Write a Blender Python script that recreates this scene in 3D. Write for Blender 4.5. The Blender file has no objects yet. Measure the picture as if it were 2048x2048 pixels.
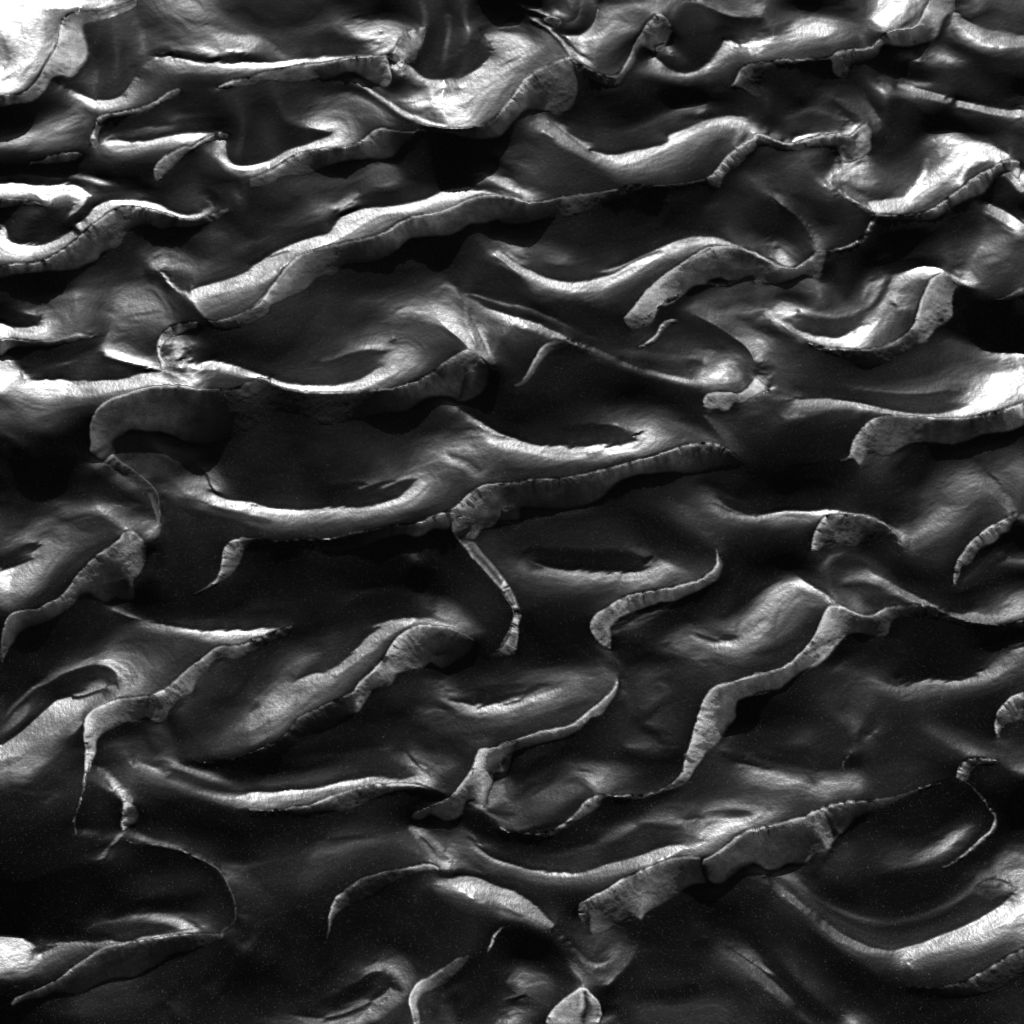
import bpy, math, time
import numpy as np

# ------------------------------------------------------------------ camera
PX = 2048.0                       # traced coordinates are in 2048 x 2048 units
FOV = math.radians(30.0)
DIST = 3.73
PITCH = math.radians(60.0)        # how steeply the camera looks down
TANH = math.tan(FOV / 2)
CAM = np.array([0.0, -DIST * math.cos(PITCH), DIST * math.sin(PITCH)])

sc = bpy.context.scene
cd = bpy.data.cameras.new("camera")
cam = bpy.data.objects.new("camera", cd)
sc.collection.objects.link(cam)
cam.location = CAM.tolist()
cam.rotation_euler = (math.pi / 2 - PITCH, 0.0, 0.0)
cd.sensor_fit = 'HORIZONTAL'
cd.angle = FOV
cd.clip_start = 0.05
cd.clip_end = 4000.0
sc.camera = cam

# ------------------------------------------------------------------ light (black and white photograph)
SUN_EL = math.radians(19.0)
SUN_AZ = math.radians(-3.0)         # measured from straight behind the field, to the right
w = bpy.data.worlds.new("World")
sc.world = w
w.use_nodes = True
nt = w.node_tree
nt.nodes.clear()
sky = nt.nodes.new('ShaderNodeTexSky')
sky.sky_type = 'NISHITA'
sky.sun_disc = False
sky.sun_elevation = SUN_EL
sky.sun_rotation = SUN_AZ
bw = nt.nodes.new('ShaderNodeRGBToBW')
bg = nt.nodes.new('ShaderNodeBackground')
bg.inputs['Strength'].default_value = 0.05
wo = nt.nodes.new('ShaderNodeOutputWorld')
nt.links.new(sky.outputs['Color'], bw.inputs['Color'])
nt.links.new(bw.outputs['Val'], bg.inputs['Color'])
nt.links.new(bg.outputs['Background'], wo.inputs['Surface'])
sl = bpy.data.lights.new("sun", 'SUN')
sl.energy = 5.0
sl.angle = math.radians(0.5)
sl.color = (1, 1, 1)
sun = bpy.data.objects.new("sun", sl)
sc.collection.objects.link(sun)
sun.location = (0, 6, 4)
sun.rotation_euler = (-(math.pi / 2 - SUN_EL), 0.0, -SUN_AZ)
sc.view_settings.view_transform = 'Standard'
sc.view_settings.look = 'None'
sc.view_settings.gamma = 1.0
sc.view_settings.use_curve_mapping = False
sc.view_settings.exposure = 0.68
sc.cycles.max_bounces = 6
sc.cycles.sample_clamp_indirect = 4.0

# ------------------------------------------------------------------ traced relief: crest, foot and bend lines of the sand
#  T ox oy        tile origin;   C x y a b, ...   a bend line and the brightness of the sand left / right of it
#  R name | brink line | foot line                a slip face; its brightness goes into its colour
RELIEF = r"""
T 0 0
R nw_hook | 0 680 45 30,90 682 35 32,155 676 28 45,215 635 28 45,270 575 30 45,320 480 35 45,375 385 40 48,415 280 35 45,435 170 26 42,465 115 20 38,520 90 15 32,600 90 12 18,700 97 12 18,800 65 20 17,900 30 25 17,975 0 20 15 | 0 775 22 10,90 750 30 10,180 738 35 12,260 715 38 12,310 655 42 14,350 600 40 16,385 550 42 10,450 547 40 6,500 552 42 3,570 480 42 3,625 400 45 3,625 340 42 3,605 270 36 4,600 180 22 5,700 150 10 8,850 100 12 9,975 40 12 12
C 0 150 60,100 120 80,200 20 100
C 110 40 95,250 45 100,350 30 100,450 28 100,560 32 92,700 22 70,820 0 55
C 300 80 50,420 60 35,560 62 28,720 66 20
C 330 200 30,330 300 38,280 400 50,250 520 45
C 170 200 72,200 300 80,190 400 85,130 480 85,60 570 92,0 610 98
C 0 280 30,30 330 25,60 370 25,90 400 30,30 430 35,0 440 35
C 0 520 85,60 640 70
C 210 560 40,150 620 45
C 700 260 4,760 350 2,700 430 3,850 400 3,900 300 4
C 560 560 10,640 570 14,760 560 8,860 520 6,960 460 6
C 520 610 7,620 660 6,760 660 5,860 600 6,950 500 12
C 370 560 12 18,430 605 16 45,490 630 12 55,560 665 10 65,640 700 8 80,710 715 6 97,800 705 8 88,870 680 10 78,930 610 12 72,980 540 12 58,1040 460 22 50,1100 400 30 55
C 430 640 18,520 690 24,600 735 45,700 765 65,800 770 55,900 740 50,960 700 38,1010 620 35,1060 540 32,1110 470 35
C 600 780 18,720 815 28,860 790 32,960 755 24,1080 680 20,1160 600 18,1200 520 20
C 1080 400 22 45,1140 395 20 72,1200 400 22 95,1280 412 16 98,1360 430 12 98,1450 448 12 100,1550 448 12 100,1700 452 14 100,1820 445 14 100,1932 448 12 100
C 1160 450 42,1280 465 55,1400 480 45,1550 490 50,1700 490 45,1850 480 50,1932 480 55
C 1200 530 22,1400 540 20,1600 535 22,1800 520 22,1932 510 25
C 1160 360 18,1300 380 20,1420 400 13,1550 410 12,1700 400 11,1900 405 12
C 1120 330 30,1240 335 45,1360 350 55,1480 355 75,1580 370 85,1590 340 50,1700 365 70,1790 360 60,1800 330 40,1880 300 30
C 1000 370 25,1100 340 30
C 1000 240 25,1150 260 30,1300 280 32,1440 300 42,1560 310 45,1700 300 48,1850 290 35
C 1250 150 30,1350 190 42,1450 210 40,1600 260 50,1750 270 45,1900 260 25
C 1100 0 28,1200 60 42,1350 20 65,1400 20 58,1450 90 52,1550 150 30,1650 210 20,1750 240 14
C 1050 100 18,1150 160 20,950 200 12
C 1550 0 20,1650 80 6,1750 50 3,1850 150 4,1932 60 5
C 1650 380 14,1760 385 12
C 1250 600 14,1400 580 14,1500 610 14
R lip_a | 1555 625 16 45,1620 595 14 36,1700 570 14 30,1800 550 14 20,1932 520 16 18 | 1575 630 20 14,1640 625 20 10,1700 620 14 9,1800 600 10 7,1932 570 10 7
C 1600 700 14,1640 760 12,1700 820 7,1800 760 3,1850 900 1,1900 1000 0,1780 1050 2
C 1400 700 12,1300 800 10,1500 760 12
R worm | 655 1040 30 22,655 960 24 60,680 900 22 55,705 850 22 48,750 822 22 38,850 808 22 42,950 785 22 40,1050 750 20 44,1150 700 18 44,1220 650 16 40,1270 632 14 38,1290 640 14 25 | 700 1060 25 20,690 980 28 15,720 900 28 12,760 855 24 10,860 835 24 10,960 812 26 10,1060 780 28 9,1160 735 30 9,1240 695 28 9,1285 670 22 9,1292 645 20 10
C 740 960 15,800 900 10,950 870 9,1100 850 10
C 850 945 14 20,950 930 12 24,1050 905 10 30,1150 895 12 35,1250 885 14 22,1260 855 28 12,1350 835 18 14,1500 830 14 12,1620 850 10 9,1700 880 6 6
C 900 975 13,1000 985 12,1150 965 13,1300 930 14,1450 925 15,1580 930 12
C 770 970 30 50,830 990 30 95,900 1005 14 99,980 1010 14 100,1060 1005 14 100,1150 985 15 98,1250 965 16 90,1350 950 18 90,1450 950 20 88,1540 950 15 60
C 790 1030 75,900 1045 60,1000 1050 55,1150 1035 50,1250 1015 55,1350 1000 60
C 760 1080 35,850 1110 30,1000 1110 22,1150 1090 16,1280 1050 25
C 760 1180 20,900 1180 12,1050 1180 9,1000 1260 6,800 1260 8
R claw | 1105 1260 15 28,1100 1225 12 45,1115 1185 12 42,1150 1140 14 35,1200 1105 16 33,1260 1075 20 33,1340 1045 24 25,1365 1055 30 35,1420 1020 45 35,1480 985 50 38,1540 965 60 50,1600 950 20 55,1650 965 10 15 | 1120 1290 20 6,1150 1270 25 6,1210 1220 20 5,1270 1170 15 5,1330 1110 14 6,1400 1060 14 8,1450 1030 25 16,1520 1010 40 30,1570 990 45 60,1610 990 40 50,1625 1010 30 20
C 1560 1000 60 ,1600 1010 70,1575 1050 70,1600 1070 70
C 1630 990 10 40,1605 1070 5 88,1612 1110 5 100,1640 1150 5 100,1680 1175 5 100,1740 1185 5 98
C 1740 1185 5 98,1800 1180 5 98,1870 1165 5 98,1932 1145 5 98
C 1560 1100 45,1600 1160 60,1660 1215 55,1740 1230 50,1830 1215 45,1932 1180 50
C 1500 1080 20,1540 1150 18,1600 1220 20,1680 1265 20,1800 1265 20,1900 1240 20
C 1750 1000 0,1850 1080 0,1750 1120 1
C 1470 1150 14,1400 1200 8,1500 1300 9,1600 1290 8
C 1460 1275 14,1530 1330 16,1580 1390 18,1640 1450 14
C 1700 1280 10 14,1705 1340 14 24,1715 1400 14 34,1715 1450 12 28,1690 1480 10 12
C 1250 1250 4,1350 1180 5,1250 1340 5,1000 1330 5
C 0 850 10,100 870 9,250 860 14,120 780 8,380 740 8,480 780 14
C 0 955 20,120 940 24,250 925 30,380 905 38,480 895 48,520 870 45,590 845 40
C 0 1000 45,100 985 52,200 970 50,320 930 40
C 0 1040 34,150 1035 36,300 1010 34,450 960 32,580 900 26
C 400 850 30,500 830 28
C 0 1090 18,150 1090 16,350 1060 22,500 1030 24,600 980 22,640 900 22
R beetle | 205 1185 12 12,215 1165 10 25,300 1148 10 22,350 1115 12 30,410 1100 14 28,480 1092 14 25,560 1092 12 22,600 1105 8 8 | 210 1188 12 7,260 1172 14 6,320 1172 22 5,400 1165 22 6,470 1158 22 6,540 1140 20 8,600 1110 8 8
C 620 1140 12,640 1080 18,560 1160 12
C 0 1190 5,150 1200 6,350 1195 8,550 1180 14
C 0 1245 14,250 1245 14,350 1250 12,450 1250 20,560 1258 35,620 1275 55,700 1290 65,760 1308 50,820 1325 22,950 1340 10
C 300 1225 8,450 1230 8,600 1235 10,750 1275 8,850 1300 7
C 0 1285 12,200 1285 10,400 1295 12,550 1290 18,700 1330 15,800 1370 18
C 0 1310 12 95,80 1305 12 100,200 1315 14 100,330 1325 14 98,400 1330 14 98,440 1312 14 98,540 1320 16 98,590 1350 25 95,630 1390 30 95,600 1450 35 88,560 1500 30 80,510 1540 15 75,470 1560 5 30
C 0 1345 90,150 1350 92,280 1355 88,400 1355 92,460 1345 98,540 1370 85
C 0 1395 45,120 1390 45,250 1400 40,380 1405 35,480 1400 25
C 500 1420 12,530 1480 8,470 1550 3
R pit_lee | 0 1430 30 22,100 1425 28 25,200 1435 25 14,280 1455 18 7,350 1475 8 4 | 0 1490 22 10,60 1480 18 10,150 1470 12 10,250 1470 8 6,340 1485 3 3
C 0 1560 20,60 1530 18,160 1530 15,270 1520 18,230 1550 8,100 1570 10
C 350 1540 1,420 1600 0,350 1650 0,200 1600 1,450 1500 3
C 0 1610 50,20 1640 80
C 100 1640 3 3
C 40 1640 3 98,50 1700 3 98,100 1735 3 98,200 1755 3 100
C 200 1755 3 100,330 1740 4 97,440 1690 5 95,520 1630 6 92,600 1570 12 92,660 1500 18 92,730 1450 22 90,850 1425 25 98
C 20 1650 98,40 1730 98,100 1775 98,200 1790 98,300 1775 90
C 0 1700 85,40 1780 70,120 1830 60,250 1830 55,380 1790 55,480 1720 55,580 1640 60,680 1560 62,780 1490 60
C 640 1420 30,700 1400 22,800 1380 20,900 1370 18,1000 1390 25,1050 1410 20
C 640 1440 40,550 1560 15,500 1600 14
C 850 1425 30 98,950 1428 30 100,1060 1440 14 100,1150 1465 10 98,1220 1505 8 95,1300 1530 8 95,1400 1530 10 95,1450 1510 15 85,1480 1470 35 50,1430 1430 15 25,1400 1400 14 12
C 900 1455 90,1000 1455 90,1100 1485 90,1200 1530 80,1300 1555 85,1400 1555 70,1480 1530 35
R west_long | 0 1905 20 20,100 1892 20 30,240 1888 24 30,350 1850 26 34,450 1790 28 36,550 1710 30 36,650 1620 32 36,750 1545 35 34,830 1500 38 32,890 1475 45 28,1000 1485 60 26,1080 1500 60 26,1180 1525 50 20,1270 1560 40 14,1350 1572 30 12,1440 1568 25 16,1530 1530 18 22,1640 1485 14 18 | 0 1990 20 14,150 1960 20 14,350 1940 26 14,550 1925 26 13,620 1890 28 6,700 1860 30 6,730 1810 26 5,850 1760 22 5,900 1680 16 5,960 1630 12 7,1060 1610 14 8,1160 1640 16 12,1250 1620 16 15,1350 1625 13 13,1500 1590 14 13,1640 1510 14 9
C 1560 1450 12,1500 1350 8
C 950 1780 5,900 1850 6,1000 1700 4,1050 1640 5,800 1900 8
C 1100 1680 12,1190 1750 14 ,1200 1680 6,1240 1600 6
C 1300 1700 16,1450 1680 20,1600 1650 24,1500 1740 18,1350 1770 14
C 1050 1850 30,1120 1830 45,1200 1800 40,1300 1830 35,1400 1880 30,1550 1880 20,1640 1870 14
C 1180 1770 35,1280 1800 28,1380 1840 22,1500 1830 12
C 1090 1880 60,1160 1895 97,1150 1870 70,1250 1910 50
C 1700 1640 6,1800 1700 4,1750 1550 4,1850 1450 3,1820 1800 5
C 1650 1790 10,1750 1760 18,1850 1720 15,1932 1690 12
C 1700 1850 6,1850 1830 8 
T 500 0
C 0 445 14 100,100 450 12 100,200 445 13 100,300 430 14 98,400 415 14 100,550 405 16 98,700 398 18 97,850 395 35 97,980 398 80 85
C 0 485 60,100 485 50,200 478 50,300 465 50,400 452 50,520 438 50
R lip_a | 0 550 16 18,120 520 18 18,250 488 20 20,400 462 25 30,520 448 40 38,650 425 50 42,780 408 60 42,900 402 70 42,975 402 70 38,990 450 20 38,1010 520 15 40,1015 570 10 35 | 0 590 10 7,150 580 10 6,300 590 10 6,450 575 14 6,600 555 18 10,660 520 24 15,740 515 28 20,790 545 28 22,840 570 26 22,920 610 28 15,980 625 32 10,1010 590 36 5
C 0 265 40,60 290 35,0 340 50,50 320 20,100 340 14
C 0 220 14,150 260 16,300 270 12,420 265 10,500 240 10,600 235 9
C 100 290 10,250 310 10,400 310 11,550 290 10,700 280 14,800 320 20
C 100 360 12,300 370 12,500 365 14,700 370 18,850 370 35
C 0 60 5,200 80 3,150 180 3,350 150 3,500 60 4,300 20 5
C 300 230 14,450 210 15,600 160 25,700 130 35,780 115 25
C 600 200 25,700 170 45,780 150 50
C 780 120 12 8,880 80 10 10,1000 78 8 10,1120 110 7 12,1220 170 6 8
C 740 150 20,850 120 14,1000 110 12,1150 160 14
C 730 235 70,850 175 50,900 160 55,1000 160 50,1080 180 45,1140 200 35
C 800 240 60,900 210 85,950 220 70,1050 220 60,1080 240 65
C 700 260 20,800 260 60,900 265 92,1000 270 80,1060 280 75
C 800 290 20,860 300 35,950 310 90,1050 315 90
C 800 340 20,880 350 40,960 350 92,1020 370 97
C 920 240 20,860 240 20
C 1000 300 30,880 298 25
R cone | 985 400 60 55,1020 380 80 35,1050 330 80 18,1080 270 70 32,1110 240 50 35,1170 215 30 35,1260 195 5 10 | 1080 480 60 35,1150 430 20 14,1190 440 14 3,1200 380 18 1,1225 330 30 0,1240 290 25 0,1265 210 8 0
C 1030 430 97,1060 410 90,1100 460 92,1000 470 50,1050 500 45
C 1120 400 40,1150 340 26,1120 270 40,1100 320 25,1170 260 38
C 1100 440 10 85,1160 480 3 80,1200 520 1 75,1260 555 1 60,1350 565 1 45,1450 550 2 30
C 1000 560 8 ,1050 590 1,1030 630 1,1110 545 3,1150 600 6,1120 650 14
C 1060 540 35,1130 510 40,1180 560 40,1250 610 35,1180 640 20,1130 600 8
C 1300 600 50,1400 600 50,1350 640 55,1250 650 45,1200 680 60,1100 690 20,1020 660 14
C 1300 300 0,1400 200 0,1300 450 0,1450 480 0,1550 400 0,1600 320 0,1400 60 1,1500 350 0,1350 400 3
C 1310 300 3,1320 400 5,1400 410 6,1480 360 7,1550 300 5
C 1650 230 50 2,1700 300 70 2,1740 350 85 2,1720 420 80 2,1650 480 70 3,1580 520 60 4,1500 560 55 6,1400 600 55 12
C 1700 180 40,1780 300 90,1800 400 98,1780 500 92,1700 580 80,1600 660 78,1480 720 90,1400 760 100
C 1500 240 10,1560 180 22,1640 130 25,1500 300 6,1560 260 14
C 1600 200 30,1680 150 35,1780 100 30,1880 60 20
C 1850 250 70,1932 320 98,1932 420 95,1850 450 92,1850 550 65,1750 640 60,1650 720 65
C 1900 150 40,1800 200 55
C 1932 520 50,1880 600 35,1820 700 35,1750 800 32,1650 870 35
C 1450 500 3,1550 440 2,1640 380 2
C 1450 640 50,1500 620 25,1400 650 30,1330 680 50
C 780 550 22 55,820 605 20 70,900 660 20 75,1000 725 22 80,1100 790 25 95,1200 835 40 98,1300 875 30 98,1400 890 30 100
C 1100 720 60,1180 740 90,1280 745 75,1380 760 90,1250 770 30,1350 775 40,1250 800 30,1330 820 30,1400 850 45
C 980 690 30,1060 730 35,1120 770 30,1200 800 28,1300 840 35
C 1400 800 100,1500 780 97,1450 850 100,1550 850 92,1500 900 97
C 1600 800 75,1700 740 50
C 840 560 40,900 610 28,960 660 18
R bowl_lee | 1230 890 60 5,1320 905 60 4,1400 915 70 4,1500 918 60 5,1600 908 45 10,1700 885 28 28,1790 810 28 45,1860 720 28 50,1932 620 30 50 | 1230 905 5 5,1320 940 8 6,1450 960 10 10,1560 985 14 10,1650 995 20 10,1800 970 26 8,1880 880 34 8,1932 830 40 10
C 800 640 14,900 710 12,1000 780 12,1100 850 9,1180 880 7
C 500 560 8,650 600 9,780 640 12,400 640 7,250 700 3,100 650 5
C 400 780 8,500 740 20,600 700 32,750 690 40,850 730 38,950 830 35,1000 880 30
C 550 760 18,650 730 32,750 740 35,850 790 32,920 860 22
C 400 860 25,500 820 42,600 800 45,700 790 42,780 850 25,850 900 14
C 350 860 12,280 870 3
C 300 870 18 1,380 880 30 1,450 910 50 2,530 930 65 3,590 950 80 4,540 980 70 3,470 1000 60 2
C 500 880 55,600 900 70,650 960 92,620 1000 97,700 950 55,780 950 32,850 940 16
C 470 1000 70 3,400 1030 92 2,300 1060 97 1,200 1110 95 1,120 1150 90 2,0 1185 88 3
C 0 1225 70,150 1170 60,250 1120 65,330 1085 70,450 1055 80,560 1040 90,680 1020 65,760 1000 40
C 400 960 1,300 1020 1,200 960 0,100 1050 0,50 900 0,150 800 0,50 750 2
R mid_lip | 0 1285 20 14,80 1265 22 20,150 1225 25 25,230 1170 30 28,300 1120 35 28,380 1085 45 26,500 1068 55 20,620 1060 50 22,730 1040 35 30,800 1010 22 38,870 950 16 40,930 922 14 40,1000 928 14 25,1060 940 10 10,1180 940 10 18,1215 915 9 30 | 0 1350 12 5,100 1330 12 6,250 1260 14 8,400 1250 14 14,550 1190 18 14,700 1150 22 15,850 1140 26 12,950 1140 25 12,1020 1120 22 8,1080 1050 10 6,1180 970 8 7,1215 930 8 7
C 1200 1100 6,1350 1050 7,1500 1060 8,1450 1150 6,1250 1180 6,1600 1150 8
C 500 1240 16,650 1230 18,800 1200 22,950 1160 30,1020 1200 28,1060 1280 30,1000 1310 38,900 1330 28
C 300 1320 14,450 1290 17,600 1300 24,750 1280 26,900 1260 28
C 500 1370 12,650 1350 22,800 1330 28,700 1390 32,600 1440 20
C 200 1400 6,350 1420 6,100 1500 2,300 1480 5,0 1420 4
C 1100 1260 8,1200 1220 6,1350 1230 8,1500 1210 8,1600 1230 9
C 1110 1290 6,1250 1290 7,1400 1280 9,1550 1290 10
C 800 1400 10,900 1380 12,1050 1360 12,1200 1320 11,1350 1310 10,1450 1320 16
C 780 1390 10 60,740 1430 10 80,680 1470 10 70,600 1500 8 60
C 760 1430 85,700 1460 92,640 1495 85,730 1460 60
C 400 1530 20,500 1510 35,580 1480 40,650 1440 50,700 1410 55
C 250 1590 12,400 1560 20,520 1550 25,450 1560 30
C 150 1600 8,200 1640 7,400 1620 8,600 1560 10,750 1490 10,900 1440 13,1050 1420 14
C 0 1720 10,150 1680 8,300 1660 8,450 1620 8
C 0 1905 5 80,100 1850 6 95,200 1790 7 97,320 1735 8 98,430 1700 10 96,560 1665 12 90,600 1620 20 80,640 1570 20 85,720 1520 14 92,830 1485 12 98,950 1478 14 97,1050 1465 16 97,1150 1445 18 97,1260 1420 18 97,1320 1390 22 97,1400 1355 20 95,1500 1348 14 97,1600 1350 14 96,1700 1368 22 97,1800 1390 30 97,1932 1420 35 97
C 40 1920 92,150 1850 92,300 1790 92,450 1735 92,600 1680 92,700 1600 97,850 1540 88,950 1500 92,1100 1490 85,1250 1460 90,1400 1400 92,1600 1385 88
C 700 1650 85,800 1600 75,900 1560 62,1050 1530 55,1250 1500 55,1400 1460 55,1550 1410 62
R grand | 230 1932 28 28,290 1870 30 32,350 1825 30 30,430 1790 35 24,550 1765 45 18,700 1735 35 22,800 1710 32 26,900 1685 25 35,980 1655 22 45,1060 1600 22 45,1130 1565 28 42,1200 1545 32 44,1300 1530 35 42,1400 1500 38 42,1500 1455 40 36,1600 1415 45 35,1700 1395 60 32,1800 1400 70 28,1932 1425 60 24 | 400 1932 12 12,550 1900 14 12,700 1890 16 12,850 1870 18 8,950 1850 20 7,1050 1790 25 7,1150 1710 24 7,1280 1690 24 8,1400 1690 26 8,1510 1650 27 8,1560 1610 28 10,1680 1600 24 12,1780 1570 20 14,1932 1560 18 12
C 1650 1300 45,1600 1240 14,1720 1260 50,1800 1290 75,1932 1360 95
C 1600 1220 14,1750 1280 60,1850 1330 92
C 1720 1330 14,1850 1370 25,1932 1395 40
C 1650 1320 12,1800 1350 16
C 1720 1040 18,1780 1080 30,1850 1140 22,1932 1180 22
C 1650 1070 10,1750 1140 12,1850 1200 16,1932 1250 22
C 1932 1040 10,1850 1000 10,1780 1010 10
C 1400 1750 6,1500 1800 9,1300 1850 8,1600 1750 9,1700 1680 20,1650 1720 14,1780 1640 12,1850 1620 22
C 1750 1720 28,1820 1780 50,1880 1850 80,1932 1890 97
C 1932 1750 30,1870 1700 25,1932 1640 20
C 1750 1850 14,1850 1900 30
C 600 1932 9,750 1932 8,1000 1932 8,1200 1932 8
T 1000 0
C 0 10 20 16,80 18 25 14,150 40 40 14,220 68 50 13,300 102 60 13,350 118 70 14,420 140 50 12
C 100 0 10,250 30 10,350 60 12,300 80 14
C 380 110 50,420 80 70,450 100 60,400 40 20,480 120 35
C 565 0 25 4,570 60 20 4,540 130 25 5,480 155 20 8,430 145 20 14
C 0 60 16,120 60 14,250 90 14
C 620 40 2,580 120 2,620 180 2,560 220 1,480 210 2
R lump | 310 130 10 30,345 120 10 35,400 125 12 20,440 150 10 12 | 310 150 30 8,350 180 30 6,400 190 20 4,440 180 10 3
C 205 115 25 8,240 150 70 8,300 180 75 6,350 215 85 5,400 255 85 4,440 310 85 10,470 355 80 25,500 405 70 30
C 220 170 35,320 230 32,400 300 28,450 360 25,440 400 28
C 0 130 22,120 140 20,180 160 25,100 110 16
C 0 220 35,150 230 35,260 240 28
C 0 300 85,60 360 98,150 350 70,60 310 70,0 400 95,80 420 65,200 400 40,320 380 28
C 0 540 60,60 500 50,140 460 38,250 430 30
C 0 680 40,60 600 38
C 420 180 2,460 260 6,380 220 2
C 410 240 3 20,450 290 8 60,500 330 12 60,540 370 16 70,600 410 25 90,650 450 25 70,700 500 20 30
C 430 240 3 60,480 250 2 75,560 245 2 60,600 225 3 50,650 180 4 35,690 120 3 30,700 60 3 30,730 0 3 28
C 560 290 90,600 370 90,560 260 80
C 520 380 40,560 400 45
C 700 280 55,640 260 60,700 210 50,760 150 60,790 100 55,850 60 45,950 30 40,1050 30 42,1110 70 48,1150 100 45
C 750 20 40,850 10 28,1000 0 25
C 850 130 45,920 90 35,1000 100 25,1060 80 30
C 720 240 50,820 220 48,920 205 50,980 215 35
C 620 330 40,720 300 40,820 260 35,920 250 26,980 240 20
C 700 420 22,800 380 18,880 330 14,920 300 10
C 760 480 16,850 440 14,900 380 10
R mid_hook | 500 410 70 35,530 440 40 10,600 475 30 8,700 525 25 9,790 545 20 10,830 540 22 25,880 490 25 40,930 400 20 50,970 310 15 52,1010 240 14 48,1060 155 18 48,1105 115 30 40,1140 100 35 35,1180 130 30 12,1220 180 25 10 | 510 430 30 10,560 500 10 8,640 560 9 8,720 600 9 8,830 620 9 8,880 560 14 8,930 500 16 7,970 430 18 7,1000 370 22 10,1030 335 30 8,1090 365 40 6,1110 350 40 30,1160 315 40 40,1200 310 35 20,1215 260 25 10,1235 230 18 8
C 1180 320 60,1200 350 50,1240 380 40,1130 390 20
C 1245 0 18,1240 90 28,1200 110 22
C 1300 50 8,1280 120 6,1400 100 6,1600 180 8
C 1310 0 70 6,1400 5 95 5,1500 45 60 5,1600 90 50 5,1700 120 40 6,1780 125 30 7,1850 120 25 10
C 1340 0 75,1420 0 90
C 1500 0 16,1600 30 20,1700 60 28,1600 60 26
C 1800 0 25,1850 50 60,1840 100 45,1880 70 45,1900 0 30,1900 110 25
C 1500 130 7,1700 170 8,1850 160 10
C 1300 250 1,1350 350 0,1450 400 0,1400 300 0,1550 280 0,1400 460 1,1250 330 6
C 1105 370 10 70,1110 400 10 80,1140 440 8 85,1200 485 6 85,1280 515 3 85,1330 520 2 80,1400 505 2 70,1450 470 2 50,1500 420 2 35,1560 350 3 35,1600 290 3 50,1625 275 4 70
R inner_hook | 1105 370 80 60,1110 345 20 55,1150 325 20 40,1180 315 20 40 | 1120 385 30 10,1140 370 30 15,1170 350 40 30,1190 335 30 40
C 1120 360 50 ,1160 400 12,1230 440 3
C 1150 480 45,1250 540 35,1350 560 32,1500 530 24,1620 510 18
C 1350 530 55,1450 500 60,1540 430 55,1600 350 60,1640 300 65,1580 380 50
C 1680 360 28,1620 440 24,1550 500 30,1700 400 25
C 1620 270 10 60,1680 300 12 50,1740 340 22 40,1790 380 50 32,1810 410 50 25
C 1600 230 20,1610 260 22
C 1540 260 3,1570 200 4,1700 240 14,1850 230 22,1930 215 30
C 1650 260 12,1750 270 18,1850 240 20
C 1760 330 50,1820 290 70,1900 280 60,1800 370 75,1900 360 30,1870 400 28
R knob | 1590 620 14 14,1670 600 18 28,1690 560 16 42,1715 500 14 40,1760 465 14 28,1830 452 16 20,1932 452 14 14 | 1640 630 12 10,1690 620 24 9,1740 640 18 8,1800 680 14 7,1870 705 9 7,1900 560 4 3,1932 520 3 3
C 1780 560 14,1750 600 16,1850 620 4,1880 760 4
C 1600 600 10,1400 640 6,1200 600 5,1050 560 4,1250 700 3,1500 720 5,1700 700 9,1850 800 8
R bowl_lee | 0 810 35 45,60 730 35 50,110 670 35 55,180 570 30 50,250 510 30 35,340 470 32 28,420 435 35 32,480 415 35 35,500 415 40 35 | 0 980 32 8,60 910 30 8,120 850 30 9,180 795 30 9,230 785 22 20,300 800 18 20,360 800 18 8,400 830 18 6,480 790 14 5,540 720 14 5,560 620 14 6,540 520 18 8,510 430 30 15
C 130 700 42,180 760 40,200 700 35,230 620 30,300 600 26,380 640 16,400 560 24,330 690 22,320 760 30,470 640 18,500 560 20
C 700 700 3,900 650 4,800 800 2,1000 780 1,600 850 6,1000 850 3,1100 680 2
C 210 810 25,300 870 55,350 900 60,420 950 65
C 355 870 30 10,430 920 70 20,500 970 75 25,570 1020 90 30,620 1060 95 35,680 1095 90 30,760 1130 85 50
C 560 1040 20,500 1010 50,600 1080 35,440 960 60
C 640 1070 8 95,720 1090 8 90,780 1110 8 80
C 400 860 14,500 890 10,650 930 9,800 950 10,900 940 14,1000 910 18,1100 860 18,1200 810 25,1300 780 35,1400 760 45,1450 750 40,1475 780 50,1440 800 45
C 460 840 6,600 880 6,800 900 5,1000 860 4,1150 790 5,1350 730 8
C 1400 815 40,1500 805 14,1330 830 12,1480 830 10
C 480 930 16,600 1000 14,750 1000 11,900 980 12,1100 930 14,1200 870 16
C 780 1110 8 85,850 1105 8 92,950 1075 10 98,1050 1055 12 95,1130 1045 14 92,1200 1000 16 85,1250 950 18 75,1330 920 20 60,1430 870 22 50,1550 835 20 50,1650 825 15 65,1750 835 12 55
C 800 1140 90,850 1160 90,920 1130 98,1050 1090 85,1200 1050 75,1350 980 60,1500 880 65,1600 860 80,1700 860 85,1760 880 85
C 720 1140 45,850 1200 45,1000 1180 50,1150 1130 45,1300 1060 40,1450 970 40,1600 930 35,1680 940 28
C 880 1240 28,1000 1260 24,1150 1240 22,1350 1180 20,1500 1100 16,1560 1000 16,1640 1000 18
C 950 1300 16,1150 1310 14,1350 1290 12,1500 1220 14,1600 1100 14
C 300 960 13,500 1080 14,650 1180 14,780 1240 14
C 150 980 12,300 1060 16,450 1150 13,600 1220 11,800 1300 10
C 0 1050 18,80 1080 24,160 1020 18,240 1090 22,150 1130 15
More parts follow.
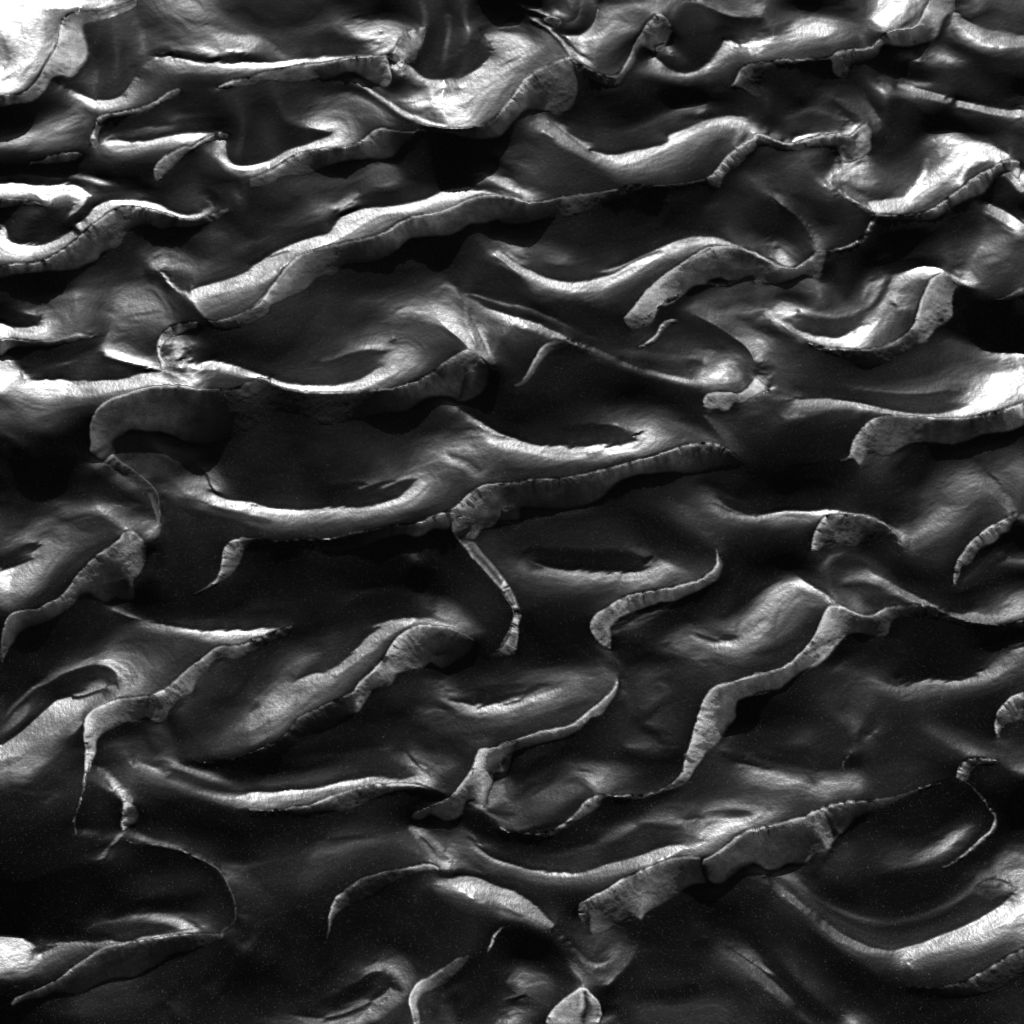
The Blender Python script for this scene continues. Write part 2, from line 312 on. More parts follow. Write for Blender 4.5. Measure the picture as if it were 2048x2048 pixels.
C 0 1150 22,120 1160 28,250 1230 26,330 1290 16
C 0 1240 20,150 1300 22,300 1350 14,500 1380 10,700 1350 9
C 0 1290 100,60 1310 100,130 1350 97,190 1385 85,240 1410 60,100 1310 60,30 1270 60,180 1350 28
C 50 1370 35,0 1360 35,120 1395 45
R grand | 0 1395 75 28,80 1420 80 30,160 1440 70 28,250 1448 45 28,330 1440 20 26,430 1415 12 22,600 1392 12 20,750 1370 10 12,870 1345 10 9,900 1330 10 9,1050 1325 14 4,1200 1325 12 4,1350 1308 14 10,1480 1280 18 18 | 0 1600 12 12,150 1600 14 10,300 1570 13 9,500 1550 10 6,700 1480 6 4,900 1400 5 3,1050 1345 3 3,1200 1345 3 3,1350 1330 5 4,1480 1300 14 8
R finger | 1480 1280 18 30,1530 1240 16 50,1580 1170 16 55,1630 1110 18 48,1680 1065 20 48,1750 1020 25 50,1820 990 60 45 | 1500 1330 18 5,1570 1350 14 6,1600 1270 30 5,1650 1200 30 2,1720 1170 28 2,1780 1110 28 3,1830 1070 26 12,1830 1000 40 20
C 1680 1040 35,1690 980 40,1740 920 45,1790 910 60,1830 960 92,1850 960 90
C 1720 1000 16,1760 960 22
C 1780 870 30,1850 870 14,1860 900 4,1890 940 60,1900 935 30
C 1840 960 90,1932 985 60
C 1850 850 6,1932 880 1
C 1880 1020 24,1932 1010 22,1880 1100 15,1850 1180 12
C 1700 1260 12,1780 1240 14,1850 1290 30,1932 1370 35,1932 1300 18
C 1500 1410 7,1400 1500 6,1460 1520 10,1490 1475 18,1750 1400 8,1600 1350 8,1000 1500 2,1200 1450 2,1200 1600 3,800 1600 5
C 100 1600 16,200 1560 12
C 0 1680 30,60 1720 45,120 1790 50,180 1800 40,60 1760 70
C 60 1680 20,140 1690 22,250 1760 24,350 1820 30,450 1860 35,540 1860 28,600 1830 12
C 300 1700 9,450 1720 7,600 1760 5,750 1700 6
C 150 1840 25,300 1860 22,400 1890 20
C 0 1790 40 90,60 1840 25 97,120 1890 20 97,200 1932 20 97
C 0 1880 35,60 1932 30
C 300 1910 13,550 1890 12,700 1830 10
C 900 1650 5,1000 1630 10,1100 1620 7,1300 1640 8,1500 1640 8
C 850 1730 5,1000 1690 6,1200 1670 9
C 760 1930 12 60,900 1880 10 70,1000 1830 10 62,1100 1790 14 70,1200 1745 14 80,1300 1710 16 75,1430 1690 18 75,1550 1700 18 85,1650 1735 20 90,1760 1780 22 80,1850 1830 25 80,1932 1860 25 85
C 1000 1880 75,1150 1820 65,1300 1760 70,1450 1730 75,1550 1730 80
C 1250 1850 40,1350 1790 50,1500 1760 45,1300 1900 20
R crusty | 1230 1932 14 55,1320 1870 20 55,1400 1820 35 50,1480 1775 40 45,1560 1765 45 38,1620 1762 60 28,1700 1775 60 22,1780 1800 60 18,1932 1880 60 18 | 1400 1932 30 30,1600 1932 28 28,1932 1932 18 18
C 1700 1640 14,1800 1700 25,1900 1740 30,1932 1760 45
C 1932 1600 10,1800 1620 7
T 1508 0
C 130 0 18,250 40 12 30,380 70 10 55,500 90 8 85,620 115 10 95,750 145 14 98,850 180 30 95,930 205 55 60
C 300 0 2,450 40 1,600 20 2,700 60 3,550 70 5,800 10 14
C 700 100 14,800 110 22,800 80 10
C 180 60 20,100 110 25,250 90 24,400 110 28,550 130 35,700 170 26,850 220 22,800 260 14
C 850 60 30,900 30 60,960 80 90,1000 40 100,1050 100 70,1000 160 55,920 140 95,880 130 98
C 1100 60 45,1120 120 40,1180 80 25,1060 190 28
C 1150 0 55,1200 30 50
C 100 160 22,150 230 14,300 140 40,60 210 14,250 190 15
C 60 250 30,180 260 35,250 230 80,350 170 70,420 160 90,480 180 100,430 220 100,350 210 85,450 240 80,530 240 80,560 200 70
C 0 280 60,60 290 75,180 285 70,300 250 75
C 0 340 55,150 320 40,350 290 45,500 270 35,600 240 45,700 280 25
C 0 400 40,200 380 25,400 360 22,550 340 18,700 310 16,820 300 15
R ne_lee | 0 452 14 10,100 442 16 9,250 430 18 8,400 425 20 8,500 420 20 10,540 415 20 18,600 370 16 35,720 350 20 32,850 328 20 35,880 300 20 50,920 250 20 50,1000 215 30 42,1080 205 45 38,1150 190 35 45,1200 120 30 48,1240 30 28 48,1260 0 30 45 | 0 500 4 3,250 470 4 4,500 440 5 5,550 430 30 5,565 520 28 10,620 560 22 8,650 560 18 4,700 460 14 4,800 440 12 8,890 400 14 10,920 320 25 8,1000 330 30 8,1100 335 25 6,1200 310 25 10,1280 290 30 4,1320 250 30 2,1350 150 30 2,1400 95 35 3,1430 80 30 30,1440 0 25 25
C 700 400 25,820 380 25,640 440 22
C 1300 50 42,1260 180 38,1200 250 30,1100 270 30,1000 280 32,1350 60 35
C 1450 20 28,1520 100 30,1600 60 20,1620 0 22,1480 60 35
C 1560 120 10,1650 100 5,1700 50 8,1800 150 8,1932 150 10,1850 20 14,1932 0 22
C 1420 100 5 30,1450 80 25 50,1500 130 18 45,1600 180 14 35,1700 210 12 32,1850 230 8 28,1932 250 8 35
C 1400 160 8,1430 140 45,1420 200 25,1500 180 45,1560 240 70,1600 260 72,1500 240 45
C 1650 250 40,1750 240 26,1850 270 30,1932 285 45
C 1650 290 60,1680 320 90,1740 330 85,1800 320 75,1880 300 70,1932 300 75
C 1560 280 40,1600 310 40,1720 350 28,1850 340 22,1932 350 22
C 1350 180 2,1340 260 1,1400 320 2,1500 350 3,1650 400 6,1932 430 8
C 1130 390 8,1160 350 10,1150 300 12
C 1000 350 12,1050 350 40,1120 390 60,1190 430 55,1080 340 16,1180 380 14,1240 450 25,1100 430 14
C 1200 360 18,1280 390 40,1350 410 50,1450 440 40,1400 370 18,1500 460 22,1350 450 22
C 900 440 10,1050 480 14,1200 510 12,1400 500 10,1550 470 8,1700 520 3,1932 600 1,1800 650 0
C 950 420 8,1000 500 12
C 880 520 10,950 550 28,1050 580 40,1150 600 40,1250 600 35,1280 590 14,1100 550 14
C 880 560 8 20,950 600 8 45,1000 630 5 40
C 1020 610 45,1100 625 75,1200 640 92,1300 670 85,1400 705 85,1500 735 92,1600 760 95,1700 780 95,1800 800 95,1932 815 85
C 1150 620 28,1300 655 14,1450 705 5,1600 735 3,1750 765 2,1900 785 3
C 1000 640 14,1150 690 16,1300 730 16,1450 770 14,1600 800 18,1750 830 22,1932 860 25
C 1420 730 30,1480 800 22,1600 850 14,1580 790 25,1700 850 12,1850 880 12
C 1250 850 2,1100 720 4,1000 700 2,1100 900 0,1400 850 4,1000 1000 0,900 800 1,1600 950 6,1800 920 10,1932 960 12
C 0 550 4,200 620 2,300 560 5,450 500 6,500 600 7
C 350 580 8,450 620 14,520 660 24,600 700 22,700 750 24,760 800 30
C 650 540 4 8,720 600 4 8,780 670 4 14,830 740 3 20,870 800 3 30,900 860 3 28,905 930 2 22,900 1000 2 12
C 600 680 8,700 700 18,780 750 28,830 820 40,850 880 35
C 650 760 8,720 820 8,780 860 8,840 900 20
C 560 700 5,640 800 4,720 880 10
C 200 850 8,300 800 18,400 790 24,520 800 26,620 840 28,700 890 50,740 900 90,700 930 95,660 950 85
C 250 880 10,400 830 13,550 850 16,650 910 20,600 940 20
C 100 950 1,200 800 3,200 940 1,250 700 1,350 740 3,100 850 0
C 200 1000 5,280 950 8,400 930 20,520 930 20,600 940 35
C 270 1010 3 90,300 980 8 80,380 955 14 75,480 940 20 85,540 945 35 80
C 300 1010 60,380 990 40,440 970 40,520 960 50
C 10 950 90,100 970 85,180 1010 80,260 1030 90
R joint | 0 960 40 28,60 965 55 22,150 1000 60 12,240 1028 70 14,300 1025 80 16,380 1000 60 35,470 970 55 40,560 962 50 40,620 960 45 40,640 975 50 45,690 965 70 45,720 940 80 45,800 890 25 25,820 890 20 20 | 0 1050 25 15,60 1030 14 14,250 1080 12 15,400 1060 18 18,550 1050 18 10,590 1050 20 10,600 1100 20 14,640 1160 60 60,680 1160 40 45,740 1140 40 35,800 1110 40 30,840 1060 35 4,835 1000 30 2,850 960 25 4
C 0 980 95,5 1000 95
C 730 970 12,720 1000 16,750 950 25,700 980 14
C 760 980 50,740 1040 50,800 1000 45,780 1080 35,820 980 30
C 640 990 30,650 1020 28,720 1030 30,690 1100 35,650 1080 25,700 1130 20,660 1120 12
C 0 1150 12,150 1100 14,300 1120 22,400 1100 24,500 1080 20
C 250 1200 22,350 1170 20,450 1180 12,550 1100 5,520 1200 8,560 1150 6
C 300 1260 18,400 1280 12,550 1200 25,480 1300 22,540 1350 22
C 600 1170 55,640 1170 85,620 1210 80,680 1190 60
C 600 1230 30,570 1240 35
C 610 1190 20 80,600 1230 30 85,560 1260 35 90,555 1300 15 90,590 1340 8 75,650 1390 6 60,720 1430 5 60,800 1470 5 80
C 580 1280 70,600 1320 40,680 1380 45,780 1440 60
R boat_foot | 600 1350 50 5,680 1410 50 5,780 1480 60 5,860 1520 70 4,900 1540 45 5,1000 1545 30 8,1100 1540 25 6,1220 1518 20 12,1300 1480 22 55,1400 1410 20 50,1480 1350 16 50,1540 1300 18 55,1620 1240 22 55,1700 1200 22 50,1760 1165 50 48,1830 1145 40 45,1900 1160 20 40 | 600 1365 5 6,680 1440 5 5,780 1500 5 5,860 1545 6 6,900 1570 8 8,1000 1570 10 10,1100 1570 12 10,1250 1580 16 8,1350 1540 20 8,1450 1470 26 4,1560 1420 28 4,1620 1400 35 8,1650 1380 30 20,1700 1320 22 6,1730 1270 20 4,1780 1230 22 6,1810 1220 45 40,1900 1300 50 40
C 650 1290 80,700 1270 45,760 1310 55,850 1310 50,900 1330 25,780 1340 35,680 1310 35
C 640 1300 30,750 1360 18,850 1390 14,1000 1380 15,1050 1340 18
C 700 1180 60,800 1130 40,830 1200 25,750 1230 55,850 1270 30,950 1270 14
C 850 1100 3,880 1160 8,1000 1130 3,900 1200 14,1000 1200 14,1100 1180 12
C 800 1440 60,850 1460 98,950 1450 95,1050 1430 92,1150 1380 70,1200 1330 60,1300 1270 60,1400 1180 70,1450 1130 65
C 830 1420 20,950 1410 14,1050 1400 30,1100 1330 26,1200 1250 22,1280 1180 22,1350 1120 28
C 850 1500 95,950 1500 75,1050 1480 70,1150 1440 55
C 900 1530 30,1050 1525 28,1200 1480 22,1300 1420 18,1380 1350 28,1450 1260 45,1350 1320 25
C 1100 1280 20,1150 1200 16,1200 1120 14,1250 1070 18,1150 1100 14,1300 1020 25,1220 1030 25
C 1000 1100 2,1100 1060 3,1180 1000 10,1250 950 15
C 1200 990 22,1300 940 25,1430 935 28,1550 980 25,1650 1010 20
C 1300 990 50,1370 980 80,1420 1020 92,1360 1030 60,1480 1040 60,1450 1080 60
C 1550 1040 85,1650 1040 80,1750 1080 85,1820 1130 92,1600 1090 85,1700 1120 80,1750 1150 75
C 1700 1030 16,1800 1080 14,1870 1140 22,1932 1190 14
C 1750 1000 14,1900 1080 14
C 1480 1320 60,1490 1260 65,1530 1190 60,1600 1145 65
C 1510 1300 25,1530 1240 25,1580 1190 25,1660 1150 28,1720 1160 30,1600 1230 18,1550 1270 20
C 1400 1300 45,1470 1200 60
C 1740 1300 3,1800 1350 2,1850 1420 1,1932 1480 1,1780 1250 5
C 1820 1200 60,1900 1230 55,1932 1250 60,1870 1300 55,1932 1380 50,1932 1420 22
C 1600 1400 8 16,1640 1420 3 30,1700 1460 3 70,1780 1500 3 75,1850 1540 4 70,1932 1600 4 50
C 1640 1450 40,1720 1520 60,1800 1560 65,1860 1610 95,1932 1640 60
C 1600 1450 4,1680 1550 4,1780 1610 20,1850 1640 35
C 1500 1500 3,1500 1600 3,1600 1660 8,1700 1660 20,1650 1750 28,1700 1750 40,1600 1780 30,1800 1700 35
C 1500 1800 18,1600 1860 25,1520 1890 25,1750 1850 30,1820 1800 26,1850 1750 18,1932 1720 14,1800 1900 24,1932 1900 14
C 1850 1680 30,1932 1670 40
C 0 1290 20,100 1360 30,150 1400 50,200 1450 55,280 1510 40,350 1570 45,400 1640 45,430 1700 45,450 1760 50,440 1800 45
C 120 1390 6,200 1470 5,300 1550 5,380 1640 6,420 1740 6
C 150 1350 18,220 1400 22,260 1450 12,300 1500 10,380 1580 14,430 1640 18,480 1710 22,500 1760 25
C 300 1400 5,450 1450 4,600 1480 4,700 1500 4,550 1600 3,450 1560 3
R shelf | 530 1780 5 18,600 1780 5 18,680 1755 5 22,750 1710 5 25,810 1640 5 30,840 1580 4 28,880 1540 4 22 | 530 1795 8 3,620 1800 8 3,700 1775 10 3,780 1730 12 4,840 1660 12 4,880 1590 12 6,900 1550 14 8
C 900 1700 3,1100 1650 3,1300 1650 4,800 1850 2,1000 1800 6,700 1900 1
C 0 1350 9,50 1500 6,100 1700 8,0 1600 6,250 1700 7,350 1780 8
C 0 1700 14,60 1720 30,150 1750 28,100 1790 20
C 130 1770 40,180 1820 75,230 1870 85,280 1895 60,230 1830 35,330 1870 18
C 0 1800 12 40,80 1850 14 70,160 1890 35 60,250 1920 55 45,320 1905 25 45,400 1850 10 45,450 1800 8 45,460 1770 10 50
C 100 1840 16,150 1860 30
C 500 1800 28,520 1850 22,440 1880 38,350 1930 35,480 1932 20
C 600 1932 1,700 1850 1,560 1850 3
C 1000 1870 8,1150 1820 12,1300 1820 14,1450 1850 14,1500 1900 20,1400 1932 10
C 1160 1932 60,1200 1912 90,1260 1910 97,1330 1925 80
C 1100 1920 8,1250 1890 10,1350 1900 10
T 0 500
C 1100 80 50,1160 60 60,1250 100 50,1340 130 40,1450 170 28,1300 180 22
C 1150 20 45,1250 40 40,1350 80 26
C 1100 100 45 50,1160 150 20 85,1220 215 18 92,1280 270 18 97,1340 310 25 92
C 1130 150 15,1200 240 18,1300 340 20,1400 430 18,1470 490 20
C 1300 300 70 35,1380 380 65 25,1440 450 45 20,1500 510 30 18
C 1345 310 18 85,1370 285 16 92,1450 255 14 92,1550 230 15 97,1650 200 16 90,1750 160 14 92,1850 110 12 95,1932 70 12 95
C 1250 160 16,1350 240 20,1450 230 16,1600 190 15,1750 130 14,1850 80 12
C 1380 340 80,1450 310 85,1550 270 80,1650 250 75,1760 200 85,1880 140 85
C 1430 400 45,1550 350 45,1700 300 45,1850 220 55
C 1480 470 24,1600 440 25,1750 370 26,1880 300 28
R grand | 1480 495 22 20,1500 510 20 14,1600 500 20 20,1700 470 22 18,1800 410 24 24,1870 350 25 26,1932 290 25 28 | 1480 500 18 14,1520 540 14 12,1600 560 14 12,1720 550 13 9,1850 500 14 8,1932 450 13 8
C 1000 30 12,1050 150 14,950 200 13,800 150 14,700 80 6,600 180 14,300 230 10,100 280 10,500 260 12
C 850 40 6,950 80 7
C 0 400 9,120 360 12,250 330 20,350 400 22
C 350 380 28,450 330 32,550 320 35,650 340 26,720 380 14
C 780 260 16,860 300 35,980 290 40,1080 280 42,1180 350 26,1250 420 20
C 820 350 30,900 380 50,1030 370 60,1130 400 50,1200 440 38
C 780 450 35,860 500 50,960 480 50,1080 480 45,1200 510 42,1260 530 28
C 870 580 35,880 530 60,920 500 45,1020 505 36,1130 540 30
C 870 640 35,950 590 30,1060 600 20,1100 680 14,1000 680 20
C 780 600 45,830 560 45,760 680 60
C 1280 500 20,1330 480 14,1380 520 14
C 800 420 20,790 500 25,770 560 20,740 640 20,700 680 10
C 0 430 12,80 440 8,150 460 6
C 150 450 20 5,230 460 35 5,290 470 45 6,300 510 60 5,270 540 80 6
C 0 515 8 98,60 540 8 90,130 555 6 90,200 550 6 98,270 535 6 97
C 330 500 60,330 540 92,300 570 97,200 580 90,100 570 90
C 350 430 40,420 500 35,500 560 32,420 580 40,550 450 26,620 500 22,680 520 14
C 600 380 30,680 430 20,600 570 22
C 100 610 45,200 620 55,320 610 60,400 600 40
R slit | 0 650 70 60,45 635 60 35,100 640 40 16,200 652 45 16,300 655 40 18,400 645 32 22,480 620 28 26,560 600 28 30,650 602 22 22,700 595 20 12,710 570 14 14 | 0 780 60 60,70 700 45 12,120 690 14 9,250 690 10 8,400 680 12 7,520 660 16 6,620 630 14 5,700 605 8 5
C 0 560 90,30 590 85,40 620 90
C 150 760 10,300 750 8,500 720 9,700 660 3,640 680 5,100 790 14,760 600 8
C 150 830 14 10,250 835 14 8,350 830 15 30,420 815 14 38,500 790 10 25,600 735 5 14,700 690 4 14
C 0 700 75,20 780 80,60 760 50,60 850 75,20 950 90,0 1000 60
C 100 820 35,130 880 65,110 940 55,60 980 50,90 1020 35,0 1060 22,50 1100 16
C 150 870 60 20,190 920 85 20
C 170 870 25 10,250 850 14 13,400 835 20 14,500 800 18 14,600 760 12 14,700 745 12 14
C 240 930 10 95,330 925 12 85,450 930 14 97,560 935 14 97,650 935 14 97,780 930 16 95,900 915 18 92,980 890 20 92,1060 870 28 95,1130 870 35 97,1160 870 40 97
C 720 745 60 14,800 770 70 14,900 795 80 15,1000 820 88 15,1080 840 90 18,1150 860 80 35
C 750 710 85,820 740 97,900 770 92,1000 790 75,1100 820 75
C 800 690 60,900 730 55,1000 750 32,1100 770 30,1130 790 35
C 850 660 45,1000 700 20,1080 740 16,1110 640 16
C 300 880 14,500 880 15,700 870 16,850 820 20,900 860 15,1050 860 22
C 190 910 40,160 960 55,260 970 80,350 960 75,450 980 90,580 980 98,700 970 97,850 960 97,1000 930 98,1120 910 98,1200 920 98
C 270 1010 60,350 1010 70,400 1050 50,500 1030 60,570 1010 75,610 980 85
C 620 990 75,750 1000 70,860 990 75,1000 980 70
C 470 1050 35,560 1060 38,700 1050 38,800 1030 40,900 1010 40
C 150 1080 30,280 1100 35,400 1130 30,550 1130 22,680 1110 18
C 0 1180 28,100 1200 22,250 1220 28,350 1250 24,500 1200 20,620 1200 12
C 0 1250 20,150 1300 16,300 1350 12,450 1350 12,600 1330 9
C 0 1325 15 3,60 1340 22 4,130 1395 18 4,200 1440 10 4
C 230 1495 9 3,350 1490 10 2,450 1480 9 2,550 1465 9 3,620 1448 14 6
C 0 1450 3,100 1550 2,0 1700 1,150 1650 2,300 1600 4,500 1520 4,600 1500 6
R c_small | 1160 850 55 60,1140 790 40 60,1125 720 30 55,1140 640 28 50,1180 580 28 45,1240 540 30 42,1300 525 20 30,1420 520 18 14 | 1240 840 35 50,1180 800 45 40,1145 740 50 14,1160 690 45 12,1190 650 45 40,1230 620 60 50,1300 590 45 35,1350 570 20 16,1420 560 14 12
C 1160 720 8,1200 740 10,1230 700 25,1200 680 20,1210 770 25
C 1250 640 65,1300 660 80,1280 700 70,1300 740 90,1260 770 90,1280 800 40,1340 640 45,1360 680 35
C 1380 620 22,1450 680 16,1500 720 12
C 1300 710 80 12,1360 690 30 12,1450 710 14 10,1550 750 6 8,1650 780 5 7
C 1290 780 12 80,1340 790 12 60,1400 795 12 70,1480 795 12 80,1560 800 10 75,1650 815 8 90,1750 845 8 98,1850 880 5 100,1932 910 5 100
C 1330 760 12,1450 760 12,1600 790 10,1750 830 9
C 1300 820 50,1350 850 70,1400 900 60,1420 940 50
C 1170 870 50 40,1230 890 70 35,1290 910 92 45,1330 930 97 60
C 1200 830 45 30,1280 840 30 22,1340 870 50 30,1380 910 92 60
C 1250 870 20,1300 880 18
C 1350 950 98,1380 960 85,1300 950 98,1440 960 28
C 1420 860 20,1550 850 25,1650 870 25,1780 900 22,1850 920 20
C 1480 930 14,1600 930 14,1700 930 14,1780 930 14,1500 980 16
C 1500 600 8,1700 620 5,1600 700 5,1800 700 3,1900 780 2
R great_c | 640 1440 12 55,650 1390 8 60,642 1300 8 55,655 1210 12 50,690 1150 20 42,760 1085 26 42,850 1045 32 44,950 1010 40 40,1050 985 50 38,1150 970 75 32,1250 970 92 28,1310 970 92 26,1400 995 50 22,1500 1000 18 20,1600 1000 16 16,1700 985 14 16,1780 945 14 12,1840 920 16 9,1932 930 60 4 | 660 1450 45 45,700 1470 40 40,760 1480 34 34,820 1450 30 28,800 1380 26 26,870 1320 24 20,960 1290 24 16,1060 1300 28 12,1150 1300 24 14,1260 1340 16 12,1340 1380 12 10,1450 1390 10 10,1580 1370 7 7,1750 1300 5 5,1932 1200 5 5
R great_c | 655 1445 14 45,720 1505 12 45,800 1565 10 42,900 1620 14 36,1000 1690 14 30,1070 1770 16 28,1110 1860 18 24,1125 1932 16 20 | 800 1470 30 26,880 1530 30 24,970 1590 28 14,1050 1650 28 12,1120 1740 26 8,1140 1840 20 4,1145 1932 16 4
C 700 1150 32,820 1130 28,950 1100 30,1080 1080 28,1200 1090 24,1330 1080 18
C 780 1250 28,900 1220 32,1050 1220 35,1200 1200 30,1330 1180 24,1400 1220 14,1450 1120 16,1500 1200 14,1550 1120 12,1650 1080 8,1700 1200 6
C 1250 1375 12 9,1350 1380 8 9,1420 1395 8 9,1500 1385 9 9
C 1080 1310 18,1130 1340 24,1150 1400 30,1230 1440 32,1300 1500 30,1400 1560 26,1450 1620 28
C 1100 1350 14,1080 1400 12,1200 1500 10,1300 1560 12,1250 1620 14
C 1300 1400 18,1400 1450 20,1450 1500 16,1550 1480 9,1700 1500 6,1900 1500 4
C 900 1400 20,950 1480 14,850 1500 25,980 1350 16
C 750 1540 12,850 1620 30,950 1680 30,1020 1720 25,1080 1800 24,1120 1880 20,1130 1932 18
C 820 1580 45,900 1620 35,980 1650 35
C 1000 1620 14,1080 1680 14,1130 1700 20,1200 1720 25
C 900 1540 28,1000 1600 16,880 1580 22
C 1080 1640 8,1200 1650 10
C 700 1600 8,850 1720 14,950 1780 10,1050 1850 9,700 1750 16
C 1160 1750 6,1200 1800 10,1150 1850 5,1200 1900 5
C 1250 1740 32,1320 1755 30,1400 1740 35,1450 1700 55,1400 1640 40,1350 1600 30
C 1500 1700 65,1480 1660 50,1440 1590 30
C 1450 1560 35 9,1490 1610 45 8,1500 1660 60 8,1540 1720 80 10
C 1500 1720 18 60,1550 1750 14 92,1620 1780 14 85,1700 1790 12 80,1800 1800 14 80,1870 1820 12 95,1932 1840 12 98
C 1550 1780 60,1640 1830 50,1720 1840 70,1800 1840 65,1932 1880 60
C 1300 1780 14,1450 1800 20,1600 1860 16,1750 1890 24,1932 1930 28
C 1300 1860 7,1500 1900 8,1700 1932 14
C 1600 1600 7,1750 1650 5,1900 1620 4,1650 1700 8,1800 1750 7
C 0 1780 4,200 1780 10,350 1740 18,420 1680 12,500 1650 8,600 1640 8
C 420 1800 26,520 1800 22,620 1820 26,760 1820 30,880 1860 26,950 1900 22
C 500 1760 16,650 1770 16,780 1780 22
C 380 1850 22,500 1860 35,620 1860 42,750 1850 45,850 1890 35,920 1932 25
C 250 1900 18,380 1900 28,500 1932 25,700 1900 22,800 1932 16,600 1932 14
C 0 1932 10,120 1900 14
T 500 500
C 0 130 10 95,60 95 8 97,150 50 8 98,260 10 8 98
C 0 200 70,100 130 80,200 80 85
C 0 280 45,100 200 45,200 130 45,300 60 45
C 0 340 30,100 270 28
R grand | 0 425 22 25,70 380 22 30,130 300 22 38,200 200 25 35,270 110 28 35,350 45 28 30,440 5 45 25 | 0 450 12 8,150 400 20 9,300 330 16 9,400 280 16 6,480 200 14 4,600 180 12 5,700 80 14 9,850 60 16 10,1000 30 14 12,1050 0 14 14
C 700 140 8,850 120 10,1000 120 10,1200 100 12,1350 100 14,1300 20 10
C 600 260 6,800 260 9,1000 240 10,1150 200 14,1250 230 14
C 200 500 6,400 400 7,500 340 8,300 650 2,100 700 2,500 600 5,150 780 2
C 1330 170 16,1400 220 35,1430 250 55,1470 300 40,1500 330 35,1440 310 45,1380 280 28,1420 340 50
C 1400 180 20,1480 260 14,1500 300 16
C 700 340 12,830 350 20,950 370 25,1100 340 28,1250 330 26,1350 330 30
C 900 420 16,1000 420 30,1100 400 45,1250 400 60,1350 400 65,1420 430 70,1480 480 65,1530 540 60,1570 600 65
C 1050 440 50,1200 450 65,1300 450 60,1400 480 85
C 950 480 22,1050 470 40,1180 470 28,1290 485 60,1370 510 85,1440 550 90,1500 600 92,1550 650 92,1585 700 92
C 1200 500 30,1300 530 28,1400 570 26,1480 630 20,1540 690 22
C 1450 350 30,1500 390 25,1540 440 28,1580 500 35,1600 560 38,1640 640 38,1680 720 35
C 1560 440 30 25,1600 520 60 30,1640 600 80 30,1680 680 80 30,1710 750 85 40,1740 800 50 30
C 1600 640 35,1640 700 30,1620 720 60,1690 770 75
C 1720 700 25,1760 760 20,1780 820 8,1700 640 30
C 1740 830 14 30,1680 780 5 50,1620 740 14 60
C 1530 330 35,1600 360 40,1650 400 45,1570 420 28,1610 460 35,1680 410 45
C 1540 305 12 35,1620 315 10 50,1700 340 10 35,1800 370 10 50,1880 385 9 50,1932 390 9 50
C 1560 320 14,1650 350 9,1750 380 12,1850 410 12,1932 420 14
C 1650 385 14 50,1700 410 12 60,1750 430 13 92,1850 460 14 97,1932 485 14 98
C 1700 440 50,1800 480 60,1880 520 65
C 1620 500 30,1750 520 30,1850 570 26,1932 620 22
C 1700 600 20,1800 680 12,1850 780 9,1932 750 9
C 1530 280 10,1700 300 8,1932 340 8,1700 180 8,1932 200 7,1600 50 9
C 600 620 8,750 540 14,880 470 14,1000 540 26,1100 560 32,1250 580 28
C 750 650 18,850 600 30,950 590 35,1050 630 40,1150 650 38,1300 700 22,1400 700 18
C 500 780 10 5,600 780 30 8,700 740 35 9,800 720 40 10,880 710 45 12,950 720 45 14
C 350 800 6,500 760 10,620 720 14,700 690 22
C 1010 655 8,1040 635 6
C 900 680 55,980 660 50,1000 720 60,960 740 40,1010 790 70,930 800 40
C 1050 700 60,1060 780 75,1150 720 55,1200 800 50,1120 820 60
C 900 740 14,850 800 14,700 820 13,500 840 12,300 860 12,150 850 10
C 0 860 6 98,100 890 8 97,200 930 12 95,300 955 13 97,400 965 14 98,500 970 14 97,600 965 15 97,700 945 16 95,790 920 18 95,860 880 20 80,920 840 24 60,980 830 40 70
C 300 910 12,500 920 12,650 910 14,780 870 15
C 0 880 100,100 920 97,250 970 97,400 985 97,560 990 95,700 980 92,800 960 92,880 930 92,980 900 80,1050 870 75,1020 830 92
C 850 970 60,950 950 45,1060 920 35,1180 880 30,1300 820 20,1400 760 16
R great_c | 0 930 14 10,40 925 25 8,80 915 70 4,150 950 60 3,250 990 50 3,400 1015 70 4,550 1022 70 4,700 1020 60 5,850 1010 30 7,950 1000 25 10,1050 985 20 16,1120 960 18 35,1220 925 16 40,1320 855 16 32,1420 785 14 32,1500 735 10 35,1550 715 30 38,1590 720 70 30,1640 760 30 10,1690 830 12 5 | 0 1200 4 4,200 1150 5 4,500 1250 6 5,800 1200 8 6,1000 1160 10 7,1100 1155 14 8,1180 1110 16 9,1250 1065 24 12,1350 1045 28 14,1430 1045 30 16,1500 1085 28 5,1600 1060 22 8,1680 1000 14 6,1710 900 10 5
C 100 1100 4,400 1080 6,700 1080 7,900 1080 9,1000 1080 14
C 1250 980 24,1350 930 28,1430 900 30,1480 980 32,1400 1000 28
C 1530 850 16 26,1530 920 14 26,1510 1000 14 28,1495 1060 8 22
C 1470 740 2,1500 728 3
C 1560 800 32,1600 900 24,1580 980 24,1640 900 16
C 1720 780 30,1740 900 5,1780 1000 5,1900 950 14,1850 1100 4,1932 1200 3
C 1440 1060 20 35,1490 1120 8 50,1550 1170 10 55,1630 1220 10 65,1700 1260 8 85,1760 1300 6 98,1850 1330 6 98,1932 1360 5 98
C 1600 1130 12,1750 1180 8,1850 1230 6
C 1500 1150 14,1560 1240 25,1640 1280 40,1720 1330 55,1640 1260 20,1780 1360 50
C 1700 1310 92,1760 1320 50,1820 1340 20,1870 1360 45
C 1650 1310 85,1750 1350 92,1850 1380 98,1932 1400 98
C 1000 1200 8,1200 1180 12,1300 1240 14,1450 1220 12,1400 1150 14
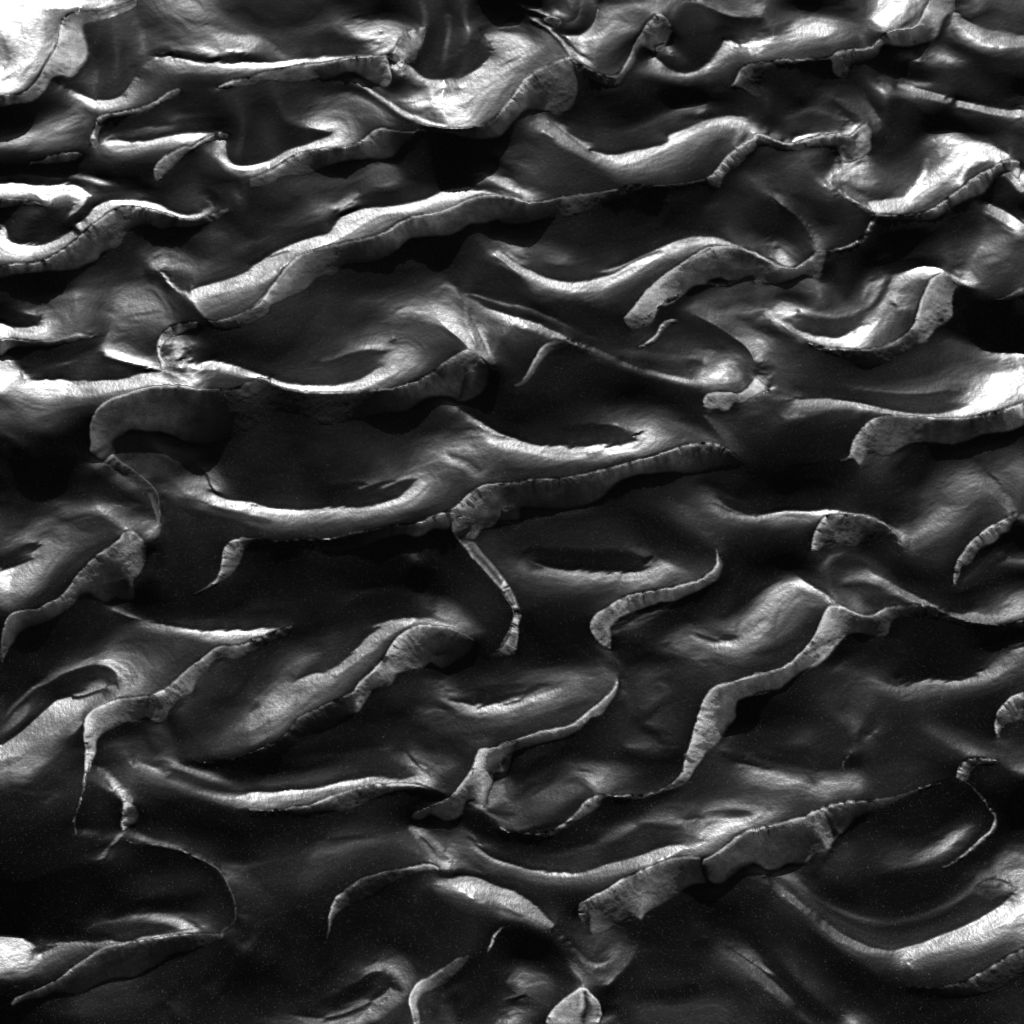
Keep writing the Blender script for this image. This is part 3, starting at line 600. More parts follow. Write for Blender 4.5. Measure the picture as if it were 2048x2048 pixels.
C 1180 1370 20,1300 1350 28,1450 1350 35,1580 1360 40,1700 1390 50,1600 1390 32
C 1250 1300 14,1400 1290 14,1500 1310 18
C 1380 1400 35,1480 1420 65,1560 1440 50,1650 1500 35,1750 1580 25,1800 1640 20
C 1300 1480 50,1380 1470 75,1450 1510 75,1520 1540 60,1580 1570 45,1650 1630 35
C 1440 1460 30,1550 1500 26,1640 1570 22
C 1350 1520 35,1450 1550 35,1540 1600 20
C 1750 1430 40,1850 1460 35,1932 1480 40
C 1700 1470 26,1850 1540 18,1932 1620 16
C 1100 1520 18,1200 1500 35,1260 1490 40
C 900 1400 12,1050 1420 14,1150 1440 22,1050 1480 16
C 700 1650 8,800 1580 10,950 1540 14,1100 1560 22,1180 1560 40,1220 1600 60
C 800 1620 12,950 1590 20,1050 1600 22,1000 1620 25
C 600 1680 12 4,750 1660 14 5,850 1670 40 5,780 1700 60 8,860 1680 40 6,950 1655 25 6,1040 1640 20 8
C 1000 1640 14,1080 1620 28
C 960 1700 55 8,1030 1670 50 8,1100 1640 45 10,1190 1640 60 12,1160 1680 80 14,1120 1720 85 14,1060 1770 80 14
C 1150 1640 30,1200 1660 80,1230 1680 85,1180 1740 97,1100 1780 90
C 1260 1600 50,1350 1680 40,1300 1620 45,1450 1640 20,1500 1700 20
C 0 1820 12 97,80 1830 12 92,180 1850 11 95,300 1855 12 97,450 1848 11 97,600 1842 12 97,750 1838 12 95,880 1830 12 92,960 1800 13 92,1050 1770 14 90
C 0 1760 6,200 1780 7,500 1780 8,800 1770 10,950 1740 10
C 0 1700 4,300 1720 4,600 1740 5,100 1550 3,400 1600 3,300 1400 3,600 1350 5,200 1300 3,800 1500 10,600 1550 7
C 0 1890 60,200 1900 60,400 1890 65,600 1880 60,800 1870 65,1000 1840 55,1150 1810 60,1250 1770 45,1350 1750 30
C 1300 1880 14,1400 1840 18,1500 1770 14,1450 1800 16,1560 1720 14
R mid_shelf | 1240 1932 12 20,1330 1895 14 25,1440 1855 18 40,1530 1780 18 42,1600 1720 16 40,1680 1680 14 38,1760 1672 14 30,1850 1665 14 28,1932 1665 14 25 | 1400 1932 30 30,1932 1932 14 14
C 1640 1760 36,1760 1780 34,1850 1700 14,1870 1780 18,1840 1850 18,1900 1850 14,1600 1850 36,1750 1880 28
C 1800 1640 14,1932 1640 13
T 1000 500
C 0 20 20 75,40 40 20 75,100 80 25 80,150 110 22 97,230 150 18 98,300 185 15 97,380 210 14 98,480 225 14 95,570 228 14 90
C 0 100 12,100 170 12,200 260 14
C 60 50 60,110 60 70,140 90 60,200 60 30,160 30 35
C 180 20 25,280 60 20,350 85 22,420 80 35,500 75 40,545 70 35
C 300 10 20,400 40 30,500 60 35
C 500 30 12,600 20 10,640 50 12
C 200 110 18,350 150 14,500 160 13,620 140 14,700 100 14,850 60 14
C 570 228 14 88,650 220 14 80,720 190 16 85,800 170 18 80,850 145 22 75,950 90 25 70,1050 45 22 65,1150 10 25 50
C 230 190 70,320 230 75,430 255 92,540 265 97,650 265 85,750 240 75,850 200 65,950 150 60,1060 90 60,1200 30 45
C 300 290 28,450 310 35,600 320 42,750 300 35,850 260 28,1000 190 25,1100 130 26,1250 70 18
C 400 360 14,600 380 15,800 400 12,900 330 14,1000 250 13,1100 180 13
R crusty | 888 485 9 45,920 450 12 55,980 370 12 52,1050 290 14 55,1130 215 14 55,1230 140 16 52,1330 80 20 50,1400 50 25 50,1470 15 35 45,1500 0 40 42 | 900 520 30 8,940 560 25 9,1000 545 22 9,1090 510 20 6,1120 450 25 2,1130 410 35 2,1200 390 36 2,1290 330 38 3,1390 260 35 4,1480 250 28 10,1600 260 24 22,1750 200 22 22,1932 150 20 20
C 560 370 14 10,700 420 13 8,800 460 10 8,880 485 9 7
C 1480 250 15 4,1500 215 25 3,1560 200 30 4,1620 210 28 5,1690 210 25 10
C 1500 230 4,1600 230 6,1650 250 8,1680 230 8
C 1500 100 32,1600 50 30,1750 80 24,1850 120 22,1400 150 38,1300 220 40,1200 300 42,1050 400 42,960 470 40
C 950 420 45
C 1150 430 0,1220 440 0,1200 400 0,1260 400 2,1320 340 2,1380 280 3,1180 470 1,1110 560 2
C 1400 350 20,1480 340 26,1600 420 20,1700 350 18,1900 300 20
C 980 640 12,960 600 16,1020 600 14
R small_lobe | 985 700 20 25,1060 650 14 32,1120 600 8 34,1150 540 4 34,1210 500 3 30,1280 500 4 14 | 1000 705 22 12,1090 670 20 8,1140 620 20 8,1180 570 14 6,1230 530 9 6,1280 510 8 6
C 1190 600 2,1250 600 8,1350 600 9,1500 600 9,1300 500 6,1400 530 8
C 850 690 14 22,920 705 14 28,990 715 16 25,1100 735 14 22,1200 740 12 20,1350 740 14 28
C 1350 760 35,1450 750 40,1520 720 35,1450 700 18,1600 700 10
C 1320 780 25 12,1420 780 30 12,1480 800 55 14
C 1500 760 30,1600 790 45,1700 760 30,1650 800 60,1560 820 60,1640 850 70,1500 860 55,1440 890 70,1550 900 80,1650 910 75,1700 910 55
C 1700 830 25,1780 820 10,1750 900 20,1780 950 20
C 1000 790 10,1150 820 12,1300 850 12,1400 870 16
C 1500 960 45,1600 960 35,1700 960 28
C 1430 920 75,1480 960 50
C 1300 430 14 12,1400 460 30 10,1500 510 45 8,1600 565 45 9,1700 640 50 10,1770 700 50 10,1810 760 50 10,1828 830 35 14,1825 900 45 20
C 1350 380 30,1450 430 35,1520 470 40,1600 500 35,1700 530 35,1800 590 40,1860 650 55,1932 720 25
C 1500 490 50,1600 550 25,1680 600 28,1760 640 60,1820 700 55,1860 760 70,1890 800 50
C 1700 480 22,1800 500 14,1932 560 20,1880 600 30
C 1600 420 30,1750 440 40,1850 430 55,1932 440 60,1850 470 45,1932 500 16
C 1600 330 25,1800 400 20,1932 380 18
C 1700 660 14,1750 740 12,1790 820 12
C 1850 800 20,1880 850 45,1920 900 50,1860 870 15,1840 820 25,1910 850 18
R tooth | 1450 1090 12 55,1465 1060 14 55,1490 1030 16 50,1550 1020 20 45,1650 1020 22 38,1710 1030 24 35,1760 1000 28 45,1810 950 22 70,1830 910 20 85 | 1455 1120 40 12,1500 1135 50 2,1560 1130 45 3,1640 1140 48 3,1680 1090 25 3,1730 1100 28 10,1800 1060 30 24,1870 1020 60 35,1932 1000 70 40
C 1850 940 95,1880 970 85,1920 960 40,1830 1000 70
C 1460 1130 18 10,1480 1180 35 6,1520 1250 35 6,1570 1310 35 14,1620 1370 35 20,1680 1430 20 30,1740 1520 12 12
C 1480 1130 8,1540 1200 14,1600 1180 12,1700 1200 10,1800 1180 18,1900 1100 24
C 1560 1270 28,1620 1330 25,1670 1400 20,1720 1480 14
C 1700 1320 10,1800 1300 14,1932 1250 14,1850 1400 8,1932 1400 8
C 0 365 14 45,80 385 14 35,180 400 12 40,280 435 9 28,400 490 8 30,500 540 9 22,600 590 10 20,700 625 12 16
C 0 410 14,150 440 13,300 500 12,450 550 14,600 620 14,750 680 14,850 720 16
C 0 440 18 98,80 470 15 92,180 495 16 98,280 530 18 97,380 575 16 97,480 620 20 95,600 670 20 90,700 705 20 80,800 750 18 75,900 800 16 70,1000 840 16 60,1100 860 18 65,1200 890 20 75,1300 910 20 85,1400 925 30 70
C 50 500 50,200 530 50,300 560 45,420 620 40,520 660 32,620 700 25,720 745 22,820 800 20,950 860 20,1100 900 25,1250 940 35,1400 970 30,1480 990 22
C 0 540 25,150 580 20,300 620 14
C 700 800 9,900 870 9,1100 930 9,1300 980 9,1440 1020 9,1400 1060 5,1200 1050 5
R hill | 90 970 8 10,150 945 8 20,200 860 7 35,250 770 8 42,310 690 8 38,360 660 10 28,430 650 20 12,480 650 20 6,560 680 20 3 | 110 985 10 8,180 960 16 7,240 880 20 9,290 800 24 12,350 740 22 8,430 700 9 5,520 700 4 4,600 720 3 3
C 0 650 9,100 750 8,150 850 7,50 900 7
C 300 900 6,400 800 6,600 800 8,600 950 5,200 1050 4,400 1100 2,0 1050 5,0 1200 4,200 1200 2,800 950 6,1000 1000 5,700 1080 5
C 700 1200 14,800 1150 20,950 1120 22,1100 1130 20,1200 1180 18
C 750 1230 18,850 1210 30,950 1170 26,1100 1180 28,1200 1220 26,1350 1280 28,1450 1330 28,1560 1370 25
C 1100 1060 4,1300 1120 4,1400 1200 5,1500 1280 6
C 1300 1200 7,1450 1260 10
C 500 1260 8 4,650 1240 14 5,750 1245 30 6,850 1255 40 8,930 1280 60 10,980 1310 92 12,970 1350 90 14,900 1385 85 15
C 900 1230 35,1000 1270 60,1050 1300 90,1000 1350 92,1050 1400 98
C 1100 1300 60,1150 1370 55,1200 1280 35,1250 1350 35,1350 1380 25
C 0 1310 6 90,60 1335 8 97,120 1355 10 97,200 1380 12 90,280 1395 12 92,400 1405 12 90,520 1412 13 90,620 1405 13 95,720 1398 14 95,820 1398 14 97,900 1388 15 97
C 0 1280 7,200 1330 7,400 1360 10,600 1360 13,800 1350 14,900 1330 12
C 0 1340 30,60 1365 90,150 1400 80,250 1430 90,350 1440 85,500 1445 80,650 1440 75,800 1430 80,950 1420 97
C 0 1420 50,150 1470 40,300 1490 40,450 1500 40,650 1490 42,850 1470 45,1000 1450 50,1120 1430 40
C 0 1580 14,200 1570 16,400 1560 18,600 1550 18,800 1520 18,950 1480 22
R mid_shelf | 0 1685 12 25,100 1665 12 24,260 1640 13 22,400 1635 14 20,520 1620 14 25,640 1595 14 28,740 1570 14 32,850 1540 15 35,960 1510 16 38,1080 1475 18 38,1200 1440 22 35,1320 1400 26 32,1440 1385 26 30,1540 1390 24 28,1610 1420 20 14,1700 1490 14 6,1750 1540 10 4 | 0 1932 14 14,100 1850 14 12,300 1850 12 12,500 1850 12 12,720 1780 16 6,850 1660 24 4,950 1620 26 5,1100 1600 26 10,1250 1590 24 12,1400 1600 14 12,1550 1560 14 10,1680 1540 8 6,1740 1550 5 4
C 1300 1480 26,1400 1500 24,1500 1470 20,1150 1530 30
C 60 1700 12,130 1740 22,230 1700 14,330 1740 22,600 1680 20,760 1680 24,740 1750 20,400 1780 16
C 900 1720 5,1050 1700 12,1200 1700 14,1350 1720 14,1400 1680 14
C 1400 1680 10,1430 1650 6,1490 1680 6
C 1450 1660 12 16,1500 1690 8 26,1600 1730 4 16,1700 1770 3 10,1800 1790 4 6,1932 1790 5 5
C 1600 1650 8,1800 1650 2,1750 1720 2
C 1480 1720 25,1520 1780 40,1560 1820 45,1600 1850 55
C 1560 1770 10 30,1620 1830 8 50,1680 1860 8 60,1760 1885 8 65,1850 1885 9 70,1932 1880 9 75
C 1650 1780 9,1800 1820 6,1932 1830 7
C 1100 1800 14,1200 1850 18,1300 1890 26,1380 1932 30
C 1250 1780 16,1350 1820 22,1450 1870 24,1520 1932 24
C 900 1850 3,1000 1932 2,800 1900 6,300 1932 9,500 1900 10,1150 1932 6
C 1550 1860 30,1650 1900 40,1800 1932 40
T 1508 500
C 0 30 14,60 80 12
R crusty | 0 20 60 14,80 60 50 18,150 95 45 20,220 120 45 20,290 130 40 45,350 100 18 50,400 60 14 50,440 10 18 45 | 0 250 20 20,120 250 18 22,220 230 20 24,300 200 26 26,360 180 30 30,420 200 30 35,470 210 20 5,500 100 18 4,530 0 16 3
C 100 150 16,200 180 24,300 160 35,420 120 38,480 60 26
C 400 280 32,460 240 38,500 270 28,530 300 16,440 310 22
C 600 100 1,600 250 2,700 150 1,650 350 6,800 100 2
C 0 350 20,120 340 18,250 330 14,380 360 14
C 0 440 22,80 430 25,130 410 35,200 400 60,260 400 45,340 440 40,450 460 38,560 470 40,650 460 38,720 430 38
C 250 360 30,350 400 25,450 420 16,560 400 10
C 280 440 14,380 480 12,500 490 13,620 490 14,700 480 14,780 440 16
C 140 460 40,200 450 75,260 460 80
C 0 460 14,60 475 25,130 490 60,200 520 75,240 540 90
C 180 500 50,260 500 25,300 530 20
C 260 540 20 92,330 575 15 92,420 605 14 92,520 620 14 97,600 625 16 92,660 600 18 75,720 565 22 70,790 530 22 60
C 350 530 14,500 560 13,620 560 14,700 530 15,780 480 14
C 200 540 30,300 600 35,420 650 55,540 670 60,640 680 65,740 690 60,780 640 60
C 640 650 97,740 640 95,780 600 90,850 550 75,900 500 60,850 600 60
C 850 660 30,920 600 28,980 540 25,1080 520 16,1100 450 16,1000 440 24
C 0 560 10,150 580 12,300 640 12
C 750 350 20,800 300 40,850 240 50,920 220 40,880 300 45,820 380 45,750 420 35
C 750 270 12,800 220 25,860 190 28,840 210 12,930 180 28,900 170 10
C 920 260 14,970 220 14,900 330 14,860 390 16,800 430 18
C 960 250 45,1020 200 45,1080 160 50,980 310 50,930 380 50,890 440 55,950 350 55
C 950 180 10 25,1050 160 9 45,1120 135 10 60,1200 112 9 65,1260 115 8 70,1330 130 8 85
C 1120 200 45,1200 160 40,1250 150 70,1290 160 80
C 1050 300 24,1120 250 28,1200 210 20,1180 290 18,1140 360 24
C 985 380 3,1000 385 6
C 1010 370 60,1060 380 30,1050 400 55,1130 390 45
C 1330 130 12 75,1400 165 20 92,1460 200 30 70,1520 230 60 50,1600 280 25 20
R flap | 380 665 14 6,500 695 50 3,620 710 55 4,720 715 50 6,820 718 30 12,920 700 25 20,1000 660 22 28,1080 610 18 30,1140 540 16 45,1170 450 18 42,1195 360 20 40,1240 260 18 42,1280 200 25 48,1340 170 50 30,1390 180 60 14,1450 230 35 3,1560 290 20 2 | 400 690 6 6,600 760 5 5,800 840 8 8,950 810 12 8,1050 750 16 9,1150 690 20 10,1220 660 30 6,1260 610 50 3,1300 560 45 2,1360 520 40 1,1420 480 38 1,1425 380 30 1,1440 280 22 1,1480 260 8 1,1560 300 2 1
C 1250 400 35,1300 300 38,1350 350 32,1320 250 34,1280 500 42,1200 560 45,1380 430 35,1180 620 32
C 1320 510 10,1350 500 8
C 900 100 1,1050 70 4,1200 60 4,1100 30 6,950 30 1
C 1280 60 6,1400 60 12,1460 90 22
C 1450 40 25,1600 20 30,1750 40 25,1700 100 20,1850 80 18,1932 130 14
C 1480 130 40,1500 180 55,1560 230 60,1530 120 28,1620 200 22,1700 300 12,1850 220 14
C 1420 80 12,1440 140 10,1400 110 10
R edge_lip | 1660 345 8 3,1780 345 12 12,1860 305 14 25,1932 270 18 28 | 1700 360 3 2,1800 370 6 3,1932 330 10 4
C 1500 400 0,1700 450 0,1600 600 1,1850 500 0,1932 600 0,1500 520 0,1400 580 1,1900 680 2
C 1300 600 8,1400 620 20,1520 670 22,1620 710 30
C 1640 710 4 40,1700 735 2 60,1800 735 2 90,1870 735 2 85,1932 742 2 92
C 1600 740 25,1700 760 45,1800 770 60,1880 780 45,1932 790 50
C 1500 760 14,1550 820 20,1650 800 28,1750 800 32,1720 850 35,1600 870 28,1850 840 35
C 1200 750 14,1300 850 12,1100 900 9,900 930 7
C 1100 930 10,1250 910 18,1400 880 25,1500 900 35,1600 900 45
C 1700 900 75,1800 880 70,1900 860 60,1750 950 90,1650 950 75,1850 960 85,1932 930 70
C 1450 960 28,1550 960 45,1600 1000 60,1500 990 25
C 600 960 8 10,700 990 20 10,800 1000 24 12,950 1015 26 12,1100 1025 30 12,1250 1020 35 13,1400 1000 30 13,1500 1010 35 14
C 500 940 10,700 960 14,900 980 16,1050 990 20,1200 980 26,1350 940 32
C 1480 1010 35,1560 1030 55,1500 1060 45,1450 1080 40,1550 1080 80
C 900 1060 14,1100 1080 14,1300 1090 15,1400 1110 16,1300 1040 14
C 1600 1060 92,1700 1050 97,1800 1020 80,1700 1100 70,1850 1060 55,1932 1030 50
C 0 940 80,30 960 90,80 990 60,60 1010 60,0 1020 50
C 0 700 60,40 740 60,60 780 25,40 840 20,80 900 35,130 970 45,110 920 14
C 20 800 20,60 830 40,20 760 70,50 880 18
C 100 1020 30,180 1035 35,250 1045 45,320 1040 30,200 1090 20,60 1080 18
C 250 1055 12 60,330 1065 12 65,420 1060 12 70,520 1060 14 75,600 1070 13 92,700 1082 12 92,800 1100 13 97,900 1125 14 92,1000 1150 15 95,1100 1165 15 97,1200 1170 14 98,1300 1172 15 95,1380 1160 18 95,1450 1140 25 90,1530 1110 35 92
C 300 980 7,450 1010 9,600 1030 13,800 1050 14
C 280 1090 50,350 1110 50,420 1090 65,520 1090 70,620 1100 60,720 1110 55,820 1140 50,880 1160 35
C 350 1150 25,300 1190 45,250 1170 30,210 1195 40,340 1190 35
C 130 1120 16,200 1220 20,100 1280 14,400 1200 14,550 1160 16,700 1150 16
C 820 1160 14,860 1145 30,920 1150 60,880 1180 12,770 1180 5,830 1190 10
C 100 1400 8,300 1350 9,500 1300 8,600 1350 7,650 1250 9,400 1450 6,700 1220 8
C 0 1200 10,0 1400 5,50 1500 4
C 270 1530 5 3,400 1520 5 3,520 1510 6 4,600 1500 10 8,670 1480 14 20
R east_big | 600 1500 8 8,680 1475 8 35,700 1420 8 45,720 1350 8 48,760 1290 9 45,820 1225 10 42,880 1200 14 30,950 1185 25 18,1050 1190 50 18,1200 1195 60 20,1350 1205 60 22,1500 1205 60 28,1600 1190 45 28,1700 1165 40 32,1800 1140 42 35,1932 1090 42 45 | 620 1520 9 6,720 1500 35 10,760 1545 35 10,800 1480 25 22,850 1450 22 20,950 1480 16 14,1030 1430 22 3,1120 1385 22 2,1250 1380 22 3,1400 1390 24 5,1520 1370 26 3,1640 1320 28 2,1750 1310 30 2,1850 1290 32 2,1932 1255 35 2
C 800 1350 28,900 1300 24,1000 1300 20,1200 1290 18,1400 1290 22,1600 1260 24,1800 1220 28
C 850 1560 16,950 1600 12,900 1700 9,780 1600 12,700 1560 6
C 1050 1450 10,1000 1550 5,1100 1500 0,1200 1600 0,1050 1700 0,1300 1450 2
C 300 1600 3,600 1600 4,200 1700 2,500 1680 3,700 1720 7,900 1750 10
C 0 1600 1,100 1700 1
C 100 1760 5,400 1750 7,700 1750 9,950 1720 8
C 1400 1430 3,1480 1500 14,1550 1560 24,1600 1600 32,1700 1650 38,1760 1680 25
C 1380 1450 14,1500 1450 14,1600 1500 10,1700 1560 20,1850 1550 28,1932 1560 28
C 1600 1420 16,1800 1400 14,1932 1430 16
C 1650 1560 14 12,1720 1610 30 10,1760 1660 28 14,1820 1750 22 30,1860 1830 14 35,1900 1900 10 30
C 1450 1620 28,1550 1640 35,1650 1650 40,1720 1700 40,1790 1770 40,1840 1840 40,1870 1890 45
C 1350 1700 28,1450 1700 35,1600 1700 28,1720 1760 20,1800 1850 16
C 1200 1750 20,1300 1700 18,1350 1780 20,1250 1820 22,1400 1820 24,1550 1800 20,1700 1850 14
C 1150 1800 4,1050 1850 2,1180 1870 10,1120 1932 5
C 1932 1620 25,1900 1700 16,1932 1800 10
C 1780 1900 14,1820 1900 25
C 0 1900 10 70,100 1880 9 80,200 1862 9 85,300 1862 10 80,450 1865 10 85,550 1855 12 92,650 1868 14 80,780 1885 16 70,850 1910 14 70
C 0 1780 5,200 1830 8,400 1830 10,600 1820 10,800 1830 8,950 1850 3,900 1932 5
C 0 1932 60,150 1910 50,300 1900 40,450 1900 55,500 1932 35
C 500 1920 20,600 1890 18,700 1895 18,800 1905 16
T 0 1004
C 0 0 2,150 30 8,250 60 14,350 20 22,450 15 28,560 30 32,700 25 40,800 30 40,900 20 28,1050 30 24
C 0 100 6,100 110 9,200 100 16,60 180 8,180 170 14
C 200 230 25,300 150 32,420 120 32,560 70 35,680 60 40,800 90 38,900 140 36,1000 180 40,1060 190 40
C 380 230 35,460 170 40,500 150 32,540 120 18,620 90 16,720 110 15,800 150 15,880 190 18
C 500 180 30,600 195 14,700 220 20,560 230 25,700 300 18
C 0 380 14 5,80 350 20 5,160 310 25 5,240 290 30 6,290 300 40 8,240 360 50 10
C 160 260 28,260 220 32,340 260 42,300 320 55,240 380 60,220 420 55
C 0 480 5 60,80 465 5 62,160 440 6 65,220 410 10 60
C 60 430 5,150 400 6,0 420 5
C 0 560 62,100 580 55,180 600 50,260 480 50,380 380 42,460 320 35,120 510 60
C 0 700 32,150 700 26,300 660 18,400 500 20,550 400 14,700 300 12,820 230 15
R seal | 0 1080 14 28,10 990 20 35,35 880 16 45,60 830 14 48,100 795 14 45,180 775 14 22,280 765 16 28,330 730 18 40,400 700 16 38,480 630 12 42,540 540 14 40,600 465 14 35,700 380 12 30,800 310 12 28,860 255 14 45,885 215 40 38,930 205 25 32,985 235 25 22,1020 280 30 14 | 10 1200 18 4,40 1090 30 4,100 1000 35 4,130 940 22 6,200 900 14 6,330 860 16 7,430 800 22 9,520 740 25 10,580 670 20 10,640 655 20 14,700 690 24 14,760 720 20 9,820 690 14 7,880 700 14 6,960 700 14 5,970 640 16 3,950 570 18 10,985 530 30 12,1030 450 30 8,1050 380 12 8,1030 290 14 14
C 860 330 45,900 420 35,940 500 30,960 330 38,1000 380 30,1010 300 25
C 700 450 24,800 470 22,850 560 18,640 560 28,760 600 18,900 560 8,910 630 12
C 620 480 38,560 600 35
C 1000 200 30,1040 250 32,1040 330 20,1060 300 16
C 1060 250 45,1100 190 60,1130 160 50,1140 110 25
C 1140 0 16 28,1145 100 8 30,1140 180 5 32,1135 280 5 28,1120 380 5 30,1100 460 5 22
C 1095 200 35,1080 300 28,1085 400 30,1060 480 35,1060 420 14,1110 280 12,1100 360 14
C 1010 560 16,1040 500 28,1000 600 5,1080 560 18,1100 620 10,980 650 2
C 1180 50 12,1250 300 8,1200 500 7,1300 600 5,1300 400 8,1300 50 14
R shark | 1370 665 6 6,1450 630 8 20,1530 570 10 32,1570 510 10 32,1585 430 10 38,1600 350 10 42,1640 290 12 40,1690 270 10 28,1760 265 9 14,1932 268 8 3 | 1400 670 5 4,1500 620 12 6,1600 560 14 6,1680 500 16 8,1730 400 20 8,1760 330 16 5,1800 290 5 3,1932 290 3 2
C 1660 400 28,1700 340 30
C 1500 100 14,1550 250 9,1450 450 7,1350 150 10
C 1700 150 14,1850 200 12
C 1600 620 4,1800 600 3,1750 720 3,1500 750 4,1300 720 4,1100 700 5
C 1620 0 80,1700 15 75,1800 10 85,1932 50 95
C 1400 0 30,1550 20 55,1700 50 45,1850 70 55,1932 80 60
C 1500 60 22,1700 110 20,1900 150 22
C 200 1000 4,100 1100 4,350 1000 5,500 900 7,650 800 10,750 900 9,600 1000 8,850 850 14
C 740 730 10 9,800 765 40 9,880 800 45 9,960 830 45 14,1050 835 12 45
C 820 720 22,900 770 14,1000 800 16,1100 830 12,1200 840 12,1350 835 14,1200 800 5,1400 825 7,1600 790 5,1750 760 7,1932 735 10
C 1400 850 14,1600 850 14,1750 860 12,1932 850 10
C 1060 855 12 45,1150 868 12 65,1230 885 12 85,1330 900 14 85,1450 920 14 90,1600 920 14 97,1750 908 14 95,1932 902 14 90
C 960 870 28,1100 890 45,1250 915 60,1400 940 60,1550 955 75,1700 950 70,1850 935 75
C 850 970 25,1000 930 28,1150 950 25,1350 980 20,1500 1010 22,1600 1000 32,1750 980 38
C 600 1120 12,700 1080 22,800 1020 30,950 1020 30,1100 1030 25,1300 1050 16
C 700 1130 35,800 1080 40,900 1080 38,1000 1050 32
C 1250 1150 14,1350 1100 14,1450 1050 16
C 900 1250 60,1000 1200 40,1150 1200 25,1100 1300 25,1250 1200 16,950 1150 42
C 300 1200 10,450 1160 18,550 1150 25,650 1110 35
C 0 1600 6 8,80 1500 25 8,160 1420 32 9,250 1330 40 9,350 1290 30 9,450 1230 35 10,560 1190 40 10,680 1160 35 11,780 1180 60 20,840 1230 75 30,830 1290 65 15,760 1320 60 14
C 720 1150 55,780 1130 65,850 1180 60,880 1230 85,900 1300 92,840 1310 80
C 580 1250 14,700 1250 14,450 1320 10,350 1370 12,620 1330 14,300 1450 14,230 1500 12,150 1600 6,50 1680 3
C 760 1320 14 70,680 1350 12 60,600 1380 14 75,520 1385 14 88
C 0 1740 3 60,80 1690 3 45,160 1630 3 40,240 1560 5 45,320 1490 12 65,400 1420 14 85,460 1400 14 92,520 1385 14 88
C 0 1850 75,60 1800 75,120 1760 60,200 1680 55,300 1600 60,380 1540 75,460 1470 90,560 1440 92,640 1400 75,760 1370 60,880 1340 60,980 1330 50
C 120 1500 25,60 1600 22,200 1450 30,140 1560 35,20 1640 25
C 0 1550 4,60 1450 5,180 1350 6,300 1250 6,0 1350 2,100 1250 4
C 480 1600 38,560 1520 50,660 1430 50,800 1390 45,950 1370 40,1020 1360 30
C 0 1932 40,100 1880 45,200 1800 40,350 1740 35,450 1700 26,500 1640 28
C 160 1932 40,260 1870 40,330 1830 35,400 1830 16,450 1900 14,540 1850 14,300 1920 22
R arm | 610 1932 18 60,605 1850 16 45,612 1780 12 45,600 1700 6 45,598 1620 6 42,615 1540 22 40,660 1490 30 36,730 1455 30 50,820 1420 35 32,920 1402 30 30,1060 1388 25 25,1130 1365 22 35,1220 1310 20 35,1320 1215 16 32,1440 1120 14 32,1530 1055 16 30,1600 1030 30 28,1700 1030 30 25,1800 1000 30 28,1932 945 45 22 | 640 1932 35 14,660 1850 60 14,690 1780 48 6,700 1700 38 2,740 1650 30 2,820 1610 26 1,900 1580 26 1,980 1570 25 3,1040 1540 25 10,1110 1580 22 10,1190 1560 20 14,1210 1500 16 9,1300 1400 26 16,1380 1360 26 14,1400 1290 26 22,1480 1200 26 22,1540 1130 24 14,1600 1110 24 7,1680 1130 22 6,1800 1070 16 6,1932 990 14 12
C 780 1500 28,900 1500 24,1000 1480 26,1060 1440 22,1070 1500 25
C 1060 1400 8,1060 1470 12
C 700 1560 32,650 1650 42,650 1750 48,640 1820 55
C 550 1630 12,570 1740 6
C 525 1700 14 10,540 1650 45 8,600 1560 42 8
C 540 1760 22,570 1810 18,590 1700 3,560 1750 4
C 1600 1150 8,1700 1200 4,1750 1300 3,1650 1400 4,1550 1450 7,1850 1150 6
C 1450 1300 22,1400 1400 20,1350 1500 14,1330 1600 12
C 1500 1280 16,1480 1420 14
C 1290 1480 10 22,1330 1420 8 20
C 1210 1520 2 14,1210 1580 1 14,1240 1660 2 12,1250 1700 8 10
C 1220 1510 4,1130 1630 22,1180 1650 18,1100 1680 16,1150 1730 20
C 1060 1620 2,1055 1700 2,1100 1770 3,1020 1600 8
C 700 1690 1,800 1650 0,900 1600 0,900 1650 3,980 1600 0,820 1680 2
C 750 1740 10,850 1720 14,950 1740 14,1050 1780 10,1130 1800 12,1000 1680 10
C 700 1880 8,800 1850 10,900 1850 10,850 1800 16
C 900 1810 18,980 1850 30,1080 1900 55,1150 1932 75
C 1100 1790 12,1180 1830 30,1250 1860 40,1320 1900 45,1400 1932 42
C 1000 1830 16,1100 1860 18,1200 1900 22
C 1280 1780 16,1400 1740 14,1550 1700 24,1650 1640 30,1750 1580 40,1850 1480 55,1932 1440 60
C 1600 1500 12,1700 1550 22,1800 1450 28,1880 1370 35,1932 1340 30,1700 1450 6
C 1450 1620 12,1550 1620 14,1650 1560 20
C 1500 1780 22,1650 1750 28,1800 1660 32,1932 1560 38
C 1550 1830 10,1700 1810 12,1850 1740 14,1932 1680 18
R spoon | 1350 1860 4 3,1500 1860 5 2,1700 1830 8 2,1850 1770 10 3,1932 1720 12 5 | 1350 1870 2 2,1700 1870 2 2,1932 1810 3 3
C 1340 1855 1,1600 1900 2,1850 1900 2,1450 1890 3
C 1280 1855 14,1340 1880 10
T 500 1004
C 0 20 12 80,80 40 12 90,200 48 12 97,320 50 12 98,450 40 12 97,600 40 12 97,750 38 14 97,860 25 14 92,920 0 20 92
C 0 60 60,100 90 60,250 100 60,400 100 55,600 90 60,750 80 60,900 60 60,1000 30 70
C 0 150 28,200 170 28,400 160 28,600 150 25,800 130 30,1000 100 30,1150 80 20,1350 20 14
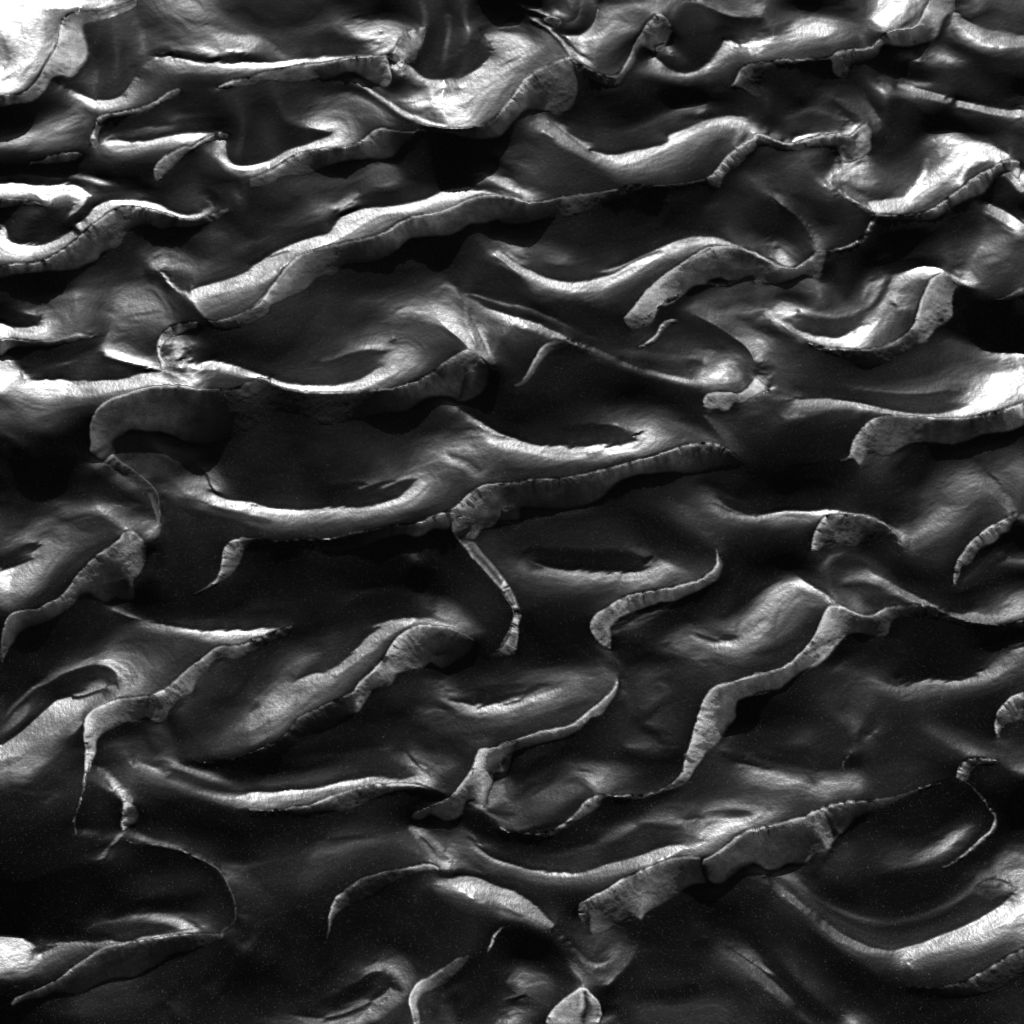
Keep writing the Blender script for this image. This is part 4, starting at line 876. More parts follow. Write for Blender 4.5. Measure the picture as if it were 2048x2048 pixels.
C 100 240 14,300 230 14,500 210 16,700 190 16,850 170 16
R shark | 0 265 9 5,200 280 9 3,400 268 8 2,580 262 10 3,700 230 14 4,850 205 14 5,1000 175 14 8,1180 155 14 22,1300 120 14 28,1420 72 15 35,1435 80 30 35 | 0 320 4 4,200 320 3 3,400 320 5 5,600 360 7 6,800 320 8 7,1000 250 9 8,1100 230 12 10,1180 250 25 12,1260 230 24 4,1300 195 18 3,1420 195 16 3,1435 160 30 10
C 1180 200 18,1250 180 20,1350 150 20
C 1190 280 20,1240 260 28,1160 320 10,1165 350 40,1175 400 35,1180 440 20,1150 400 8
C 1200 400 10,1200 300 10,1300 230 2,1350 350 4,1400 300 2,1300 450 4,1350 510 4
C 1190 465 1,1280 505 1
C 600 350 7,800 400 5,500 500 3,300 400 4,100 450 3,500 300 3,900 350 5,1000 500 4,1100 400 5,700 600 3,1200 600 5,1400 650 7
C 425 560 4,420 700 5 2,400 780 6 2,350 850 9 3,290 890 12 4
C 200 650 4,100 720 10,250 730 9,350 720 8,0 740 10
C 0 800 5,150 780 7,250 790 5,100 840 14,250 850 12
C 0 912 12 92,80 905 14 90,150 900 14 85,220 900 18 60
C 0 960 60,80 945 65,160 930 70
R arm | 0 995 30 22,80 970 35 18,170 935 45 18,250 905 28 16,300 885 12 9 | 0 1030 12 9,100 1000 10 8,250 960 10 8,320 900 8 7
R bridge | 1432 85 60 30,1445 130 60 20,1440 180 55 10,1460 240 50 10,1510 300 50 12,1560 370 45 9,1620 440 40 8,1690 510 35 7,1760 590 45 6,1820 670 42 6,1870 740 50 6,1885 800 50 5,1870 880 38 5,1850 950 35 6,1800 1030 35 7,1740 1085 28 8,1690 1120 12 8 | 1450 85 40 35,1470 160 38 30,1480 230 25 28,1530 275 20 20,1600 290 16 25,1650 360 14 28,1720 430 12 28,1800 530 10 30,1860 620 10 30,1900 700 12 45,1912 780 8 30,1925 840 1 55,1925 950 1 40,1910 1030 2 30,1880 1085 3 25,1800 1095 4 22,1700 1130 6 12 
C 1560 310 30,1600 370 18,1680 440 14,1760 530 14,1820 620 28,1870 680 35
C 1900 880 35,1890 1000 26,1850 1040 24
R mid_shelf | 1432 70 15 35,1470 35 18 40,1510 0 20 40 | 1470 240 28 18,1550 250 25 14,1600 260 20 12,1650 200 28 14,1730 180 28 9,1790 100 30 8,1800 60 30 14,1870 30 30 14
C 1550 100 36,1650 150 32,1700 60 36,1550 180 30
C 1500 262 2,1600 270 3,1680 190 6,1850 190 7
C 1750 300 14,1800 400 14,1700 260 14,1900 300 12
C 1760 460 16,1850 460 25,1932 480 28,1900 540 30,1932 550 14,1870 430 14
C 1700 400 22,1780 490 16
C 1932 200 12,1850 100 12
C 600 700 6,700 680 12,820 640 14,1000 620 12,1150 640 14,1300 680 20,1400 740 30,1470 800 50,1550 880 45,1600 950 28
C 700 760 5,800 690 6,950 680 9,1100 700 12,1200 740 14,1280 800 14,1320 770 14
C 1340 740 40,1420 830 55,1500 880 65,1350 800 30
C 1550 780 14,1500 700 9,1700 850 8,1750 700 8,1680 950 10,1650 1000 10
C 550 950 6,650 920 10,750 950 14,600 1050 14,550 1100 14,800 880 12,950 800 14,1050 770 14
C 500 1010 10,580 980 18,400 940 5,700 850 5,500 880 3
C 900 880 18 55,980 850 18 60,1060 825 18 75,1120 830 16 70,1200 835 16 65,1280 830 18 65,1380 855 45 75,1470 900 60 75,1560 950 50 45
C 540 1210 18 60,600 1180 16 55,700 1110 14 60,780 1030 14 65,840 960 14 70,900 900 16 65
C 300 1290 30 40,360 1260 14 60,440 1225 14 75,540 1215 18 80
C 600 1200 85,700 1140 75,800 1060 75,880 980 85,960 900 80,1060 860 90,1150 860 85
C 440 1240 75,330 1290 55,250 1370 65,180 1420 70
C 150 1280 18,250 1200 32,330 1160 38,420 1110 38,480 1050 22,430 1040 14
C 280 1280 45,360 1210 28,450 1150 20,560 1120 15,420 1180 14
C 100 1380 28,180 1320 40,260 1290 45,320 1240 20
C 50 1480 30,120 1410 55,200 1380 70,160 1440 75,80 1510 60
C 0 1500 22,60 1440 16,0 1450 14,40 1350 14,150 1230 12
C 0 1620 60,80 1580 65,180 1500 70,280 1440 60,400 1350 50,550 1280 50,700 1200 40,800 1130 38,900 1040 40,1000 950 40
C 0 1720 40,150 1640 42,300 1520 40,450 1440 35,600 1370 28,700 1300 22
R spoon | 0 1810 10 4,100 1770 12 5,200 1710 20 8,280 1640 18 10,340 1560 18 12,400 1520 18 14,500 1470 18 14,600 1425 16 16,700 1380 14 22,735 1360 14 30,770 1310 12 42,850 1230 12 42,930 1150 14 42,980 1080 14 45,1020 1010 12 45,1090 940 12 40,1170 895 25 35,1250 885 60 30,1350 890 60 26,1450 905 60 22,1530 945 45 14,1600 990 28 8 | 0 1850 3 3,200 1800 4 4,400 1680 6 5,600 1600 7 6,700 1530 10 6,780 1500 28 4,820 1430 28 3,880 1350 28 2,930 1325 30 3,1000 1310 32 4,1060 1230 34 5,1150 1200 32 6,1240 1190 30 8,1290 1150 26 9,1380 1200 14 6,1450 1150 14 9,1540 1100 12 9,1600 1010 9 9
C 1050 1000 42,980 1140 48,1040 1130 42,1150 1000 32,1280 1000 30,1400 1000 22,1200 1100 30,1400 1100 20,1320 1100 12,1500 1050 14
C 900 1200 38,850 1290 38,960 1250 36
C 760 1400 45,770 1460 50,790 1490 20
C 1300 1160 10,1350 1230 4,1420 1200 2,1480 1130 8,1550 1100 9
C 950 1400 2,850 1500 1,1100 1500 3,800 1540 1,1000 1300 14,1050 1400 10
C 760 1530 1,900 1545 1,500 1600 8,600 1750 3,300 1800 2,800 1650 5,950 1600 5,400 1900 3,100 1900 1
C 1300 1270 22,1400 1260 20,1550 1290 14,1700 1290 20,1850 1290 18,1932 1280 18
C 1300 1330 14,1350 1300 35,1420 1340 40,1500 1370 25,1400 1380 50,1350 1370 22
C 1500 1320 14,1650 1320 14,1800 1330 14,1932 1300 14,1600 1340 9,1750 1350 9,1550 1390 12,1700 1400 12,1850 1400 12
C 1380 1400 30 50,1460 1425 12 70,1530 1435 12 75,1600 1455 12 92,1640 1465 12 95,1720 1440 12 85,1800 1432 12 85,1932 1430 12 85
C 1500 1460 45,1600 1490 75,1680 1490 85,1800 1460 85,1932 1460 80
C 1220 1500 28,1300 1490 40,1370 1500 38,1300 1540 20,1420 1460 25,1250 1450 10
C 1450 1520 20,1600 1550 28,1720 1530 40,1850 1510 45,1932 1500 45
C 1650 1600 22,1850 1580 25,1600 1650 20,1800 1640 14
C 1200 1600 14,1280 1650 20,1250 1720 20,1380 1600 26,1480 1610 25,1400 1700 14,1550 1700 18,1500 1780 14,1350 1780 22,1150 1700 18
C 1630 1660 22,1700 1700 20,1600 1720 25
C 900 1770 14 10,1000 1770 18 11,1080 1755 14 14,1120 1720 10 22
C 700 1830 10,820 1780 14,950 1740 5,700 1780 5,600 1870 10,500 1900 8
C 1110 1790 14 45,1150 1840 14 65,1190 1890 18 92,1240 1932 25 92
C 1150 1790 35,1250 1850 45,1350 1880 40,1280 1800 28,1450 1860 24,1400 1932 35
C 1200 1870 85,1250 1910 80,1050 1850 14,900 1850 13,1000 1932 14,800 1932 13,1100 1900 14
R pour | 1600 1932 25 60,1605 1870 25 55,1625 1810 22 55,1640 1775 22 45,1750 1755 16 40,1900 1712 16 38 | 1850 1932 20 12,1870 1840 20 12,1890 1760 22 14,1905 1712 25 20
C 1650 1850 60,1640 1932 85,1700 1850 42,1800 1800 38,1850 1850 20,1850 1932 10,1932 1900 5
C 1500 1700 20,1550 1850 14,1500 1932 20
T 1000 1004
C 0 50 35,60 60 35,90 20 22,100 100 14
C 150 150 14,400 100 14,650 50 12,700 150 12,500 250 12,300 250 10
C 0 200 12,100 250 12,0 300 16,140 350 18
C 150 350 20 5,220 320 12 5,400 335 12 4,600 345 14 4,800 345 14 4,920 355 16 4,1010 380 30 5,1060 420 35 8,1040 460 45 8
C 200 410 28 5,300 460 40 5
C 200 410 5 30,280 445 5 45,380 470 5 48,480 485 5 65,600 488 6 60,750 495 5 60,880 500 5 55,980 500 6 55,1040 470 10 55
C 250 430 4,500 430 6,800 430 5,950 430 6
C 40 440 22,120 430 32,180 440 38,120 470 35,180 480 40,60 480 25
C 1000 330 26,1080 380 32,1120 410 45,1160 440 60,1250 480 50,1350 490 25,1120 370 18,1250 430 22,1400 430 14
C 1100 540 60,1150 500 60,980 530 60
C 250 500 45,400 510 50,550 525 70,700 530 60,850 530 58,1000 545 55,1100 570 55
C 60 550 20,130 540 25,180 510 35,250 560 26,400 600 26,600 600 30,800 600 30,950 620 30,1100 600 32,1250 550 25
C 300 750 10,450 700 14,600 680 14,800 650 18,700 640 20
C 400 850 6,500 900 5,300 900 7,450 800 9,350 1000 6,550 1000 6,300 1100 6,600 1120 7
C 700 1100 6,550 850 8
R bridge | 0 620 30 8,40 690 45 6,90 770 50 6,95 830 50 5,80 880 38 5,50 940 35 6,0 1030 30 7 | 0 520 18 45,60 600 12 40,120 700 14 32,140 780 10 30,150 830 2 60,130 880 1 45,125 980 1 35,100 1080 3 28,0 1110 5 20 
C 60 640 25,100 720 30,110 900 38,90 1000 25
C 160 860 2,200 950 3,180 1100 4
C 180 700 18,250 800 10
C 1220 0 20,1280 50 26,1350 100 28,1420 150 26,1470 230 24,1500 290 20
C 1300 20 30,1400 50 25,1500 100 20,1440 60 28
C 1520 0 10 70,1570 30 10 60,1650 65 8 70,1730 90 7 75,1820 95 6 80,1932 85 6 80
C 1600 100 25,1750 130 40,1900 130 35,1700 180 20,1900 200 14,1600 200 14
C 1400 250 8,1450 350 9,1300 300 8,1200 200 7,1000 150 7,1100 300 8
C 1520 380 18,1530 310 22,1550 300 25
C 1600 250 8,1700 350 1,1800 450 2,1700 600 1,1900 400 6,1932 350 5
R s_ridge | 780 1050 14 25,720 1010 15 35,670 960 14 40,645 910 12 50,650 860 12 52,680 810 14 45,740 765 18 42,830 710 20 40,900 675 20 42,1000 650 20 45,1120 630 22 45,1250 605 26 42,1350 580 30 42,1440 550 28 42,1510 500 26 40,1550 440 25 40,1550 380 20 30,1540 310 12 16 | 800 1070 20 6,800 1020 25 1,790 950 28 4,790 900 30 5,830 860 34 6,890 820 36 4,1000 770 40 2,1100 740 40 2,1140 725 40 2,1250 710 38 4,1340 670 35 4,1450 620 30 4,1550 560 22 3,1590 480 16 3,1600 430 14 3,1570 370 14 3
C 720 850 32,740 920 28,780 820 34,900 740 40,1100 680 42,1300 640 40,1450 590 30,740 980 28
C 800 1000 1,840 940 3,820 1020 1,900 850 10,880 870 3,960 830 7
C 780 1060 22,800 1090 26,820 1110 18,700 1020 25,760 1090 22,790 1120 22
C 840 1100 4 20,860 1150 3 18,900 1200 6 16
C 820 1150 9,860 1200 5,870 1240 5,890 1215 20
C 920 1000 1,950 1080 1,1000 1000 2,920 1150 1,1050 1080 4,900 1050 0
C 1000 900 10,1150 920 12,1250 850 9,1400 850 10,1300 780 6,1050 830 9
C 1100 980 14,1180 1010 30,1260 1040 40,1350 1080 38,1430 1130 30,1500 1170 22,1600 1260 18
C 1050 960 10,1180 960 22,1280 950 35,1380 910 28,1500 900 18
C 1250 1070 30,1380 1140 22,1500 1200 16
C 1340 880 28,1450 880 22,1600 870 28,1700 850 35,1780 780 30,1850 680 30,1932 600 32
C 1400 930 45 10,1480 960 30 9,1560 985 30 9
C 1480 930 28,1560 940 14 9,1640 930 28 10,1700 945 40 12
C 1560 980 10 45,1640 990 10 50,1700 970 12 50
C 1600 950 8,1670 955 8
C 1380 960 48,1460 1000 50,1560 1020 60,1640 1020 60,1740 980 55,1820 930 50
C 1400 1040 30,1550 1080 28,1680 1100 35,1800 1050 40,1932 980 40
C 1500 1130 20,1700 1180 18,1850 1150 16,1932 1100 20
C 1750 900 40,1850 820 50,1932 750 55,1900 850 60,1800 1000 45,1932 900 55
C 1600 820 4,1700 750 3,1800 680 5,1880 600 9,1932 540 14
C 200 1170 8,350 1170 14,500 1150 16,650 1155 14,700 1180 25,780 1220 32,830 1250 45
C 0 1230 9,150 1220 18,300 1210 26,450 1190 26,600 1180 20
C 0 1290 14,150 1280 22,300 1270 38,450 1250 40,550 1260 40,650 1280 30
C 0 1340 14,100 1330 16,200 1320 22,280 1305 16,390 1320 40,300 1350 50,220 1370 35,150 1410 30
C 180 1340 30,50 1370 14,100 1380 12,250 1335 14
C 130 1410 14 70,60 1425 12 60,0 1435 12 85
C 200 1400 70,300 1380 65,400 1340 55,150 1430 75,60 1450 80,0 1470 80
C 0 1500 45,150 1480 45,300 1450 45,450 1400 40,600 1370 32,700 1320 22
C 0 1600 22,150 1580 22,350 1520 20,500 1450 22,650 1420 20
R mound_lip | 0 1730 16 35,150 1690 16 32,300 1640 16 35,400 1620 16 38,500 1600 18 40,560 1560 20 42,620 1510 22 42,680 1460 22 42,750 1400 22 42,800 1350 24 38,830 1300 35 30,840 1260 50 18 | 0 1880 25 10,60 1800 30 10,150 1770 22 10,300 1730 22 10,450 1690 26 8,560 1640 30 6,650 1550 32 3,720 1520 30 5,780 1450 28 6,830 1370 24 8,855 1290 20 8,845 1255 18 8
C 870 1280 25,890 1330 35,890 1390 28,900 1430 18,920 1260 8
C 1000 1300 20,1080 1230 28,1180 1180 24,1100 1150 12,1250 1100 14
C 950 1400 14,1020 1500 22,1100 1400 30,1200 1350 26,1150 1500 25,1050 1590 30,1200 1600 22,1300 1450 14,1350 1300 14,1000 1600 18
C 880 1740 10,920 1720 20,980 1700 25,1080 1690 26,1180 1700 22
C 890 1745 14,960 1755 32,1050 1775 22 9,1180 1790 16 9,1300 1780 10 8
C 950 1740 30,1080 1740 28,1200 1750 24,1300 1740 16
C 800 1600 10,700 1700 9,600 1800 9,900 1850 9,1100 1850 8,1250 1850 8,850 1500 14,800 1750 9,1000 1800 8
C 300 1800 6,250 1900 2,400 1850 4,500 1730 2
C 100 1850 22,60 1932 20,0 1850 35,150 1800 14
C 480 1890 18,600 1900 30,700 1920 40,800 1932 35
R long_wall | 1312 1932 14 50,1325 1840 12 50,1360 1740 10 50,1390 1620 12 50,1410 1550 14 45,1450 1430 14 42,1500 1350 16 40,1560 1310 18 40,1650 1290 16 42,1750 1260 16 42,1850 1235 18 45,1932 1220 14 40 | 1380 1932 35 14,1440 1850 40 14,1500 1770 40 14,1560 1720 35 12,1610 1650 22 14,1640 1600 26 12,1690 1560 28 2,1695 1480 35 0,1700 1430 40 0,1760 1400 40 0,1800 1390 38 1,1932 1370 30 1
C 1480 1450 42,1540 1400 38,1650 1340 40,1480 1560 48,1440 1620 55,1520 1600 60,1500 1680 60,1560 1550 38,1600 1480 36,1580 1620 45,1450 1660 28
C 1420 1750 60,1380 1820 55,1350 1880 50
C 1440 1670 30 50,1500 1715 35 45,1560 1710 20 40
C 1750 1450 0,1850 1500 0,1750 1550 0,1900 1550 1,1932 1450 0
C 1620 1680 22,1700 1620 16,1780 1600 8,1800 1580 3,1850 1650 10,1932 1680 12
C 1540 1740 20,1600 1760 25,1700 1800 14,1750 1830 8
C 1600 1790 14 5,1700 1840 12 6,1800 1870 12 6,1932 1900 14 8
C 1700 1870 35,1800 1910 50,1932 1932 55
C 1500 1850 16,1600 1880 16,1550 1932 16
C 1750 1730 12,1932 1800 14
T 1508 1004
C 0 105 5 60,80 85 5 75,180 65 5 80,300 62 6 75,400 65 8 75,520 55 14 85,620 65 12 85,740 80 10 75,830 95 10 70,900 125 10 60,970 160 10 60,1010 195 10 60
C 0 140 45,150 110 50,300 100 45,420 90 55,500 80 70
C 0 220 14,200 200 16,350 150 28,420 150 25
C 0 320 7,200 320 10,350 300 12,380 220 14
R cap | 410 350 16 40,420 280 14 45,435 220 14 40,465 160 16 38,500 115 22 35,570 95 45 28,660 90 60 22,760 98 60 14,850 120 60 10,930 155 50 5,980 200 45 4,1020 240 40 4,1040 310 35 3 | 450 350 20 14,480 330 22 8,540 280 26 8,600 290 24 10,680 300 22 9,740 320 14 4,800 260 8 2,860 260 5 2,940 260 2 1,990 280 1 1,1030 320 2 2
C 560 160 30,620 200 26,700 160 22,520 230 30,640 260 25,760 180 14,800 220 6
C 1000 180 70,1030 230 50,1040 290 60,1065 240 45,1075 210 28
C 1060 60 5,1050 150 6,1100 0 10
C 1045 330 30,1060 380 10
C 850 340 2,950 450 2,1050 550 2,900 300 1,1100 480 4,1200 550 1
C 1150 150 22,1200 80 14,1250 130 30,1300 60 32,1400 40 35,1500 60 25,1200 200 35,1300 160 32,1400 150 28,1150 280 28,1250 260 24,1350 300 14,1180 380 14,1300 400 14,1500 200 14,1600 100 12,1450 280 10
C 1780 0 30,1830 50 45,1880 90 50,1820 90 20,1932 60 10,1900 120 40,1932 115 25
R hood | 1425 580 6 30,1430 510 8 38,1440 460 9 42,1480 380 10 42,1540 300 10 42,1620 230 12 42,1700 165 14 45,1780 130 16 42,1800 105 22 35,1850 105 30 18,1870 130 20 4 | 1440 590 20 3,1470 520 25 3,1490 460 28 1,1540 450 25 1,1590 370 30 1,1650 320 35 2,1720 290 40 1,1770 230 35 2,1830 210 28 1,1850 150 20 1,1870 140 8 1
C 1600 420 6,1700 350 4,1800 280 3,1900 200 1,1500 560 18,1540 530 12,1480 620 10,1900 300 6
C 1740 350 22,1800 380 28,1860 410 32,1932 430 30,1650 450 6,1720 490 10,1850 500 8,1932 520 12
C 1400 480 5,1350 560 2,1420 640 2
C 480 470 22,520 420 35,545 380 30,560 330 18,470 420 9,600 320 14
C 580 330 14,700 350 12,780 420 16,850 490 12,650 420 8,560 440 6
C 400 400 3,300 450 2,430 480 4,200 420 4,0 450 4,300 350 5
C 0 620 12,100 580 18,200 540 22,280 525 35,320 530 30
C 0 700 30,100 620 35,180 580 45,250 570 45,300 560 60,220 620 60
C 320 540 10 60,380 580 14 75,450 620 16 75,520 660 16 70,580 710 20 70,650 750 20 70,720 785 18 60,760 800 14 45
C 380 550 14,480 600 16,560 660 22,640 720 22
C 480 560 14,540 590 16 14,620 640 30 12,680 700 40 10,740 760 50 10,770 800 45 9
C 600 660 32,680 740 32,740 790 60
C 0 820 50,100 720 60,180 660 70,250 640 45,150 780 45,60 870 45
C 320 620 35,420 660 30,500 710 28,250 740 35
C 0 950 45,100 930 35,250 850 30,380 760 24,450 760 14
C 0 1080 16,150 1050 14,300 980 12,420 860 10
C 0 1180 12,100 1170 12
R long_wall | 0 1225 14 45,90 1215 14 42,150 1200 14 40,220 1180 16 45,300 1115 14 48,370 1040 14 48,430 960 14 46,480 850 12 46,510 780 14 44,540 745 20 40,590 738 35 35,640 755 45 22,700 785 45 20,770 810 30 25,840 812 16 30,900 780 14 30,970 755 12 22,1050 742 10 14,1200 742 12 5,1300 765 30 3,1400 805 35 2,1550 850 40 2,1700 875 35 2,1820 880 22 4,1932 845 16 22 | 0 1370 30 2,80 1350 28 10,180 1340 35 10,260 1280 40 8,350 1210 42 8,450 1170 42 8,530 1110 45 1,580 1050 44 0,640 980 42 0,680 950 28 2,780 940 22 9,870 970 16 8,960 940 20 3,1000 850 8 2,1200 830 2 1,1400 860 2 1,1600 920 1 1,1800 920 3 2,1932 900 12 3
C 600 820 40,560 900 40,640 850 28,450 1060 45,550 1000 42,350 1140 45,250 1230 42,100 1270 40,800 880 20,900 860 14,720 870 18
C 540 1110 0,600 1120 0,650 1080 0,700 1020 1,680 960 1,750 1050 4
C 0 1450 0,80 1500 0,120 1550 3,40 1550 0,100 1420 2
C 450 1220 9,560 1200 14,500 1300 10,300 1400 7,400 1320 9
C 600 1180 20,650 1170 22,700 1220 16,650 1130 14
C 900 1050 5,1100 1000 2,1000 1100 4,1200 1100 0,1400 1000 1,1100 900 1
C 600 560 14,660 510 22,750 500 30,830 490 38,850 520 50,900 540 50,970 570 50
C 620 540 28,700 550 40,800 550 40,850 575 35,920 590 25
C 640 470 10,750 480 20,820 470 28
C 840 490 14,920 540 22,980 560 14
C 980 575 22 45,1050 620 12 60,1120 650 12 65,1200 690 12 70,1280 730 10 70,1350 760 8 60,1420 785 7 60,1500 800 8 60
C 650 600 9,750 580 10,900 620 9,800 700 8,900 720 8,1000 680 8,1100 720 10,1250 740 14
C 1500 800 14 60,1560 780 25 65,1650 800 35 60,1750 800 35 55
C 1450 740 4,1550 750 8,1620 740 12,1700 750 22,1800 720 32,1880 690 40,1932 680 40
C 1550 830 45,1650 840 55,1780 830 50,1880 790 50,1932 760 55
C 1800 860 25,1900 840 25
C 1700 680 14,1760 620 14,1850 620 20,1932 600 22
C 1500 680 4,1350 680 1,1600 620 3,1750 560 6
C 1300 800 2,1500 1000 0,1700 1000 3,1400 880 1,1850 950 2
C 1700 1080 12,1800 1030 18,1900 1000 28,1932 1000 28
C 1830 1060 14 35,1870 1045 14 45,1932 1035 16 40
C 1600 1100 8,1700 1120 20,1780 1110 32,1770 1160 40,1730 1200 42,1680 1170 20
C 1100 1150 0,1300 1150 0,1450 1120 0,1550 1140 1,1000 1250 2,1200 1240 0,1400 1250 0,1600 1200 0
C 700 1150 8,850 1180 8,780 1230 20,880 1280 28,980 1320 40,1070 1340 48
C 950 1260 12 5,1070 1325 40 5
C 1070 1325 5 45,1150 1290 5 40,1220 1275 4 40,1350 1270 4 42,1480 1270 5 42,1560 1250 5 45,1630 1220 5 45,1660 1190 5 40
C 900 1340 20,1000 1360 28,1100 1370 32,1200 1330 32,1400 1310 32,1600 1280 35,1750 1220 35,1800 1150 30,1900 1080 28
C 900 1400 12,1100 1430 14,1300 1400 14,1500 1360 18,1700 1320 18,1900 1200 16
C 900 1520 9,1100 1520 9,1300 1500 9,1500 1450 9,1700 1400 9,1850 1320 9,1932 1250 12
R right_cup | 1730 1670 10 22,1718 1600 8 40,1730 1530 8 42,1770 1470 9 40,1830 1410 10 38,1932 1355 12 36 | 1750 1690 16 9,1760 1640 25 8,1820 1590 30 8,1880 1570 30 9,1932 1545 28 9
C 1800 1540 34,1880 1490 34
C 1740 1680 25,1790 1720 20,1850 1780 16,1850 1650 10,1932 1700 8,1932 1620 7
C 500 1340 12,560 1400 16,620 1470 18,670 1530 28,700 1580 35,725 1640 40,728 1700 38,710 1760 32,670 1820 30,640 1870 38,632 1932 38
C 750 1630 4,740 1700 4,770 1720 12,820 1680 28,870 1640 35,850 1660 12,800 1640 4
C 650 1600 9,680 1720 9,600 1850 8,700 1880 7,760 1800 8
C 550 1550 8,400 1550 8,250 1500 3,200 1600 6,400 1640 18,350 1700 22,250 1720 16,450 1740 16,150 1760 9,500 1820 9,300 1820 8,600 1650 10
C 0 1600 7,0 1700 8,100 1680 10
C 0 1815 10 22,80 1840 9 18,200 1870 9 20,300 1890 9 16,450 1932 9 14
C 0 1880 14,150 1900 16,0 1920 55,80 1925 50
C 800 1500 9,900 1700 8,1000 1600 7,900 1850 7,1100 1800 6,1300 1850 5
C 1200 1600 9,1260 1610 20,1350 1660 25,1450 1720 32,1520 1770 42,1600 1800 45,1660 1820 38
C 1150 1640 8,1300 1700 12,1400 1760 12,1500 1810 16
C 1500 1680 16,1600 1740 18,1700 1770 26,1760 1800 28,1820 1850 35,1880 1900 45,1932 1930 40
C 1650 1700 14,1750 1740 18,1850 1820 20,1932 1870 25
C 1350 1550 8,1500 1580 8,1620 1640 9
R lower_cup | 1450 1932 6 35,1480 1880 6 42,1520 1845 8 40,1580 1830 25 32,1680 1840 30 20,1740 1850 22 10 | 1520 1932 25 8,1570 1880 25 8,1650 1870 18 9,1740 1870 10 9
C 1600 1910 8,1750 1900 9,1850 1932 12
C 1400 1932 4,1400 1850 5
T 0 1508
C 0 50 45,60 20 35,30 130 28
C 100 220 18,150 160 40,230 100 45,300 60 40,340 30 35
C 200 170 28,280 130 22,400 60 18,500 120 14,350 250 20,400 320 25,300 350 20,150 300 18,0 300 18
C 450 200 14,550 60 14,500 300 14,480 400 16
C 0 450 16,100 500 14,250 480 16,400 480 14,480 560 10,350 620 9,150 650 11,0 700 14
R arm | 545 620 10 16,540 560 14 20,525 500 14 20,535 440 14 22,560 360 12 25,585 280 10 40,595 200 12 50,605 100 14 65,610 0 18 70 | 548 620 14 4,550 540 16 3,545 450 14 2,570 370 16 2,592 280 28 2,605 200 30 2,625 100 45 5,650 50 40 20,680 0 45 14
C 640 120 6,700 250 2,620 350 1,700 450 2,600 500 2,750 550 3,800 350 2,760 200 4
C 560 545 28,620 555 25,700 560 18,760 590 12,650 620 6,600 600 4
C 640 60 35,700 90 40,760 140 50,810 200 70,850 260 75,900 310 60,950 360 45
C 750 80 14,820 150 22,900 230 22,960 320 14,1000 400 8
C 700 150 14,780 240 14,830 300 10,860 350 8
R trunk_rib | 880 560 14 40,870 500 12 45,875 430 14 50,885 360 25 50,870 310 40 50,860 290 50 60 | 900 540 30 14,930 510 35 8,970 490 30 6,1000 450 22 4,985 400 28 5,970 370 40 6,950 360 45 8
C 920 420 35,960 440 30,900 480 42
C 880 570 5 60,840 620 5 50,790 660 6 48,765 700 8 45,760 730 10 45,710 760 8 35
C 830 660 14,800 700 20,790 740 22,840 750 4,800 790 14
C 820 600 14,750 680 12,650 720 10,500 750 7,780 640 4
R loop_rim | 890 580 14 20,900 610 8 16,960 635 10 14,1060 640 20 5,1200 665 30 3,1320 700 30 3,1420 745 30 3,1500 785 30 4,1560 820 30 3,1600 880 32 3,1640 960 28 4,1675 1050 22 6,1690 1130 18 9,1680 1200 14 9,1640 1240 20 10,1585 1275 30 14 | 900 590 16 3,900 620 3 2,1060 660 2 2,1200 690 2 2,1400 760 2 2,1540 830 2 2,1600 920 2 2,1660 1050 3 3,1675 1150 5 5,1660 1200 8 8,1580 1260 12 12
C 900 540 25,930 530 18,960 560 28,1000 590 40,1060 610 40,1130 630 35,1220 655 50,1330 700 50,1430 740 45,1520 785 55,1580 825 45,1640 850 35
C 960 600 10,1000 625 14,930 580 14
C 1000 545 9,1150 580 9,1300 620 12,1450 680 14,1580 720 12,1700 750 8,1800 720 4
C 1050 570 6,1200 620 14,1350 670 16,1450 720 16,1550 770 14
C 1620 810 28,1720 800 24,1850 780 20,1932 760 16
C 1610 880 45,1660 920 32,1700 1000 30,1740 1080 25
C 1650 960 30,1690 1050 30,1700 1130 38,1720 1180 35
C 1740 1060 28,1770 1140 20,1810 1200 22,1815 1260 25,1790 1350 25,1750 1400 28,1720 1340 20,1730 1250 22,1740 1180 25
C 1770 1250 12,1770 1300 12,1750 1340 14
C 1750 900 20,1850 950 18,1800 1050 14,1880 1150 10,1900 1000 14
C 1850 1250 8,1850 1400 6,1780 1500 5,1900 1500 3,1850 1600 3
C 1680 1230 30,1620 1270 22,1590 1310 20,1600 1330 12
C 1690 1280 18,1700 1380 16,1720 1440 16,1640 1380 3,1660 1440 4,1680 1500 6
C 1000 250 10,1100 300 5,1200 350 2,1300 380 2,1100 450 2,1300 500 2,1500 500 2,1700 600 4,1200 540 5,1500 600 5
C 900 20 20,950 40 28,1020 70 50,1080 90 60,1150 110 75,1200 130 75
C 1120 10 20,1180 25 32,1240 50 40,1300 80 48,1370 110 50,1440 130 48,1530 165 50,1600 185 28,1700 190 14,1850 200 14
C 950 30 25,1040 60 16 45,1120 95 16 60,1200 130 16 75,1280 160 16 75,1360 190 16 75,1440 220 16 85,1520 245 16 85,1620 260 14 95,1720 268 14 98,1800 265 14 98,1932 275 14 98
C 1000 90 30,1100 140 35,1200 180 30,1300 220 35,1400 260 30,1500 290 40,1600 310 55,1700 320 60,1800 330 60,1932 330 60
C 1250 100 14,1350 150 16,1450 190 16,1550 220 16,1700 240 18,1850 240 16
